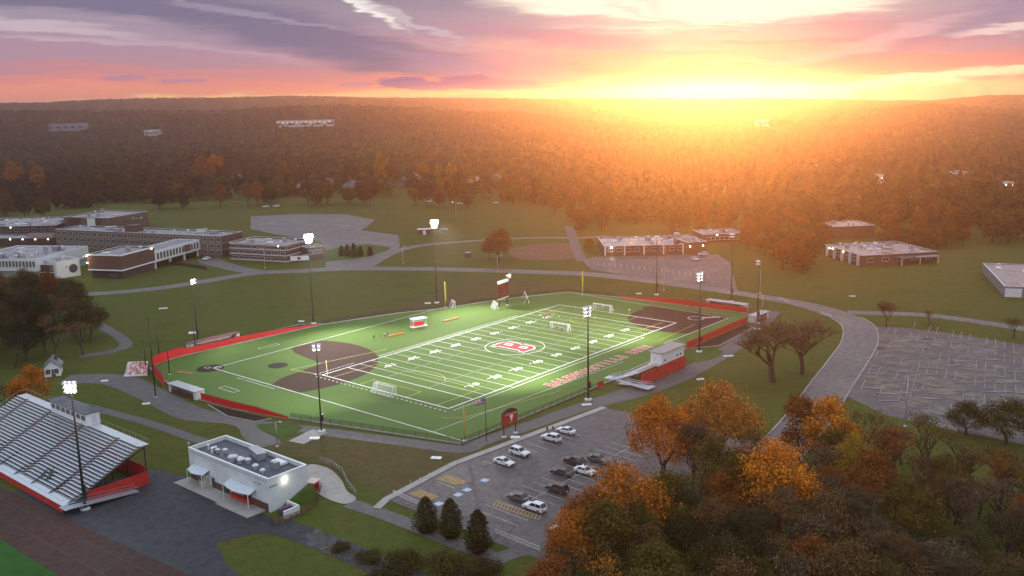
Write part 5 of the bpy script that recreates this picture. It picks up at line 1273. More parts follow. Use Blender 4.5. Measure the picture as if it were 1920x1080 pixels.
def ramp(mb, a, b, w, th=.14):
    a, b = Vector(a), Vector(b); d = (b-a); n_ = Vector((-d.y, d.x, 0)).normalized()*w/2
    q = [a-n_, b-n_, b+n_, a+n_]; mb.add([tuple(x) for x in q]+[(x.x, x.y, x.z-th) for x in q], [(0, 1, 2, 3), (7, 6, 5, 4), (0, 4, 5, 1), (1, 5, 6, 2), (2, 6, 7, 3), (3, 7, 4, 0)])
    for s_ in (n_, -n_):
        for hh in (.5, 1.05): mb.tube(a+s_+Vector((0, 0, hh)), b+s_+Vector((0, 0, hh)), .045, .045, 5)
        k_ = max(2, int(d.length/1.6))
        for i in range(k_+1): p_ = a+d*(i/k_)+s_; mb.tube(p_, p_+Vector((0, 0, 1.05)), .035, .035, 5)
ramp(rp, (0, 2.4, 3.32), (-3.4, 6.6, 2.0), 1.6); ramp(rp, (-3.0, 7.6, 1.9), (-2.2, -2.6, .9), 1.6); ramp(rp, (-.3, -2.8, .85), (-.6, 6.4, .1), 1.6)
rp.box((-2.8, 8.2, 1.94), (2.6, 1.6, .12)).box((-1.2, -3.2, .85), (3.6, 1.5, .12))
rp.build('access_ramp', M_ALU, t)

# --- left school: long brick wing, classroom block, auditorium, bridge wing, offices, gym
def rowwin(t, L, zs, n, w, h, x0=1.5, x1=None, side='front', D=0, m=None):
    x1 = L-1.5 if x1 is None else x1
    for z_ in zs:
        for i in range(n): window(t, x0+(x1-x0)*i/max(1, n-1), z_, w, h, -.0, side, m, D, L)
def bands(t, L, D, zs, h=.35, y=-.07, right=True, m=M_TRIM):
    b = MB()
    for z_ in zs:
        b.box((L/2, y, z_), (L+.2, .14, h))
        if right: b.box((L-y, D/2, z_), (.14, D-.1, h))
    b.build('floor_bands', m, t)
def building(A, B, D, H, name, label, m, roof=M_GREYROOF, par=.5, cat='school building', group='school buildings'):
    loc, rz, L = frame(A, B); t = thing(name, label, cat, loc, rz, group); block(t, L, D, H, m, roof, par); return t, L
t, L = building(G(107, 466), G(417, 482), 17, 10.4, 'school_wing', 'long three-storey brown brick school wing with rows of dark windows', M_TANBRICK)
rowwin(t, L, (8.6, 5.4, 2.2), 26, 2.3, 1.5, 2.5)
bands(t, L, 17, (3.7, 7.0), .25, -.06, True, M_CONC)
MB().box((L+.06, 8.5, 5.2), (.12, 16.6, 10.2)).build('end_wall_panel', M_BRICK, t)
for i in range(13): roof_unit(t, 5+i*(L-10)/12, rnd.uniform(4, 13), 9.9, rnd.choice(['fan', 'box', 'pipe', 'fan', 'long']), rnd.random(), rnd.choice([1.0, 1.2]))
MB().box((L*.43, 8, 11.6), (7, 6, 3.4)).build('stair_tower', M_BRICK, t)
t, L = building(G(432, 487), G(537, 493), 20, 8.6, 'classroom_block', 'three-storey red brick classroom block with pale floor bands behind the left lit pole', M_BRICK, M_WETROOF)
rowwin(t, L, (7.0, 4.4, 1.6), 8, 2.6, 1.2, 3); bands(t, L, 20, (8.2, 5.9, 3.3, .5), .32)
for i in range(3): window(t, 3+i*6, 6.8, 3, 1.3, 0, 'right', None, 20, L)
for (x, y, k) in ((5, 8, 'fan'), (10, 5, 'box'), (14, 12, 'fan'), (19, 7, 'hatch'), (23, 13, 'box'), (26, 6, 'fan'), (12, 15, 'hatch'), (28, 15, 'fan')): roof_unit(t, x, y, 8.1, k, .1, 1.2)
wall_lamp(t, L-4, -.2, 7.9, M_WARMLAMP)
q0, q1 = G(537, 491), G(580, 489); lo, rz_, L2 = frame(q0, q1); t = thing('entrance_canopy', 'long white entrance wall in front of the red brick classroom block', 'canopy', lo, rz_)
MB().box((L2/2, 0, 1.5), (L2, .5, 2.2)).build('fascia', M_WPAINT, t); MB().box((L2/2, 1.6, 2.7), (L2, 3.4, .25)).build('roof', M_GREYROOF, t); MB().box((L2*.55, -.28, 1.5), (1.6, .06, 1.2)).build('dark_panel', M_DOOR, t)
for x in (.4, L2-.4): MB().box((x, 2.8, 1.3), (.3, .3, 2.6)).build('post', M_TRIM, t)
t, L = building(G(578, 488), G(607, 484), 14, 6.0, 'school_annex', 'low brick annex to the right of the red brick classroom block', M_DARKBRICK)
rowwin(t, L, (3.6,), 3, 1.8, 1.6, 1.6)
# auditorium, its upper mass overhanging a recessed base
A_, B_ = G(168, 521), G(231, 523); loc, rz, L = frame(A_, B_); D = 24
t = thing('auditorium', 'dark red brick auditorium block outlined by white bands', 'school building', loc, rz, 'school buildings')
MB().box((L/2, D/2+.6, 1.9), (L-1.6, D-1.2, 3.8)).build('base_wall', M_DARKBRICK, t)
block(t, L, D, 10.6, M_BRICK, M_GREYROOF, .5, M_WPAINT, 3.7)
MB().box((L/2, -.1, 3.75), (L+.4, .24, .55)).box((L+.1, D/2, 3.75), (.24, D-.1, .55)).box((L/2, -.06, 10.4), (L+.3, .16, .5)).box((L+.06, D/2, 10.4), (.16, D-.1, .5)).build('white_bands', M_WPAINT, t)
for (x, y, k) in ((5, 6, 'hatch'), (10, 15, 'box'), (13, 20, 'fan')): roof_unit(t, x, y, 10.1, k, .2, 1.3)
MB().box((L*.5+4, -.0, 1.2), (4.5, .3, 2.0)).build('entrance_doors', M_DOOR, t)
wall_lamp(t, -.2, -.3, 10.0); point(t, (-.9, -1.2, 9.6), 500); wall_lamp(t, -.2, -.25, 6.8, M_WARMLAMP); point(t, (-.8, -1.0, 6.4), 250, (1, .7, .4)); wall_lamp(t, L+.2, D*.9, 10.0, M_WARMLAMP)
c_ = Vector((loc.x, loc.y)); dr = Vector((cos(rz), sin(rz))); aw_ = Vector((-dr.y, dr.x)); E_ = c_+dr*L+aw_*D
F_ = E_+aw_*37
loc2, rz2, L2 = frame((E_.x, E_.y), (F_.x, F_.y)); t = thing('bridge_wing', 'raised white-ribbed classroom wing standing on pale pillars beyond the auditorium', 'school building', loc2, rz2, 'school buildings')
block(t, L2, 13, 8.4, M_TRIM, M_GREYROOF, .4, M_WPAINT, 3.4); MB().box((L2/2, 6.5, 3.3), (L2, 13, .2)).build('soffit', M_CONC, t)
for i in range(14):
    if i in (9, 10): continue
    window(t, 2.2+i*(L2-4.4)/13, 5.8, 1.6, 3.0, 0, 'front')
MB().box((2.2+9.5*(L2-4.4)/13, -.05, 5.8), (5.2, .1, 3.4)).build('brick_infill', M_BRICK, t)
for i in range(4):
    for y in (1, 12): MB().box((1+i*(L2-2)/3, y, 1.6), (.8, .8, 3.2)).build('pillar', M_TRIM, t)
# small retaining wall by the drive
fence([tuple(G(u, v)[:2]) for u, v in ((318, 496), (350, 499), (388, 506))], 'low dark retaining wall by the drive in front of the bridge wing', 1.5, m=M_DARKBRICK, panel='wall_panel', posts=M_CONC, step=8, name='retaining_wall', cat='wall')
# office with round emblem
A_, B_ = G(108, 523), G(152, 516); loc, rz, L = frame(A_, B_)
t = thing('emblem_wall_office', 'white school office wall with a large dark round emblem', 'school building', loc, rz, 'school buildings'); block(t, L, 14, 7.6, M_TRIM, M_WETROOF, .4)
em_ = MB().lathe([(1.95, 0), (1.95, .12), (1.6, .16)], 28).build('round_emblem', mat('dark_round_emblem', (.06, .06, .05), .5, .3, 1.5), t)
em_.rotation_euler = (pi/2, 0, 0); em_.location = (L*.70, -.01, 3.7)
MB().box((L*.42, -.05, 4.8), (.9, .08, 1.2)).build('wall_relief', mat('pale_relief', (.42, .43, .43), .7, .1, 2), t)
roof_unit(t, 4, 6, 7.2, 'box', .1, 1.1); roof_unit(t, 8, 9, 7.2, 'pipe', 0, 1.3)
A_, B_ = G(72, 521), G(108, 522); loc, rz, L = frame(A_, B_); t = thing('linking_corridor', 'low brick link between the white offices', 'school building', loc, rz, 'school buildings'); block(t, L, 12, 6.0, M_DARKBRICK, M_GREYROOF, .4)
MB().box((L/2, -.08, 2.6), (L, .16, .4)).build('white_band', M_TRIM, t); window(t, L*.75, 4.4, 1.2, 1.8)
A_, B_ = G(-70, 521), G(72, 523); loc, rz, L = frame(A_, B_); t = thing('white_office_block', 'white ribbed office block with a row of tall dark windows at the far left', 'school building', loc, rz, 'school buildings')
block(t, L, 38, 8.8, M_TRIM, M_WETROOF, .5, M_WPAINT, 3.4); MB().box((L/2, 19.5, 1.7), (L-1.5, 36.5, 3.3)).build('base_wall', mat('pale_green_render', (.30, .36, .32), .8, .1, 1), t)
nW = 22
for i in range(nW): window(t, 1.4+i*(L-2.8)/(nW-1), 6.6, 1.1, 2.6, 0, 'front')
for i in range(22): roof_unit(t, rnd.uniform(2, L-2), rnd.uniform(3, 35), 8.35, rnd.choice(['fan', 'box', 'long', 'hatch', 'pipe', 'box']), rnd.random()*3, rnd.choice([1, 1.3]))
# gym and back wings
t, L = building(G(122, 434), G(206, 437), 34, 9.0, 'gymnasium', 'tall pale-roofed gymnasium block behind the long brick wing', M_TANBRICK, M_WETROOF)
MB().box((L*.24, -.06, 6.3), (9.5, .12, 4.4)).build('dark_wall_panel', M_DARKBRICK, t); MB().box((L*.62, -.06, 6.3), (6.5, .12, 4.4)).build('white_wall_panel', M_WPAINT, t); MB().box((L*.77, -.08, 6.3), (4.4, .16, 4.2)).build('dark_wall_panel', M_DOOR, t)
for i in range(6): roof_unit(t, rnd.uniform(2, L-2), rnd.uniform(4, 30), 8.6, rnd.choice(['fan', 'box', 'hatch']), .3, 1.3)
t, L = building(G(-60, 444), G(104, 440), 46, 5.6, 'back_wing', 'flat pale-roofed back wing at the far left edge of the school', M_DARKBRICK, M_WETROOF)
for i in range(18): roof_unit(t, rnd.uniform(2, L-2), rnd.uniform(3, 42), 5.1, rnd.choice(['fan', 'box', 'hatch', 'pipe']), rnd.random()*3, 1.3)
rowwin(t, L, (3.2,), 10, 3, 1.5, 3); wall_lamp(t, L*.5, -.2, 4.9, M_WARMLAMP)
t, L = building(G(208, 432), G(268, 428), 26, 6.2, 'east_wing', 'low school wing with cluttered roof to the right of the gymnasium', M_TANBRICK, M_GREYROOF)
for i in range(9): roof_unit(t, rnd.uniform(2, L-2), rnd.uniform(3, 23), 5.7, rnd.choice(['fan', 'box', 'long']), rnd.random()*3, 1.2)
t, L = building(G(-40, 462), G(95, 462), 15, 4.6, 'courtyard_wing', 'low brown wing with shallow roofs in the school courtyard', M_DARKBRICK, M_GREYROOF)
for i in range(5): wall_lamp(t, 12+i*7.5, -.2, 3.9, M_WARMLAMP)
MB().add([(L*.62, 2, 4.7), (L*.99, 2, 4.7), (L*.99, 12, 4.7), (L*.62, 12, 4.7), (L*.62, 7, 6.6), (L*.99, 7, 6.6)], [(0, 1, 5, 4), (2, 3, 4, 5), (0, 4, 3), (1, 2, 5), (3, 2, 1, 0)]).build('pitched_roof', mat('brown_shingle', (.15, .11, .09), .8, .2, 1), t)
A_ = G(168, 458); wl_ = MB()
# --- middle school
A_, B_ = G(1133, 479.5), G(1282, 476); loc, rz, L = frame(A_, B_); t = thing('middle_school', 'long low brick school with a wet shining roof facing the striped lot', 'school building', loc, rz, 'school buildings')
block(t, L, 30, 4.5, M_BRICK, M_WETROOF, .35)
for i in range(5): MB().box((.4+i*(L-.8)/4, -.25, 2.2), (.6, .5, 4.4)).build('pilaster', M_TRIM, t)
rowwin(t, L, (2.6,), 9, 2.2, 1.4, 3); wall_lamp(t, 3.4, -.2, 3.9); point(t, (3.4, -1.2, 3.6), 300)
for i in range(16): roof_unit(t, rnd.uniform(2, L-2), rnd.uniform(4, 27), 4.1, rnd.choice(['fan', 'box', 'hatch', 'pipe', 'long']), rnd.random()*3, 1.1)
MB().box((L-3, 3, 4.4), (1.8, 5, 4.0)).build('chimney_block', M_BRICK, t)
t, L = building(G(1286, 476), G(1325, 474), 26, 5.4, 'middle_school_hall', 'hall block at the right end of the shining-roofed middle school', M_BRICK, M_WETROOF, .35)
for i in range(5): roof_unit(t, rnd.uniform(2, L-2), rnd.uniform(4, 22), 5.0, rnd.choice(['fan', 'box', 'long']), rnd.random()*3, 1.3)
wall_lamp(t, 2, -.2, 3.5); wall_lamp(t, L-2, -.2, 3.6)
t, L = building(G(1318, 456), G(1392, 453), 18, 4.4, 'middle_school_rear_wing', 'rear school wing glinting in the sun glare behind the hall block', M_BRICK, M_WETROOF, .3)
wall_lamp(t, L*.35, -.2, 3.9); rowwin(t, L, (2.2,), 8, 2.0, 1.4, 3)
for i in range(5): roof_unit(t, rnd.uniform(2, L-2), rnd.uniform(3, 15), 4.0, rnd.choice(['fan', 'box']), rnd.random()*3, 1.2)
# --- elementary school on the right
A_, B_ = G(1545, 478), G(1616, 500); loc, rz, L = frame(A_, B_); t = thing('elementary_school', 'flat-roofed brick school with pale pillars and cluttered wet roof at right', 'school building', loc, rz, 'school buildings')
block(t, L, 36, 4.8, M_BRICK, M_REDROOF, .35)
for i in range(5): MB().box((3+i*6.6, -.3, 2.3), (1.5, .6, 4.6)).build('pilaster', M_TRIM, t)
rowwin(t, L, (2.5,), 4, 3.2, 1.6, 6.3, 26); rowwin(t, L, (2.6,), 5, 2.8, 1.5, 4, 32, 'right', 36)
for i in range(26): roof_unit(t, rnd.uniform(2, L-2), rnd.uniform(3, 33), 4.4, rnd.choice(['fan', 'box', 'hatch', 'pipe', 'fan']), rnd.random()*3, rnd.choice([1, 1.2]))
wall_lamp(t, 5, -.3, 4.0); wall_lamp(t, 8, -.3, 4.2); wall_lamp(t, 17, -.3, 4.2)
A_, B_ = G(1690, 499), G(1762, 494.5); loc, rz, L = frame(A_, B_); t = thing('covered_walk', 'pale flat canopy at the right end of the right-hand school', 'canopy', loc, rz)
MB().box((L/2, 3.5, 3.3), (L, 7, .3)).build('roof', M_WETROOF, t)
for x in (.5, L/2, L-.5):
    for y in (.5, 6.5): MB().box((x, y, 1.57), (.3, .3, 3.14)).build('post', M_TRIM, t)
A_, B_ = G(1560, 449), G(1640, 446); t, L = building(A_, B_, 20, 6.5, 'school_gym_hall', 'taller pinkish hall behind the right-hand school', M_BRICK, M_REDROOF, .3)
for i in range(5): roof_unit(t, rnd.uniform(2, L-2), rnd.uniform(4, 16), 6.1, rnd.choice(['fan', 'box']), rnd.random()*3, 1.4)
# far right hall
A_, B_ = (258.5, -57.4), (213.0, -76.0); loc, rz, L = frame(A_, B_); t = thing('bus_garage', 'long low garage with patched red and white wet roof at the right edge', 'building', loc, rz)
block(t, L, 55, 3.9, mat('grey_metal_siding', (.22, .22, .24), .7, .12, 1, stretch=(3, 3, .2)), M_REDROOF, .25, M_TRIM)
for i in range(5): MB().box((L+.05, 3+i*9.5, 1.6), (.1, 5.5, 3.2)).build('garage_door', M_WPAINT, t)
for i in range(8): roof_unit(t, rnd.uniform(3, L-3), rnd.uniform(4, 50), 3.6, rnd.choice(['fan', 'hatch']), 0, 1.3)
# maintenance shed with mural near the bus lane
A_, B_ = G(784, 441), G(808, 440); loc, rz, L = frame(A_, B_); t = thing('field_shed', 'small red shed with white door beside the right lit floodlight pole', 'shed', loc, rz)
MB().box((L/2, 2, 1.5), (L, 4, 3.0)).build('wall', M_BRICK, t); MB().box((L/2, 2, 3.1), (L+.6, 4.6, .25)).build('roof', M_TRIM, t); MB().box((L/2, -.05, 1.3), (1.6, .1, 2.4)).build('door', M_WPAINT, t)
p = G(834, 432); t = thing('field_bench', 'small pale bench on the far lawn right of the red shed', 'bench', (p.x, p.y, 0), -.9)
MB().box((0, 0, .6), (3.6, .8, .12)).build('seat', M_TRIM, t); MB().box((0, .35, 1.0), (3.6, .08, .5)).build('backrest', M_TRIM, t)
for x in (-1.6, 0, 1.6): MB().box((x, 0, .28), (.15, .7, .54)).build('leg', M_GALV, t)
p = G(878, 482); t = thing('boulder_sign', 'dark squat field box left of the pale dirt patch', 'utility box', (p.x, p.y, 0), .2)
MB().box((0, 0, 1.1), (3.0, 1.5, 2.2)).build('cabinet', M_DARKBRICK, t); MB().box((0, 0, 2.25), (3.3, 1.8, .15)).build('lid', M_GALV, t)
sheet('dirt_patch', smooth_line(px([(950, 470), (990, 460), (1060, 456), (1090, 466), (1088, 482), (1040, 488), (975, 486)]), 5, True), .03, grass_mat('ball_diamond_dirt', (.20, .115, .075), (.16, .10, .062), (.24, .14, .09), 3.0))
# white gabled shed at the left
def house(u, v, w, d, h, label, wm, rm=M_SHINGLE, rz=None, rh=None, name='house', cat='house', group='houses among the trees', lit=False, zz=None, k=1):
    p = G(u, v, 0); 
    if zz is None: zz = float(terrain(p.x, p.y))
    if abs(zz) > .5: p = G(u, v, zz)
    rz = YAW-pi/2+rnd.uniform(-.5, .5) if rz is None else rz
    t = thing(name, label, cat, (p.x, p.y, zz), rz, group); rh = rh or h*.6
    MB().add([(-w/2, 0, -.5), (w/2, 0, -.5), (w/2, d, -.5), (-w/2, d, -.5), (-w/2, 0, h), (w/2, 0, h), (w/2, d, h), (-w/2, d, h), (0, 0, h+rh), (0, d, h+rh)], [(3, 2, 1, 0), (0, 1, 5, 8, 4), (2, 3, 7, 9, 6), (1, 2, 6, 5), (3, 0, 4, 7)]).build('wall', wm, t)
    e = .4; k_ = rh/(w/2)
    r = MB()
    for s_ in (-1, 1):
        a = [(0, -e, h+rh+.03), (0, d+e, h+rh+.03), (s_*(w/2+e), d+e, h-e*k_+.03), (s_*(w/2+e), -e, h-e*k_+.03)]; r.add(a+[(x, y, z_+.18) for x, y, z_ in a], [(0, 1, 2, 3), (7, 6, 5, 4), (0, 4, 5, 1), (1, 5, 6, 2), (2, 6, 7, 3), (3, 7, 4, 0)])
    ro = r.build('roof', rm, t)
    MB().box((w*.22, d*.6, h+rh*.8), (.8, .8, rh*1.1)).build('chimney', M_BRICK, ro)
    n_ = max(2, int(w/3))
    for i in range(n_): window(t, -w/2+w*(i+.5)/n_, h*.55, 1.1, min(1.4, h*.5), 0, 'front', M_LITWIN if lit and i == 0 else None)
    for i in range(2): o = window(t, d*(i+.5)/2, h*.55, 1.1, min(1.4, h*.5), 0, 'right', None, d, w/2)
    MB().box((w*.08, -.05, min(1.05, h*.4)), (.95, .1, min(2.1, h*.8))).build('door', M_DOOR, t)
    return t
house(99, 706, 4.2, 6, 2.7, 'small white gabled shed on the left beside the orange tree', M_WPAINT, M_GREYROOF, rz=YAW-pi/2+.35, rh=2.0, name='garden_shed', cat='shed', group='sheds', zz=0)
HS = [(655, 362, 16, 10, 6, 'blue-grey house with a white gable in the woods below the gold tree', M_BLUESIDING), (567, 360, 11, 9, 5.5, 'white gabled house at the left of the far row of houses', M_SIDING), (446, 342, 13, 10, 5.5, 'white house half hidden high in the dark left woods', M_SIDING), (612, 352, 12, 9, 5, 'grey-blue house just left of the house with the white gable', M_BLUESIDING),
      (718, 352, 14, 9, 5.5, 'pale house behind brown trees right of the blue-grey house', M_SIDING), (752, 353, 12, 9, 5.5, 'pinkish house in the row under the golden trees', M_TANBRICK), (812, 350, 13, 9, 6, 'pale two-storey house in the middle of the far row', M_SIDING), (836, 354, 12, 9, 6, 'grey house with shingle roof beside the pale two-storey house', M_BLUESIDING),
      (893, 352, 15, 10, 6.5, 'large pale house near the right end of the far row', M_SIDING), (925, 350, 16, 10, 6.5, 'large brick house at the right end of the far row', M_TANBRICK), (778, 344, 13, 9, 6, 'white house set behind the others in the far row', M_SIDING)]
for (u, v, w, d, h, lab, wm) in HS: house(u, v, w, d, h, lab, wm, lit=False)
def GT(u, v):
    """Where the sight line of a photo pixel meets the wooded terrain."""
    d = FW + RT*((u-960)/FPX) + UP*((540-v)/FPX); t_ = 300.0
    while t_ < 4200:
        p = CP+d*t_
        if p.z < float(terrain(p.x, p.y))+3: return p, t_
        t_ += 6
    return p, t_
def hall(u, v, wpx, d, h, label, wm=M_SIDING, rm=M_WETROOF, lamps=2):
    p, t_ = GT(u, v); zz = float(terrain(p.x, p.y)); w = wpx/FPX*t_
    t = thing('distant_hall', label, 'building', (p.x, p.y, zz-.5), YAW-pi/2+rnd.uniform(-.1, .1), 'flat halls in the distant woods')
    block(t, w, d, h, wm, rm, .4); HALL_XY.append((p.x+w/2*cos(YAW-pi/2), p.y+w/2*sin(YAW-pi/2), w*.5+9))
    for i in range(lamps): wall_lamp(t, w*(i+.5)/lamps, -.3, h*.7)
    rowwin(t, w, (h*.5,), 5, w/8, h*.3, 3)
HALL_XY = []
hall(1646, 338, 40, 20, 7, 'flat grey hall with yellow lamps in the orange woods at right', lamps=3); hall(1770, 334, 44, 22, 8, 'pale flat hall with two lamps in the woods at far right', lamps=2); hall(1500, 318, 34, 18, 7, 'pale flat roof glimpsed in the sun glare', lamps=0); hall(1880, 350, 24, 12, 6, 'hall with a pair of white lamps at the right edge of the woods', lamps=2)
hall(1420, 236, 22, 20, 17, 'white building standing out of the woods below the sun', M_WPAINT, lamps=0); hall(518, 237, 104, 30, 12, 'long store building with a line of white lights in the distant woods', lamps=12); hall(92, 243, 60, 30, 12, 'pale group of roofs in the far left woods', M_BLUESIDING, M_GREYROOF, lamps=0); hall(270, 252, 26, 25, 10, 'pale roof with a lamp in the distant left woods', lamps=1)
# ------------------------------------------------------------------ trees
rng = np.random.default_rng(11)
def leaf_mat(name, from_attr=False):
    m, t, b = new_mat(name); t.nodes.remove(b)
    if from_attr:
        a = t.nodes.new('ShaderNodeAttribute'); a.attribute_name = 'tint'; base = NX(t, a.outputs['Color'])
    else:
        oi = t.nodes.new('ShaderNodeObjectInfo'); base = NX(t, oi.outputs['Color'])
    g = t.nodes.new('ShaderNodeTexCoord'); p = NX(t, g.outputs['Object'])
    nz = n_noise(t, p, .9 if not from_attr else .25, 3, .6)
    lv = t.nodes.new('ShaderNodeAttribute'); lv.attribute_name = 'leafvar'; lvx = NX(t, lv.outputs['Fac'])
    c = n_mix(t, 1.0, base, n_mix(t, nz.ss(.3, .7), (.55, .55, .6), (1.3, 1.25, 1.1)), 'MULTIPLY')
    if not from_attr: c = n_mix(t, 1.0, c, n_mix(t, lvx, (.72, .74, .78), (1.28, 1.24, 1.1)), 'MULTIPLY')
    d = t.nodes.new('ShaderNodeBsdfDiffuse'); tr = t.nodes.new('ShaderNodeBsdfTranslucent'); mx = t.nodes.new('ShaderNodeMixShader'); mx.inputs[0].default_value = .03 if from_attr else .10
    t.links.new(c.s, d.inputs[0]); t.links.new(c.s, tr.inputs[0]); t.links.new(d.outputs[0], mx.inputs[1]); t.links.new(tr.outputs[0], mx.inputs[2])
    t.links.new(mx.outputs[0], t.nodes['Material Output'].inputs[0]); return m
M_LEAF = leaf_mat('autumn_leaves'); M_WOODS = leaf_mat('woodland_canopy', True)
M_BARK = mat('grey_brown_bark', (.060, .046, .036), .9, .3, 3)
def leaf_quads(P, nrm, size):
    n = len(P); r = rng.normal(size=(n, 3)); t = np.cross(nrm, r); t /= np.linalg.norm(t, axis=1, keepdims=True)+1e-9
    b = np.cross(nrm, t); s = size[:, None]
    k = rng.uniform(.6, 1.0, (n, 1))
    q = np.stack([P-t*s-b*s*k*.3, P-t*s*.2+b*s*k, P+t*s+b*s*k*.25, P+t*s*.15-b*s*k], 1)
    return q.reshape(-1, 3)
def cloud(n, lobes, s0, s1, shell=.5, jit=.08):
    """n leaf clumps spread through lobes (cx,cy,cz,rx,ry,rz)."""
    L_ = np.array(lobes); w = (L_[:, 3]*L_[:, 4]*L_[:, 5])**.67; w /= w.sum()
    i = rng.choice(len(L_), n, p=w); d = rng.normal(size=(n, 3)); d /= np.linalg.norm(d, axis=1, keepdims=True)
    r = shell+(1-shell)*rng.random((n, 1))**.6; r *= 1+jit*np.clip(rng.normal(size=(n, 1)), -2, 2.4)
    P = L_[i, :3]+d*r*L_[i, 3:6]; nr = d+rng.normal(size=(n, 3))*.55; nr /= np.linalg.norm(nr, axis=1, keepdims=True)
    return leaf_quads(P, nr, rng.uniform(s0, s1, n))
def quads_mesh(name, V, m, tint=None):
    n = len(V)//4; me = bpy.data.meshes.new(name); me.vertices.add(4*n); me.loops.add(4*n); me.polygons.add(n)
    me.vertices.foreach_set('co', V.astype(np.float32).ravel()); me.loops.foreach_set('vertex_index', np.arange(4*n, dtype=np.int32))
    me.polygons.foreach_set('loop_start', np.arange(0, 4*n, 4, dtype=np.int32)); me.polygons.foreach_set('loop_total', np.full(n, 4, dtype=np.int32))
    me.update(); a = me.attributes.new('leafvar', 'FLOAT', 'FACE'); a.data.foreach_set('value', rng.random(n).astype(np.float32))
    if tint is not None: a = me.attributes.new('tint', 'FLOAT_COLOR', 'FACE'); a.data.foreach_set('color', np.c_[tint, np.ones(n)].astype(np.float32).ravel())
    me.materials.append(m); return me
def crown_lobes(k, W_, z0, z1, seed, top=.75):
    r = random.Random(seed); out = [(0, 0, (z0+z1)/2, W_*.36, W_*.36, (z1-z0)*.42)]
    for i in range(k):
        a = 2*pi*i/k+r.uniform(-.4, .4); f = r.random(); z = z0+(z1-z0)*(.18+.62*f); R_ = W_*.5*(.72-.45*abs(f-.35)); s_ = W_*r.uniform(.15, .23)
        out.append((R_*cos(a), R_*sin(a), z, s_, s_, s_*r.uniform(.7, 1.0)))
    for i in range(3): out.append((r.uniform(-.12, .12)*W_, r.uniform(-.12, .12)*W_, z1-(z1-z0)*r.uniform(.10, .22), W_*.17, W_*.17, W_*.16))
    return out
def branches(seed, H_, levels, spread, r0, dens=1.0, tip=.02):
    r = random.Random(seed); b = MB(); ends = []
    def grow(p, d, L_, rad, lev):
        n = 3 if lev < 2 else 2; q = p
        for i in range(n):
            d = (d+Vector((r.uniform(-.14, .14), r.uniform(-.14, .14), r.uniform(-.02, .12)))).normalized()
            q2 = q+d*(L_/n); ra = rad*(1-.28*i/n); rb = rad*(1-.28*(i+1)/n); b.tube(q, q2, max(tip, ra), max(tip, rb), 6 if lev == 0 else (4 if lev < 3 else 3), False); q = q2
        ends.append(q)
        if lev < levels:
            k = r.choice([3, 4]) if lev < 2 else r.choice([2, 3, 3])
            for j in range(k):
                a = 2*pi*(j+r.random()*.7)/k; up_ = r.uniform(.35, .95) if lev < 2 else r.uniform(.1, .9)
                nd = (Vector((cos(a)*spread, sin(a)*spread, up_))+d*.55).normalized()
                grow(q-d*(L_*r.uniform(0, .45)), nd, L_*r.uniform(.55, .78), rad*.52, lev+1)
    grow(Vector((0, 0, -.2)), Vector((0, 0, 1)), H_*.34, r0, 0); return b, ends
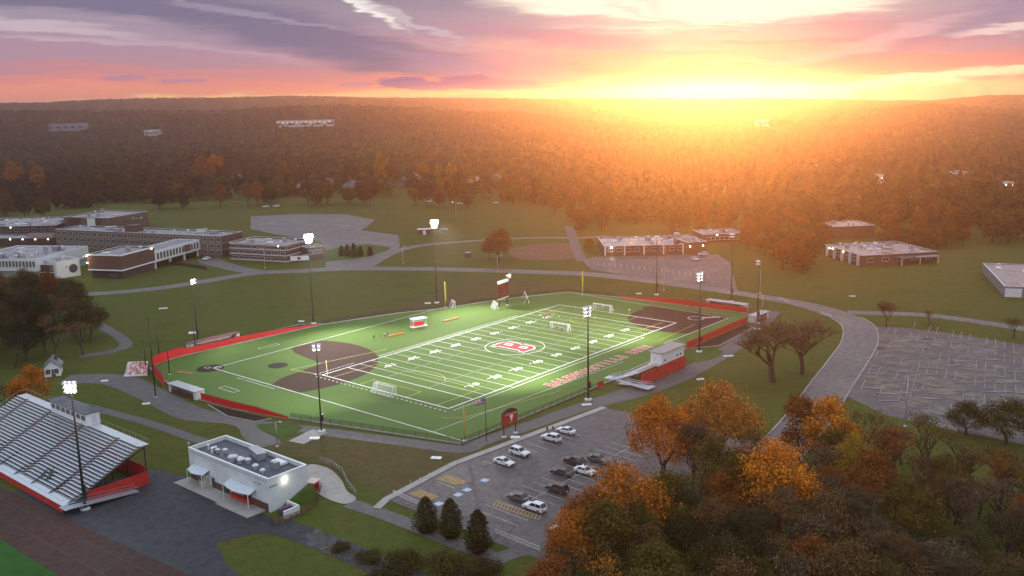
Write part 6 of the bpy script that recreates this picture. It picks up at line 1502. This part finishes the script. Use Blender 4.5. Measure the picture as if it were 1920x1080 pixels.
# prototypes, 10 m tall
TR = {}
for s_ in range(3):
    TR['round', s_] = (quads_mesh('crown', cloud(9000, crown_lobes(19, 8.4, 1.8, 10, 100+s_), .06, .155, .35, .20), M_LEAF), branches(s_, 8.2, 2, .75, .26)[0].mesh('trunk', M_BARK))
    TR['tall', s_] = (quads_mesh('crown', cloud(7500, crown_lobes(15, 5.8, 1.4, 10, 200+s_), .06, .15, .35, .20), M_LEAF), branches(10+s_, 8.5, 2, .5, .24)[0].mesh('trunk', M_BARK))
    bb, en = branches(20+s_, 10.5, 4, .78, .24, 1, .022); E_ = np.array([tuple(e) for e in en[4:]])
    tw = []
    for _ in range(9):
        d = rng.normal(size=E_.shape); d[:, 2] = np.abs(d[:, 2])*.8; tw.append(E_+d*.42)
    tw = np.concatenate(tw); nr = rng.normal(size=tw.shape); nr /= np.linalg.norm(nr, axis=1, keepdims=True)
    TR['sparse', s_] = (quads_mesh('crown', leaf_quads(tw, nr, rng.uniform(.05, .13, len(tw))), M_LEAF), bb.mesh('trunk', M_BARK))
    b2, en = branches(40+s_, 10.5, 5, .80, .25, 1, .020); E_ = np.array([tuple(e) for e in en[4:]])
    # a bare crown: sprays of fine twigs at the branch ends
    d = rng.normal(size=(len(E_)*7, 3)); d[:, 2] = np.abs(d[:, 2])+.2; d /= np.linalg.norm(d, axis=1, keepdims=True); P0 = np.repeat(E_, 7, 0); P1 = P0+d*rng.uniform(.35, .8, (len(d), 1)); sd_ = np.cross(d, rng.normal(size=d.shape)); sd_ /= np.linalg.norm(sd_, axis=1, keepdims=True)
    TR['bare', s_] = (quads_mesh('crown', np.stack([P0-sd_*.022, P0+sd_*.022, P1+sd_*.010, P1-sd_*.010], 1).reshape(-1, 3), M_LEAF), b2.mesh('trunk', M_BARK))
    N_ = 5200; zz_ = rng.random(N_)**1.25; aa_ = rng.random(N_)*2*pi; rr_ = (1-zz_)**.46*2.5*np.minimum(1, (zz_+.12)/.35)*(1+.14*np.sin(aa_*3+zz_*9+s_)+.10*np.sin(zz_*40))*np.sqrt(rng.uniform(.15, 1.1, N_))
    P0 = np.c_[rr_*np.cos(aa_), rr_*np.sin(aa_), .2+zz_*9.7-rr_*.12]; nr = np.c_[np.cos(aa_)*.6, np.sin(aa_)*.6, np.full(N_, .7)]+rng.normal(size=(N_, 3))*.5; nr /= np.linalg.norm(nr, axis=1, keepdims=True)
    TR['conifer', s_] = (quads_mesh('crown', leaf_quads(P0, nr, rng.uniform(.08, .20, N_)), M_LEAF), MB().tube((0, 0, -.2), (0, 0, 9), .16, .03, 7).mesh('trunk', M_BARK))
    TR['far', s_] = (quads_mesh('crown', cloud(1100, crown_lobes(12, 8.0, 1.0, 10, 300+s_), .20, .46, .4, .16), M_LEAF), MB().tube((0, 0, -.2), (0, 0, 7), .24, .08, 6).mesh('trunk', M_BARK))
    TR['farspire', s_] = (quads_mesh('crown', cloud(800, crown_lobes(8, 5.0, .6, 10, 330+s_), .18, .42, .4, .14), M_LEAF), MB().tube((0, 0, -.2), (0, 0, 7), .2, .06, 6).mesh('trunk', M_BARK))
    vb = cloud(2600, [(0, 0, 2.2, 4.2, 4.2, 2.8), (2.2, 1, 2.4, 2.4, 2.4, 2.2), (-2, -1.2, 2.2, 2.6, 2.4, 2.4), (.5, -2.2, 3.4, 2, 2, 2.2)], .10, .26, .4, .16); vb[:, 2] = np.maximum(vb[:, 2]*1.6, .05)
    TR['shrub', s_] = (quads_mesh('foliage', vb, M_LEAF), MB().tube((0, 0, -.1), (0, 0, 4), .3, .1, 6).tube((0, 0, .3), (1.6, .8, 4.4), .15, .05, 5).tube((0, 0, .3), (-1.5, -.8, 4.2), .15, .05, 5).mesh('stems', M_BARK))
PLACED = []
def tree(x, y, h, w, kind, col, label, group=None, z=0.0, cat='tree', name=None):
    c_, t_ = TR[kind, rnd.randrange(3)]
    W0 = {'round': 8.6, 'tall': 6.0, 'sparse': 8.0, 'bare': 8.0, 'conifer': 5.0, 'far': 8.0, 'farspire': 5.0, 'shrub': 9.0}[kind]
    nm_ = name or {'conifer': 'evergreen_tree', 'bare': 'bare_tree', 'shrub': 'shrub'}.get(kind, 'autumn_tree')
    t = thing(nm_, label, cat, (x, y, z), rnd.random()*6.28, group); t.scale = (w/W0, w/W0, h/10.0)
    a = link(c_.name.split('.')[0], c_, t); j = rnd.uniform(.85, 1.15); a.color = (col[0]*j, col[1]*j*rnd.uniform(.92, 1.08), col[2]*j, 1)
    link(t_.name.split('.')[0], t_, t); PLACED.append((x, y, w/2)); return t
def tree_px(u, vt, vb, wpx, kind, col, label, group=None, cat='tree', name=None):
    p = G(u, vb); ppm = FPX/((p-CP).dot(FW)); return tree(p.x, p.y, HT(u, vb, vt), wpx/ppm, kind, col, label, group, cat=cat, name=name)
ORA, ORB, ORL = (.62, .225, .030), (.50, .19, .032), (.52, .24, .055)
RUST, GOLD, OLV = (.27, .105, .035), (.33, .20, .035), (.125, .105, .028)
BRN, GRB, DKG, GRN = (.16, .10, .048), (.135, .102, .070), (.030, .042, .020), (.060, .072, .022)
gF = 'autumn trees along the front of the lower right wood'
for a in ((1240, 746, 905, 150, 'round', ORA, 'bright orange tree at the right end of the staff parking lot'), (1345, 716, 872, 175, 'round', ORL, 'tall amber tree to the right of the bright orange tree beside the lot'),
          (1170, 868, 1035, 185, 'round', ORB, 'broad orange-brown tree overhanging the parked cars in the lot'), (1108, 915, 1050, 130, 'round', RUST, 'brown-orange tree in front of the cars at the bottom of the lot'),
          (1458, 826, 990, 165, 'round', ORA, 'glowing orange tree standing out of the middle of the lower right wood'), (1498, 734, 870, 90, 'tall', RUST, 'tall rust-red tree beside the loop road bend'), (1552, 742, 890, 110, 'tall', ORB, 'narrow orange-rust tree right of the tall rust-red tree'),
          (1592, 812, 925, 95, 'round', GOLD, 'golden-green round tree below the corner of the big wet lot'), (1622, 752, 862, 115, 'sparse', BRN, 'thin brown-leaved tree at the corner of the big wet lot'), (1690, 792, 872, 85, 'sparse', RUST, 'thin rusty young tree below the dark lamp at the big wet lot'),
          (1298, 765, 920, 125, 'bare', GRB, 'dark bare tree between the bright orange tree and the tall amber tree'), (1405, 770, 905, 100, 'sparse', BRN, 'thin brown tree right of the tall amber tree'), (1275, 850, 985, 120, 'sparse', OLV, 'thin olive tree below the bright orange tree'), (1380, 800, 955, 110, 'sparse', RUST, 'thin russet tree below the tall amber tree'),
          (1812, 754, 815, 82, 'round', GRN, 'small dark green tree at the near edge of the big wet lot'), (1888, 748, 832, 115, 'round', GRN, 'larger dark green tree at the right end of the big wet lot edge'), (1915, 930, 1040, 75, 'round', RUST, 'brown-orange tree at the right edge of the lower right wood')): tree_px(*a, group=gF)
gB = 'bare trees on the lawn right of the field'
tree_px(1450, 560, 716, 205, 'bare', GRB, 'large forked bare tree on the lawn between the field and the loop road', gB); tree_px(1503, 590, 702, 165, 'bare', GRB, 'smaller leaning bare tree right of the large forked bare tree', gB)
gR = 'young trees along the branch road'
for a in ((1661, 548, 614, 50, 'bare', GRB, 'bare young tree nearest the road junction on the branch road verge'), (1743, 574, 612, 34, 'sparse', OLV, 'small thin tree midway along the branch road verge'), (1901, 580, 634, 52, 'sparse', OLV, 'small olive tree at the right end of the branch road verge')): tree_px(*a, group=gR)
gE = 'evergreens at the bottom corner of the staff lot'
for a in ((800, 931, 996, 56, 'conifer', (.056, .056, .024), 'left evergreen of three at the corner of the staff lot'), (846, 934, 1006, 56, 'conifer', (.056, .056, .024), 'middle evergreen of three at the corner of the staff lot'), (897, 955, 1034, 60, 'conifer', (.056, .056, .024), 'right evergreen of three at the corner of the staff lot')): tree_px(*a, group=gE, name='evergreen_tree')
gS = 'dark shrubs below the staff lot'
for i, (u, vb, w_, h_) in enumerate(((690, 1050, 60, 1.5), (760, 1062, 100, 1.8), (835, 1066, 100, 2.2), (905, 1078, 85, 2.2), (735, 1092, 110, 1.8), (640, 1030, 44, 1.0), (1050, 1045, 60, 4.2))):
    p = G(u, vb); ppm = FPX/((p-CP).dot(FW)); tree(p.x, p.y, h_*1.25, w_/ppm, 'shrub', rnd.choice([(.070, .060, .022), (.055, .050, .022), (.085, .062, .025)]), ['low olive shrub left of the row below the staff lot', 'olive shrub below the left evergreen', 'broad dark shrub below the middle evergreen', 'dark shrub under the right evergreen', 'brown shrub at the bottom edge of the picture below the evergreens', 'smallest olive shrub by the lower path', 'dark shrub at the bottom of the lot by the half hidden white car'][i], gS, cat='shrub')
# the dark wood at the lower right
def inside(poly, x, y):
    c = False; n = len(poly); j = n-1
    for i in range(n):
        xi, yi = poly[i][:2]; xj, yj = poly[j][:2]
        if (yi > y) != (yj > y) and x < (xj-xi)*(y-yi)/(yj-yi)+xi: c = not c
        j = i
    return c
def scatter(poly, n, gap, tries=6000):
    xs = [p[0] for p in poly]; ys = [p[1] for p in poly]; out = []
    for _ in range(tries):
        x, y = rnd.uniform(min(xs), max(xs)), rnd.uniform(min(ys), max(ys))
        if not inside(poly, x, y) or any((x-a)**2+(y-b)**2 < gap*gap for a, b in out) or any((x-a)**2+(y-b)**2 < (r_*.62)**2 for a, b, r_ in PLACED): continue
        out.append((x, y))
        if len(out) >= n: break
    return out
WP = px([(1095, 1062), (1160, 1050), (1290, 960), (1400, 930), (1520, 905), (1640, 880), (1720, 858), (1790, 888), (1850, 908), (1930, 896), (2060, 960), (2090, 1500), (930, 1500), (1020, 1120)])
KL = {'sparse': 'half-bare', 'bare': 'bare', 'round': 'leafy', 'tall': 'narrow'}
CL = [(BRN, 'brown'), (GRB, 'grey-brown'), (OLV, 'olive'), ((.075, .068, .030), 'dark olive'), (RUST, 'russet'), (DKG, 'dark green')]
for i, (x, y) in enumerate(scatter(WP, 165, 4.3)):
    u, v = PJ((x, y, 5)); k = rnd.choices(['sparse', 'bare', 'round'], [.35, .1, .55] if u < 1380 else ([.6, .22, .18] if u < 1560 else [.52, .42, .06]))[0]
    if u < 1250: c, cn = rnd.choice([(ORB, 'orange-brown'), CL[0], CL[2], (RUST, 'russet')])
    elif v < 960: c, cn = rnd.choice([CL[0], CL[1], CL[2], CL[4]])
    else: c, cn = rnd.choices(CL, [3, 4, 3, 3, .6, 2])[0]
    zone = 'at the bottom edge of the lower right wood' if v > 1020 else ('at the left end of the lower right wood below the lot' if u < 1250 else ('near the right edge of the lower right wood' if u > 1700 else 'deep in the middle of the lower right wood'))
    tree(x, y, rnd.uniform(9.5, 14.5), rnd.uniform(9, 13), k, c, KL[k]+' '+cn+' tree '+zone, 'trees of the lower right wood')
# left clump
LP = px([(-120, 600), (-60, 560), (40, 562), (110, 580), (165, 600), (190, 648), (140, 682), (60, 690), (-100, 730)])
for i, (x, y) in enumerate(scatter(LP, 62, 5.2)):
    u, v = PJ((x, y, 0)); k = rnd.choice(['sparse', 'round', 'sparse', 'round', 'bare'])
    c, cn = rnd.choice([CL[0], CL[3], CL[5], CL[5], CL[3]]) if v > 575 else rnd.choice([CL[2], CL[0], ((.16, .095, .030), 'amber-brown')])
    tree(x, y, rnd.uniform(12, 17), rnd.uniform(10, 14), k, c, KL[k]+' '+cn+' tree '+('at the back of the dark clump below the school' if v < 600 else ('at the lawn side of the dark clump on the left' if u > 110 else 'inside the dark clump at the left edge')), 'trees of the left clump')
tree_px(60, 688, 775, 80, 'round', ORB, 'low orange-brown tree beside the white gabled shed', 'autumn trees by the grandstand'); tree_px(96, 505, 590, 46, 'round', (.17, .07, .03), 'small dark red tree in front of the emblem wall office', 'autumn trees by the grandstand'); tree_px(12, 706, 780, 70, 'sparse', BRN, 'thin brown tree left of the low orange-brown tree above the grandstand', 'autumn trees by the grandstand')
# campus trees
gC = 'trees on the school lawns'
tree_px(936, 428, 490, 54, 'round', (.24, .10, .03), 'round russet tree on the lawn beside the pale dirt patch', gC); tree_px(918, 446, 486, 34, 'round', (.20, .10, .03), 'smaller brown tree left of the round russet tree', gC); tree_px(1088, 404, 440, 26, 'tall', (.12, .08, .03), 'dark upright tree by the end of the back lane', gC)
tree_px(1104, 446, 472, 22, 'tall', (.14, .09, .03), 'slim brown tree left of the shining school roof', gC)
for i, (u, v0, v1) in enumerate(((641, 460, 480), (652, 458, 481), (664, 455, 482), (676, 461, 480), (694, 462, 479))):
    tree_px(u, v0, v1, 15, 'conifer', DKG, ['leftmost', 'second', 'tallest middle', 'fourth', 'rightmost'][i]+' small conifer of five on the lawn island by the school lot', 'small conifers on the lawn island')
MP = px([(1396, 470), (1430, 498), (1490, 514), (1540, 506), (1548, 476), (1545, 450), (1400, 445)])
for x, y in scatter(MP, 28, 5.6): tree(x, y, rnd.uniform(9, 14), rnd.uniform(8, 12), 'far', rnd.choice([(.20, .085, .03), (.16, .085, .03), (.12, .08, .035)]), 'russet tree in the clump between the two schools on the right', 'trees between the two right-hand schools')
for P_, n_t, lab in ((px([(1650, 458), (1780, 452), (1830, 460), (1750, 470), (1665, 468)]), 16, 'brown tree behind the right-hand school and its canopy'), (px([(1060, 402), (1120, 406), (1180, 436), (1110, 440), (1078, 424)]), 9, 'tan tree at the woods edge left of the middle school')):
    for x, y in scatter(P_, n_t, 6.5): tree(x, y, rnd.uniform(7, 12), rnd.uniform(7, 11), 'far', rnd.choice([(.17, .085, .03), (.12, .08, .035), (.15, .10, .035)]), lab, 'trees round the right-hand schools')
# the front of the far woods
FLu = [-200, 0, 120, 250, 330, 500, 640, 800, 1000, 1080, 1250, 1400, 1560, 1700, 1800, 1920, 2200]
FLv = [416, 414, 409, 397, 394, 387, 386, 387, 398, 404, 438, 447, 450, 450, 453, 462, 474]
gW = 'trees along the front of the far woods'
for a in ((716, 286, 352, 36, 'far', (.42, .22, .04), 'golden tree rising above the blue-grey house in the far woods'), (405, 286, 344, 40, 'far', (.42, .15, .03), 'bright orange tree in the dark woods at left above the school'), (382, 292, 350, 40, 'far', (.30, .12, .03), 'rust tree left of the bright orange tree in the dark left woods'),
          (796, 305, 362, 34, 'far', (.36, .21, .045), 'first of three yellow trees over the far row of houses'), (822, 306, 364, 34, 'far', (.38, .20, .045), 'second of three yellow trees over the far row of houses'), (846, 302, 362, 30, 'far', (.40, .24, .05), 'third of three yellow trees over the far row of houses'),
          (780, 350, 386, 34, 'far', (.20, .14, .03), 'olive-gold tree in front of the far row of houses'), (878, 300, 360, 34, 'far', (.30, .18, .04), 'amber tree right of the three yellow trees'), (30, 300, 362, 42, 'far', (.30, .13, .03), 'amber-brown tree at the left edge of the far woods'), (75, 310, 370, 36, 'far', (.28, .13, .03), 'russet tree near the left edge of the far woods'), (540, 300, 362, 40, 'far', (.26, .14, .035), 'brown-gold tree at the middle of the left woods')):
    p = G(a[0], a[2]); tree_px(*a, group=gW)
HOUSE_XY = [G(u, v).xy for (u, v, *_) in HS]
BC = {'left': [(OLV, 'olive'), (DKG, 'dark green'), (OLV, 'olive'), (DKG, 'dark green'), (BRN, 'brown'), (GRB, 'grey-brown'), ((.09, .08, .03), 'dark olive'), (RUST, 'russet')], 'mid': [((.10, .07, .035), 'brown'), (OLV, 'olive'), ((.16, .075, .03), 'russet'), ((.15, .10, .035), 'tan')], 'right': [((.10, .07, .035), 'brown'), ((.14, .095, .035), 'tan'), ((.09, .08, .03), 'olive'), ((.17, .09, .03), 'amber')]}
cnt = 0; pts = []
while cnt < 92:
    u = rnd.uniform(-25, 1945); fv = np.interp(u, FLu, FLv); v = fv-rnd.random()**1.6*22
    p = G(u, v)
    if 1545 < u < 1655 or 100 < u < 262: continue
    if any((p.x-a)**2+(p.y-b)**2 < 49 for a, b in pts) or any((p.xy-q).length < 16 for q in HOUSE_XY) or (any(abs(u-h_[0]) < 15 for h_ in HS) and rnd.random() < .75): continue
    pts.append((p.x, p.y)); z = 'left' if u < 520 else ('mid' if u < 1150 else 'right'); c, cn = rnd.choice(BC[z]); k = 'far' if rnd.random() < .8 else 'farspire'
    zone = {'left': 'along the woods edge behind the left-hand school', 'mid': 'along the woods edge above the middle lawn', 'right': 'along the woods edge behind the right-hand schools'}[z]
    tree(p.x, p.y, rnd.uniform(12, 20), rnd.uniform(9, 14), k, c, ('broad ' if k == 'far' else 'narrow ')+cn+' tree '+zone, gW, z=0); cnt += 1
# everything beyond reads as one mass of woodland
def forest():
    tri = []; tints = []
    protos = {}
    for lod, n, s0, s1 in ((0, 190, .42, .95), (1, 60, .8, 1.6), (2, 26, 1.2, 2.2)):
        for s_ in range(6):
            if s_ == 5:
                q = rng.random(n)**1.3; an = rng.random(n)*6.28; rr = (1-q)**.7*2.3*np.sqrt(rng.uniform(.3, 1.1, n)); P0 = np.c_[rr*np.cos(an), rr*np.sin(an), .5+q*12]; nr = np.c_[np.cos(an), np.sin(an), np.full(n, .6)]+rng.normal(size=(n, 3))*.4; nr /= np.linalg.norm(nr, axis=1, keepdims=True)
                protos[lod, s_] = leaf_quads(P0, nr, rng.uniform(s0*.8, s1*.8, n)).reshape(-1, 4, 3)
            else: protos[lod, s_] = cloud(n, crown_lobes((4, 7, 9, 6, 3)[s_], (5.0, 8.0, 9.0, 7.0, 10.0)[s_], (0.5, 1.0, 1.5, .5, 2.5)[s_], (11, 10, 9.5, 12, 8)[s_], 400+10*lod+s_), s0, s1, .5, .13).reshape(-1, 4, 3)
    pal = np.array([(.115, .110, .030), (.085, .088, .030), (.125, .095, .040), (.105, .090, .055), DKG, (.22, .105, .032), (.20, .14, .036), (.30, .17, .036), (.05, .065, .022)])
    for r0, r1, sp, lod, sc in ((560, 1150, 8.5, 0, 1.0), (1150, 1900, 10.5, 1, 1.15), (1900, 3300, 14, 2, 1.35)):
        n = int(.5*(r1*r1-r0*r0)*1.18/(sp*sp)); r = np.sqrt(rng.uniform(r0*r0, r1*r1, n)); a = YAW+rng.uniform(-.59, .59, n)
        x, y = CX+r*np.cos(a), CY+r*np.sin(a); z = terrain(x, y)
        # keep off the lawns and round the houses
        d = np.stack([x-CX, y-CY, z-CZ], -1); dep = d@np.array(FW); u = 960+FPX*(d@np.array(RT))/dep; v = 540-FPX*(d@np.array(UP))/dep
        ok = v < np.interp(u, FLu, FLv)-15
        for q in HOUSE_XY: ok &= np.hypot(x-q[0], y-q[1]) > 15
        for h_ in HS: ok &= ~((np.abs(u-h_[0]) < 17) & (v > h_[1]-3) & (v < h_[1]+40) & (rng.random(n) < .8))
        ok &= ~(vnoise(x/70, y/70, 5)+.12*(r > 1500) < .20)
        for hx, hy, rad in HALL_XY:
            hu, hv = PJ((hx, hy, float(terrain(hx, hy)))); wpx_ = (rad-9)*FPX/((Vector((hx, hy, 0))-CP).dot(FW)); ok &= (np.hypot(x-hx, y-hy) > rad) & ~((np.abs(u-hu) < wpx_+2) & (v > hv-1) & (v < hv+11) & (rng.random(n) < .85))
        x, y, z, r, u = x[ok], y[ok], z[ok], r[ok], u[ok]; n = len(x)
        patch = vnoise(x/160, y/160, 8); pk = rng.random(n)*.6+patch*.55
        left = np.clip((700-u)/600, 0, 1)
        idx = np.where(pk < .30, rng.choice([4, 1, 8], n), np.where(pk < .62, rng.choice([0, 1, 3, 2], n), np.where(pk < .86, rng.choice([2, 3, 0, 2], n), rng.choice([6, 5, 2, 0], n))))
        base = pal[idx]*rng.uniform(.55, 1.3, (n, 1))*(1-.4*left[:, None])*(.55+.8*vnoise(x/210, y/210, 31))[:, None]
        big = vnoise(x/90, y/90, 15); H_ = (rng.uniform(6.5, 14, n)+5*big)*(.5 if lod == 2 else 1); Wd = rng.uniform(7.5, 14.0, n)*sc*(.8+.4*big); rot = rng.random(n)*6.28; var = np.where(vnoise(x/110, y/110, 21)*.6+rng.random(n)*.5 < (.21 if lod < 2 else .0), 5, rng.integers(0, 5, n)); base[var == 5] = np.array([.030, .040, .020])*rng.uniform(.7, 1.3, (int((var == 5).sum()), 1))
        for s_ in range(6):
            m_ = var == s_; k = int(m_.sum())
            if not k: continue
            Q = protos[lod, s_]; c, s = np.cos(rot[m_]), np.sin(rot[m_]); wx = Wd[m_]/8
            X_ = (Q[None, :, :, 0]*c[:, None, None]-Q[None, :, :, 1]*s[:, None, None])*wx[:, None, None]+x[m_][:, None, None]
            Y_ = (Q[None, :, :, 0]*s[:, None, None]+Q[None, :, :, 1]*c[:, None, None])*wx[:, None, None]+y[m_][:, None, None]
            Z_ = Q[None, :, :, 2]*(H_[m_]/10)[:, None, None]+z[m_][:, None, None]-1.0
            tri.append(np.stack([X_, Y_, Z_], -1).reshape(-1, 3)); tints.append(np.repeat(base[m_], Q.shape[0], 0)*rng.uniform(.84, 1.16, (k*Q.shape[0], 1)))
    global TOPZ; V = np.concatenate(tri); TOPZ = float(V[:, 2].max()); T = np.clip(np.concatenate(tints), 0, 1); print('forest quads', len(V)//4)
    o = link('woodland', quads_mesh('woodland', V, M_WOODS, T)); o['kind'] = 'stuff'; return o
forest()
# fallen leaves under the autumn trees
n_ = 9000; src = [(x, y, r) for x, y, r in PLACED if -75 < x < 80 and -130 < y < -36]
ii = rng.integers(0, len(src), n_); S_ = np.array(src)[ii]; an = rng.random(n_)*6.28; rr = S_[:, 2]*1.5*np.sqrt(rng.random(n_))
P0 = np.c_[S_[:, 0]+rr*np.cos(an), S_[:, 1]+rr*np.sin(an), np.full(n_, .13)]; nr = np.c_[rng.normal(size=(n_, 2))*.12, np.ones(n_)]
pal_ = np.array([(.30, .13, .03), (.22, .12, .04), (.36, .18, .04), (.14, .08, .035)])
o = link('fallen_leaves', quads_mesh('fallen_leaves', leaf_quads(P0, nr/np.linalg.norm(nr, axis=1, keepdims=True), rng.uniform(.07, .20, n_)), M_WOODS, pal_[rng.integers(0, 4, n_)])); o['kind'] = 'stuff'
# ------------------------------------------------------------------ the air
HAZE_D = 2.0e-4
HAZE_TOP = TOPZ+1.0; print('haze top', HAZE_TOP)
hb = MB().box((CX+cos(YAW)*1600, CY+sin(YAW)*1600, (HAZE_TOP-20)/2), (5400, 6000, HAZE_TOP+20), YAW)
hm = bpy.data.materials.new('haze_air'); hm.use_nodes = True; ht = hm.node_tree; ht.nodes.clear()
ho = ht.nodes.new('ShaderNodeOutputMaterial'); pv = ht.nodes.new('ShaderNodeVolumePrincipled')
pv.inputs['Color'].default_value = (.92, .88, .86, 1); pv.inputs['Density'].default_value = HAZE_D; pv.inputs['Anisotropy'].default_value = .855
ht.links.new(pv.outputs[0], ho.inputs['Volume'])
hz = hb.build('haze', hm); hz['kind'] = 'stuff'
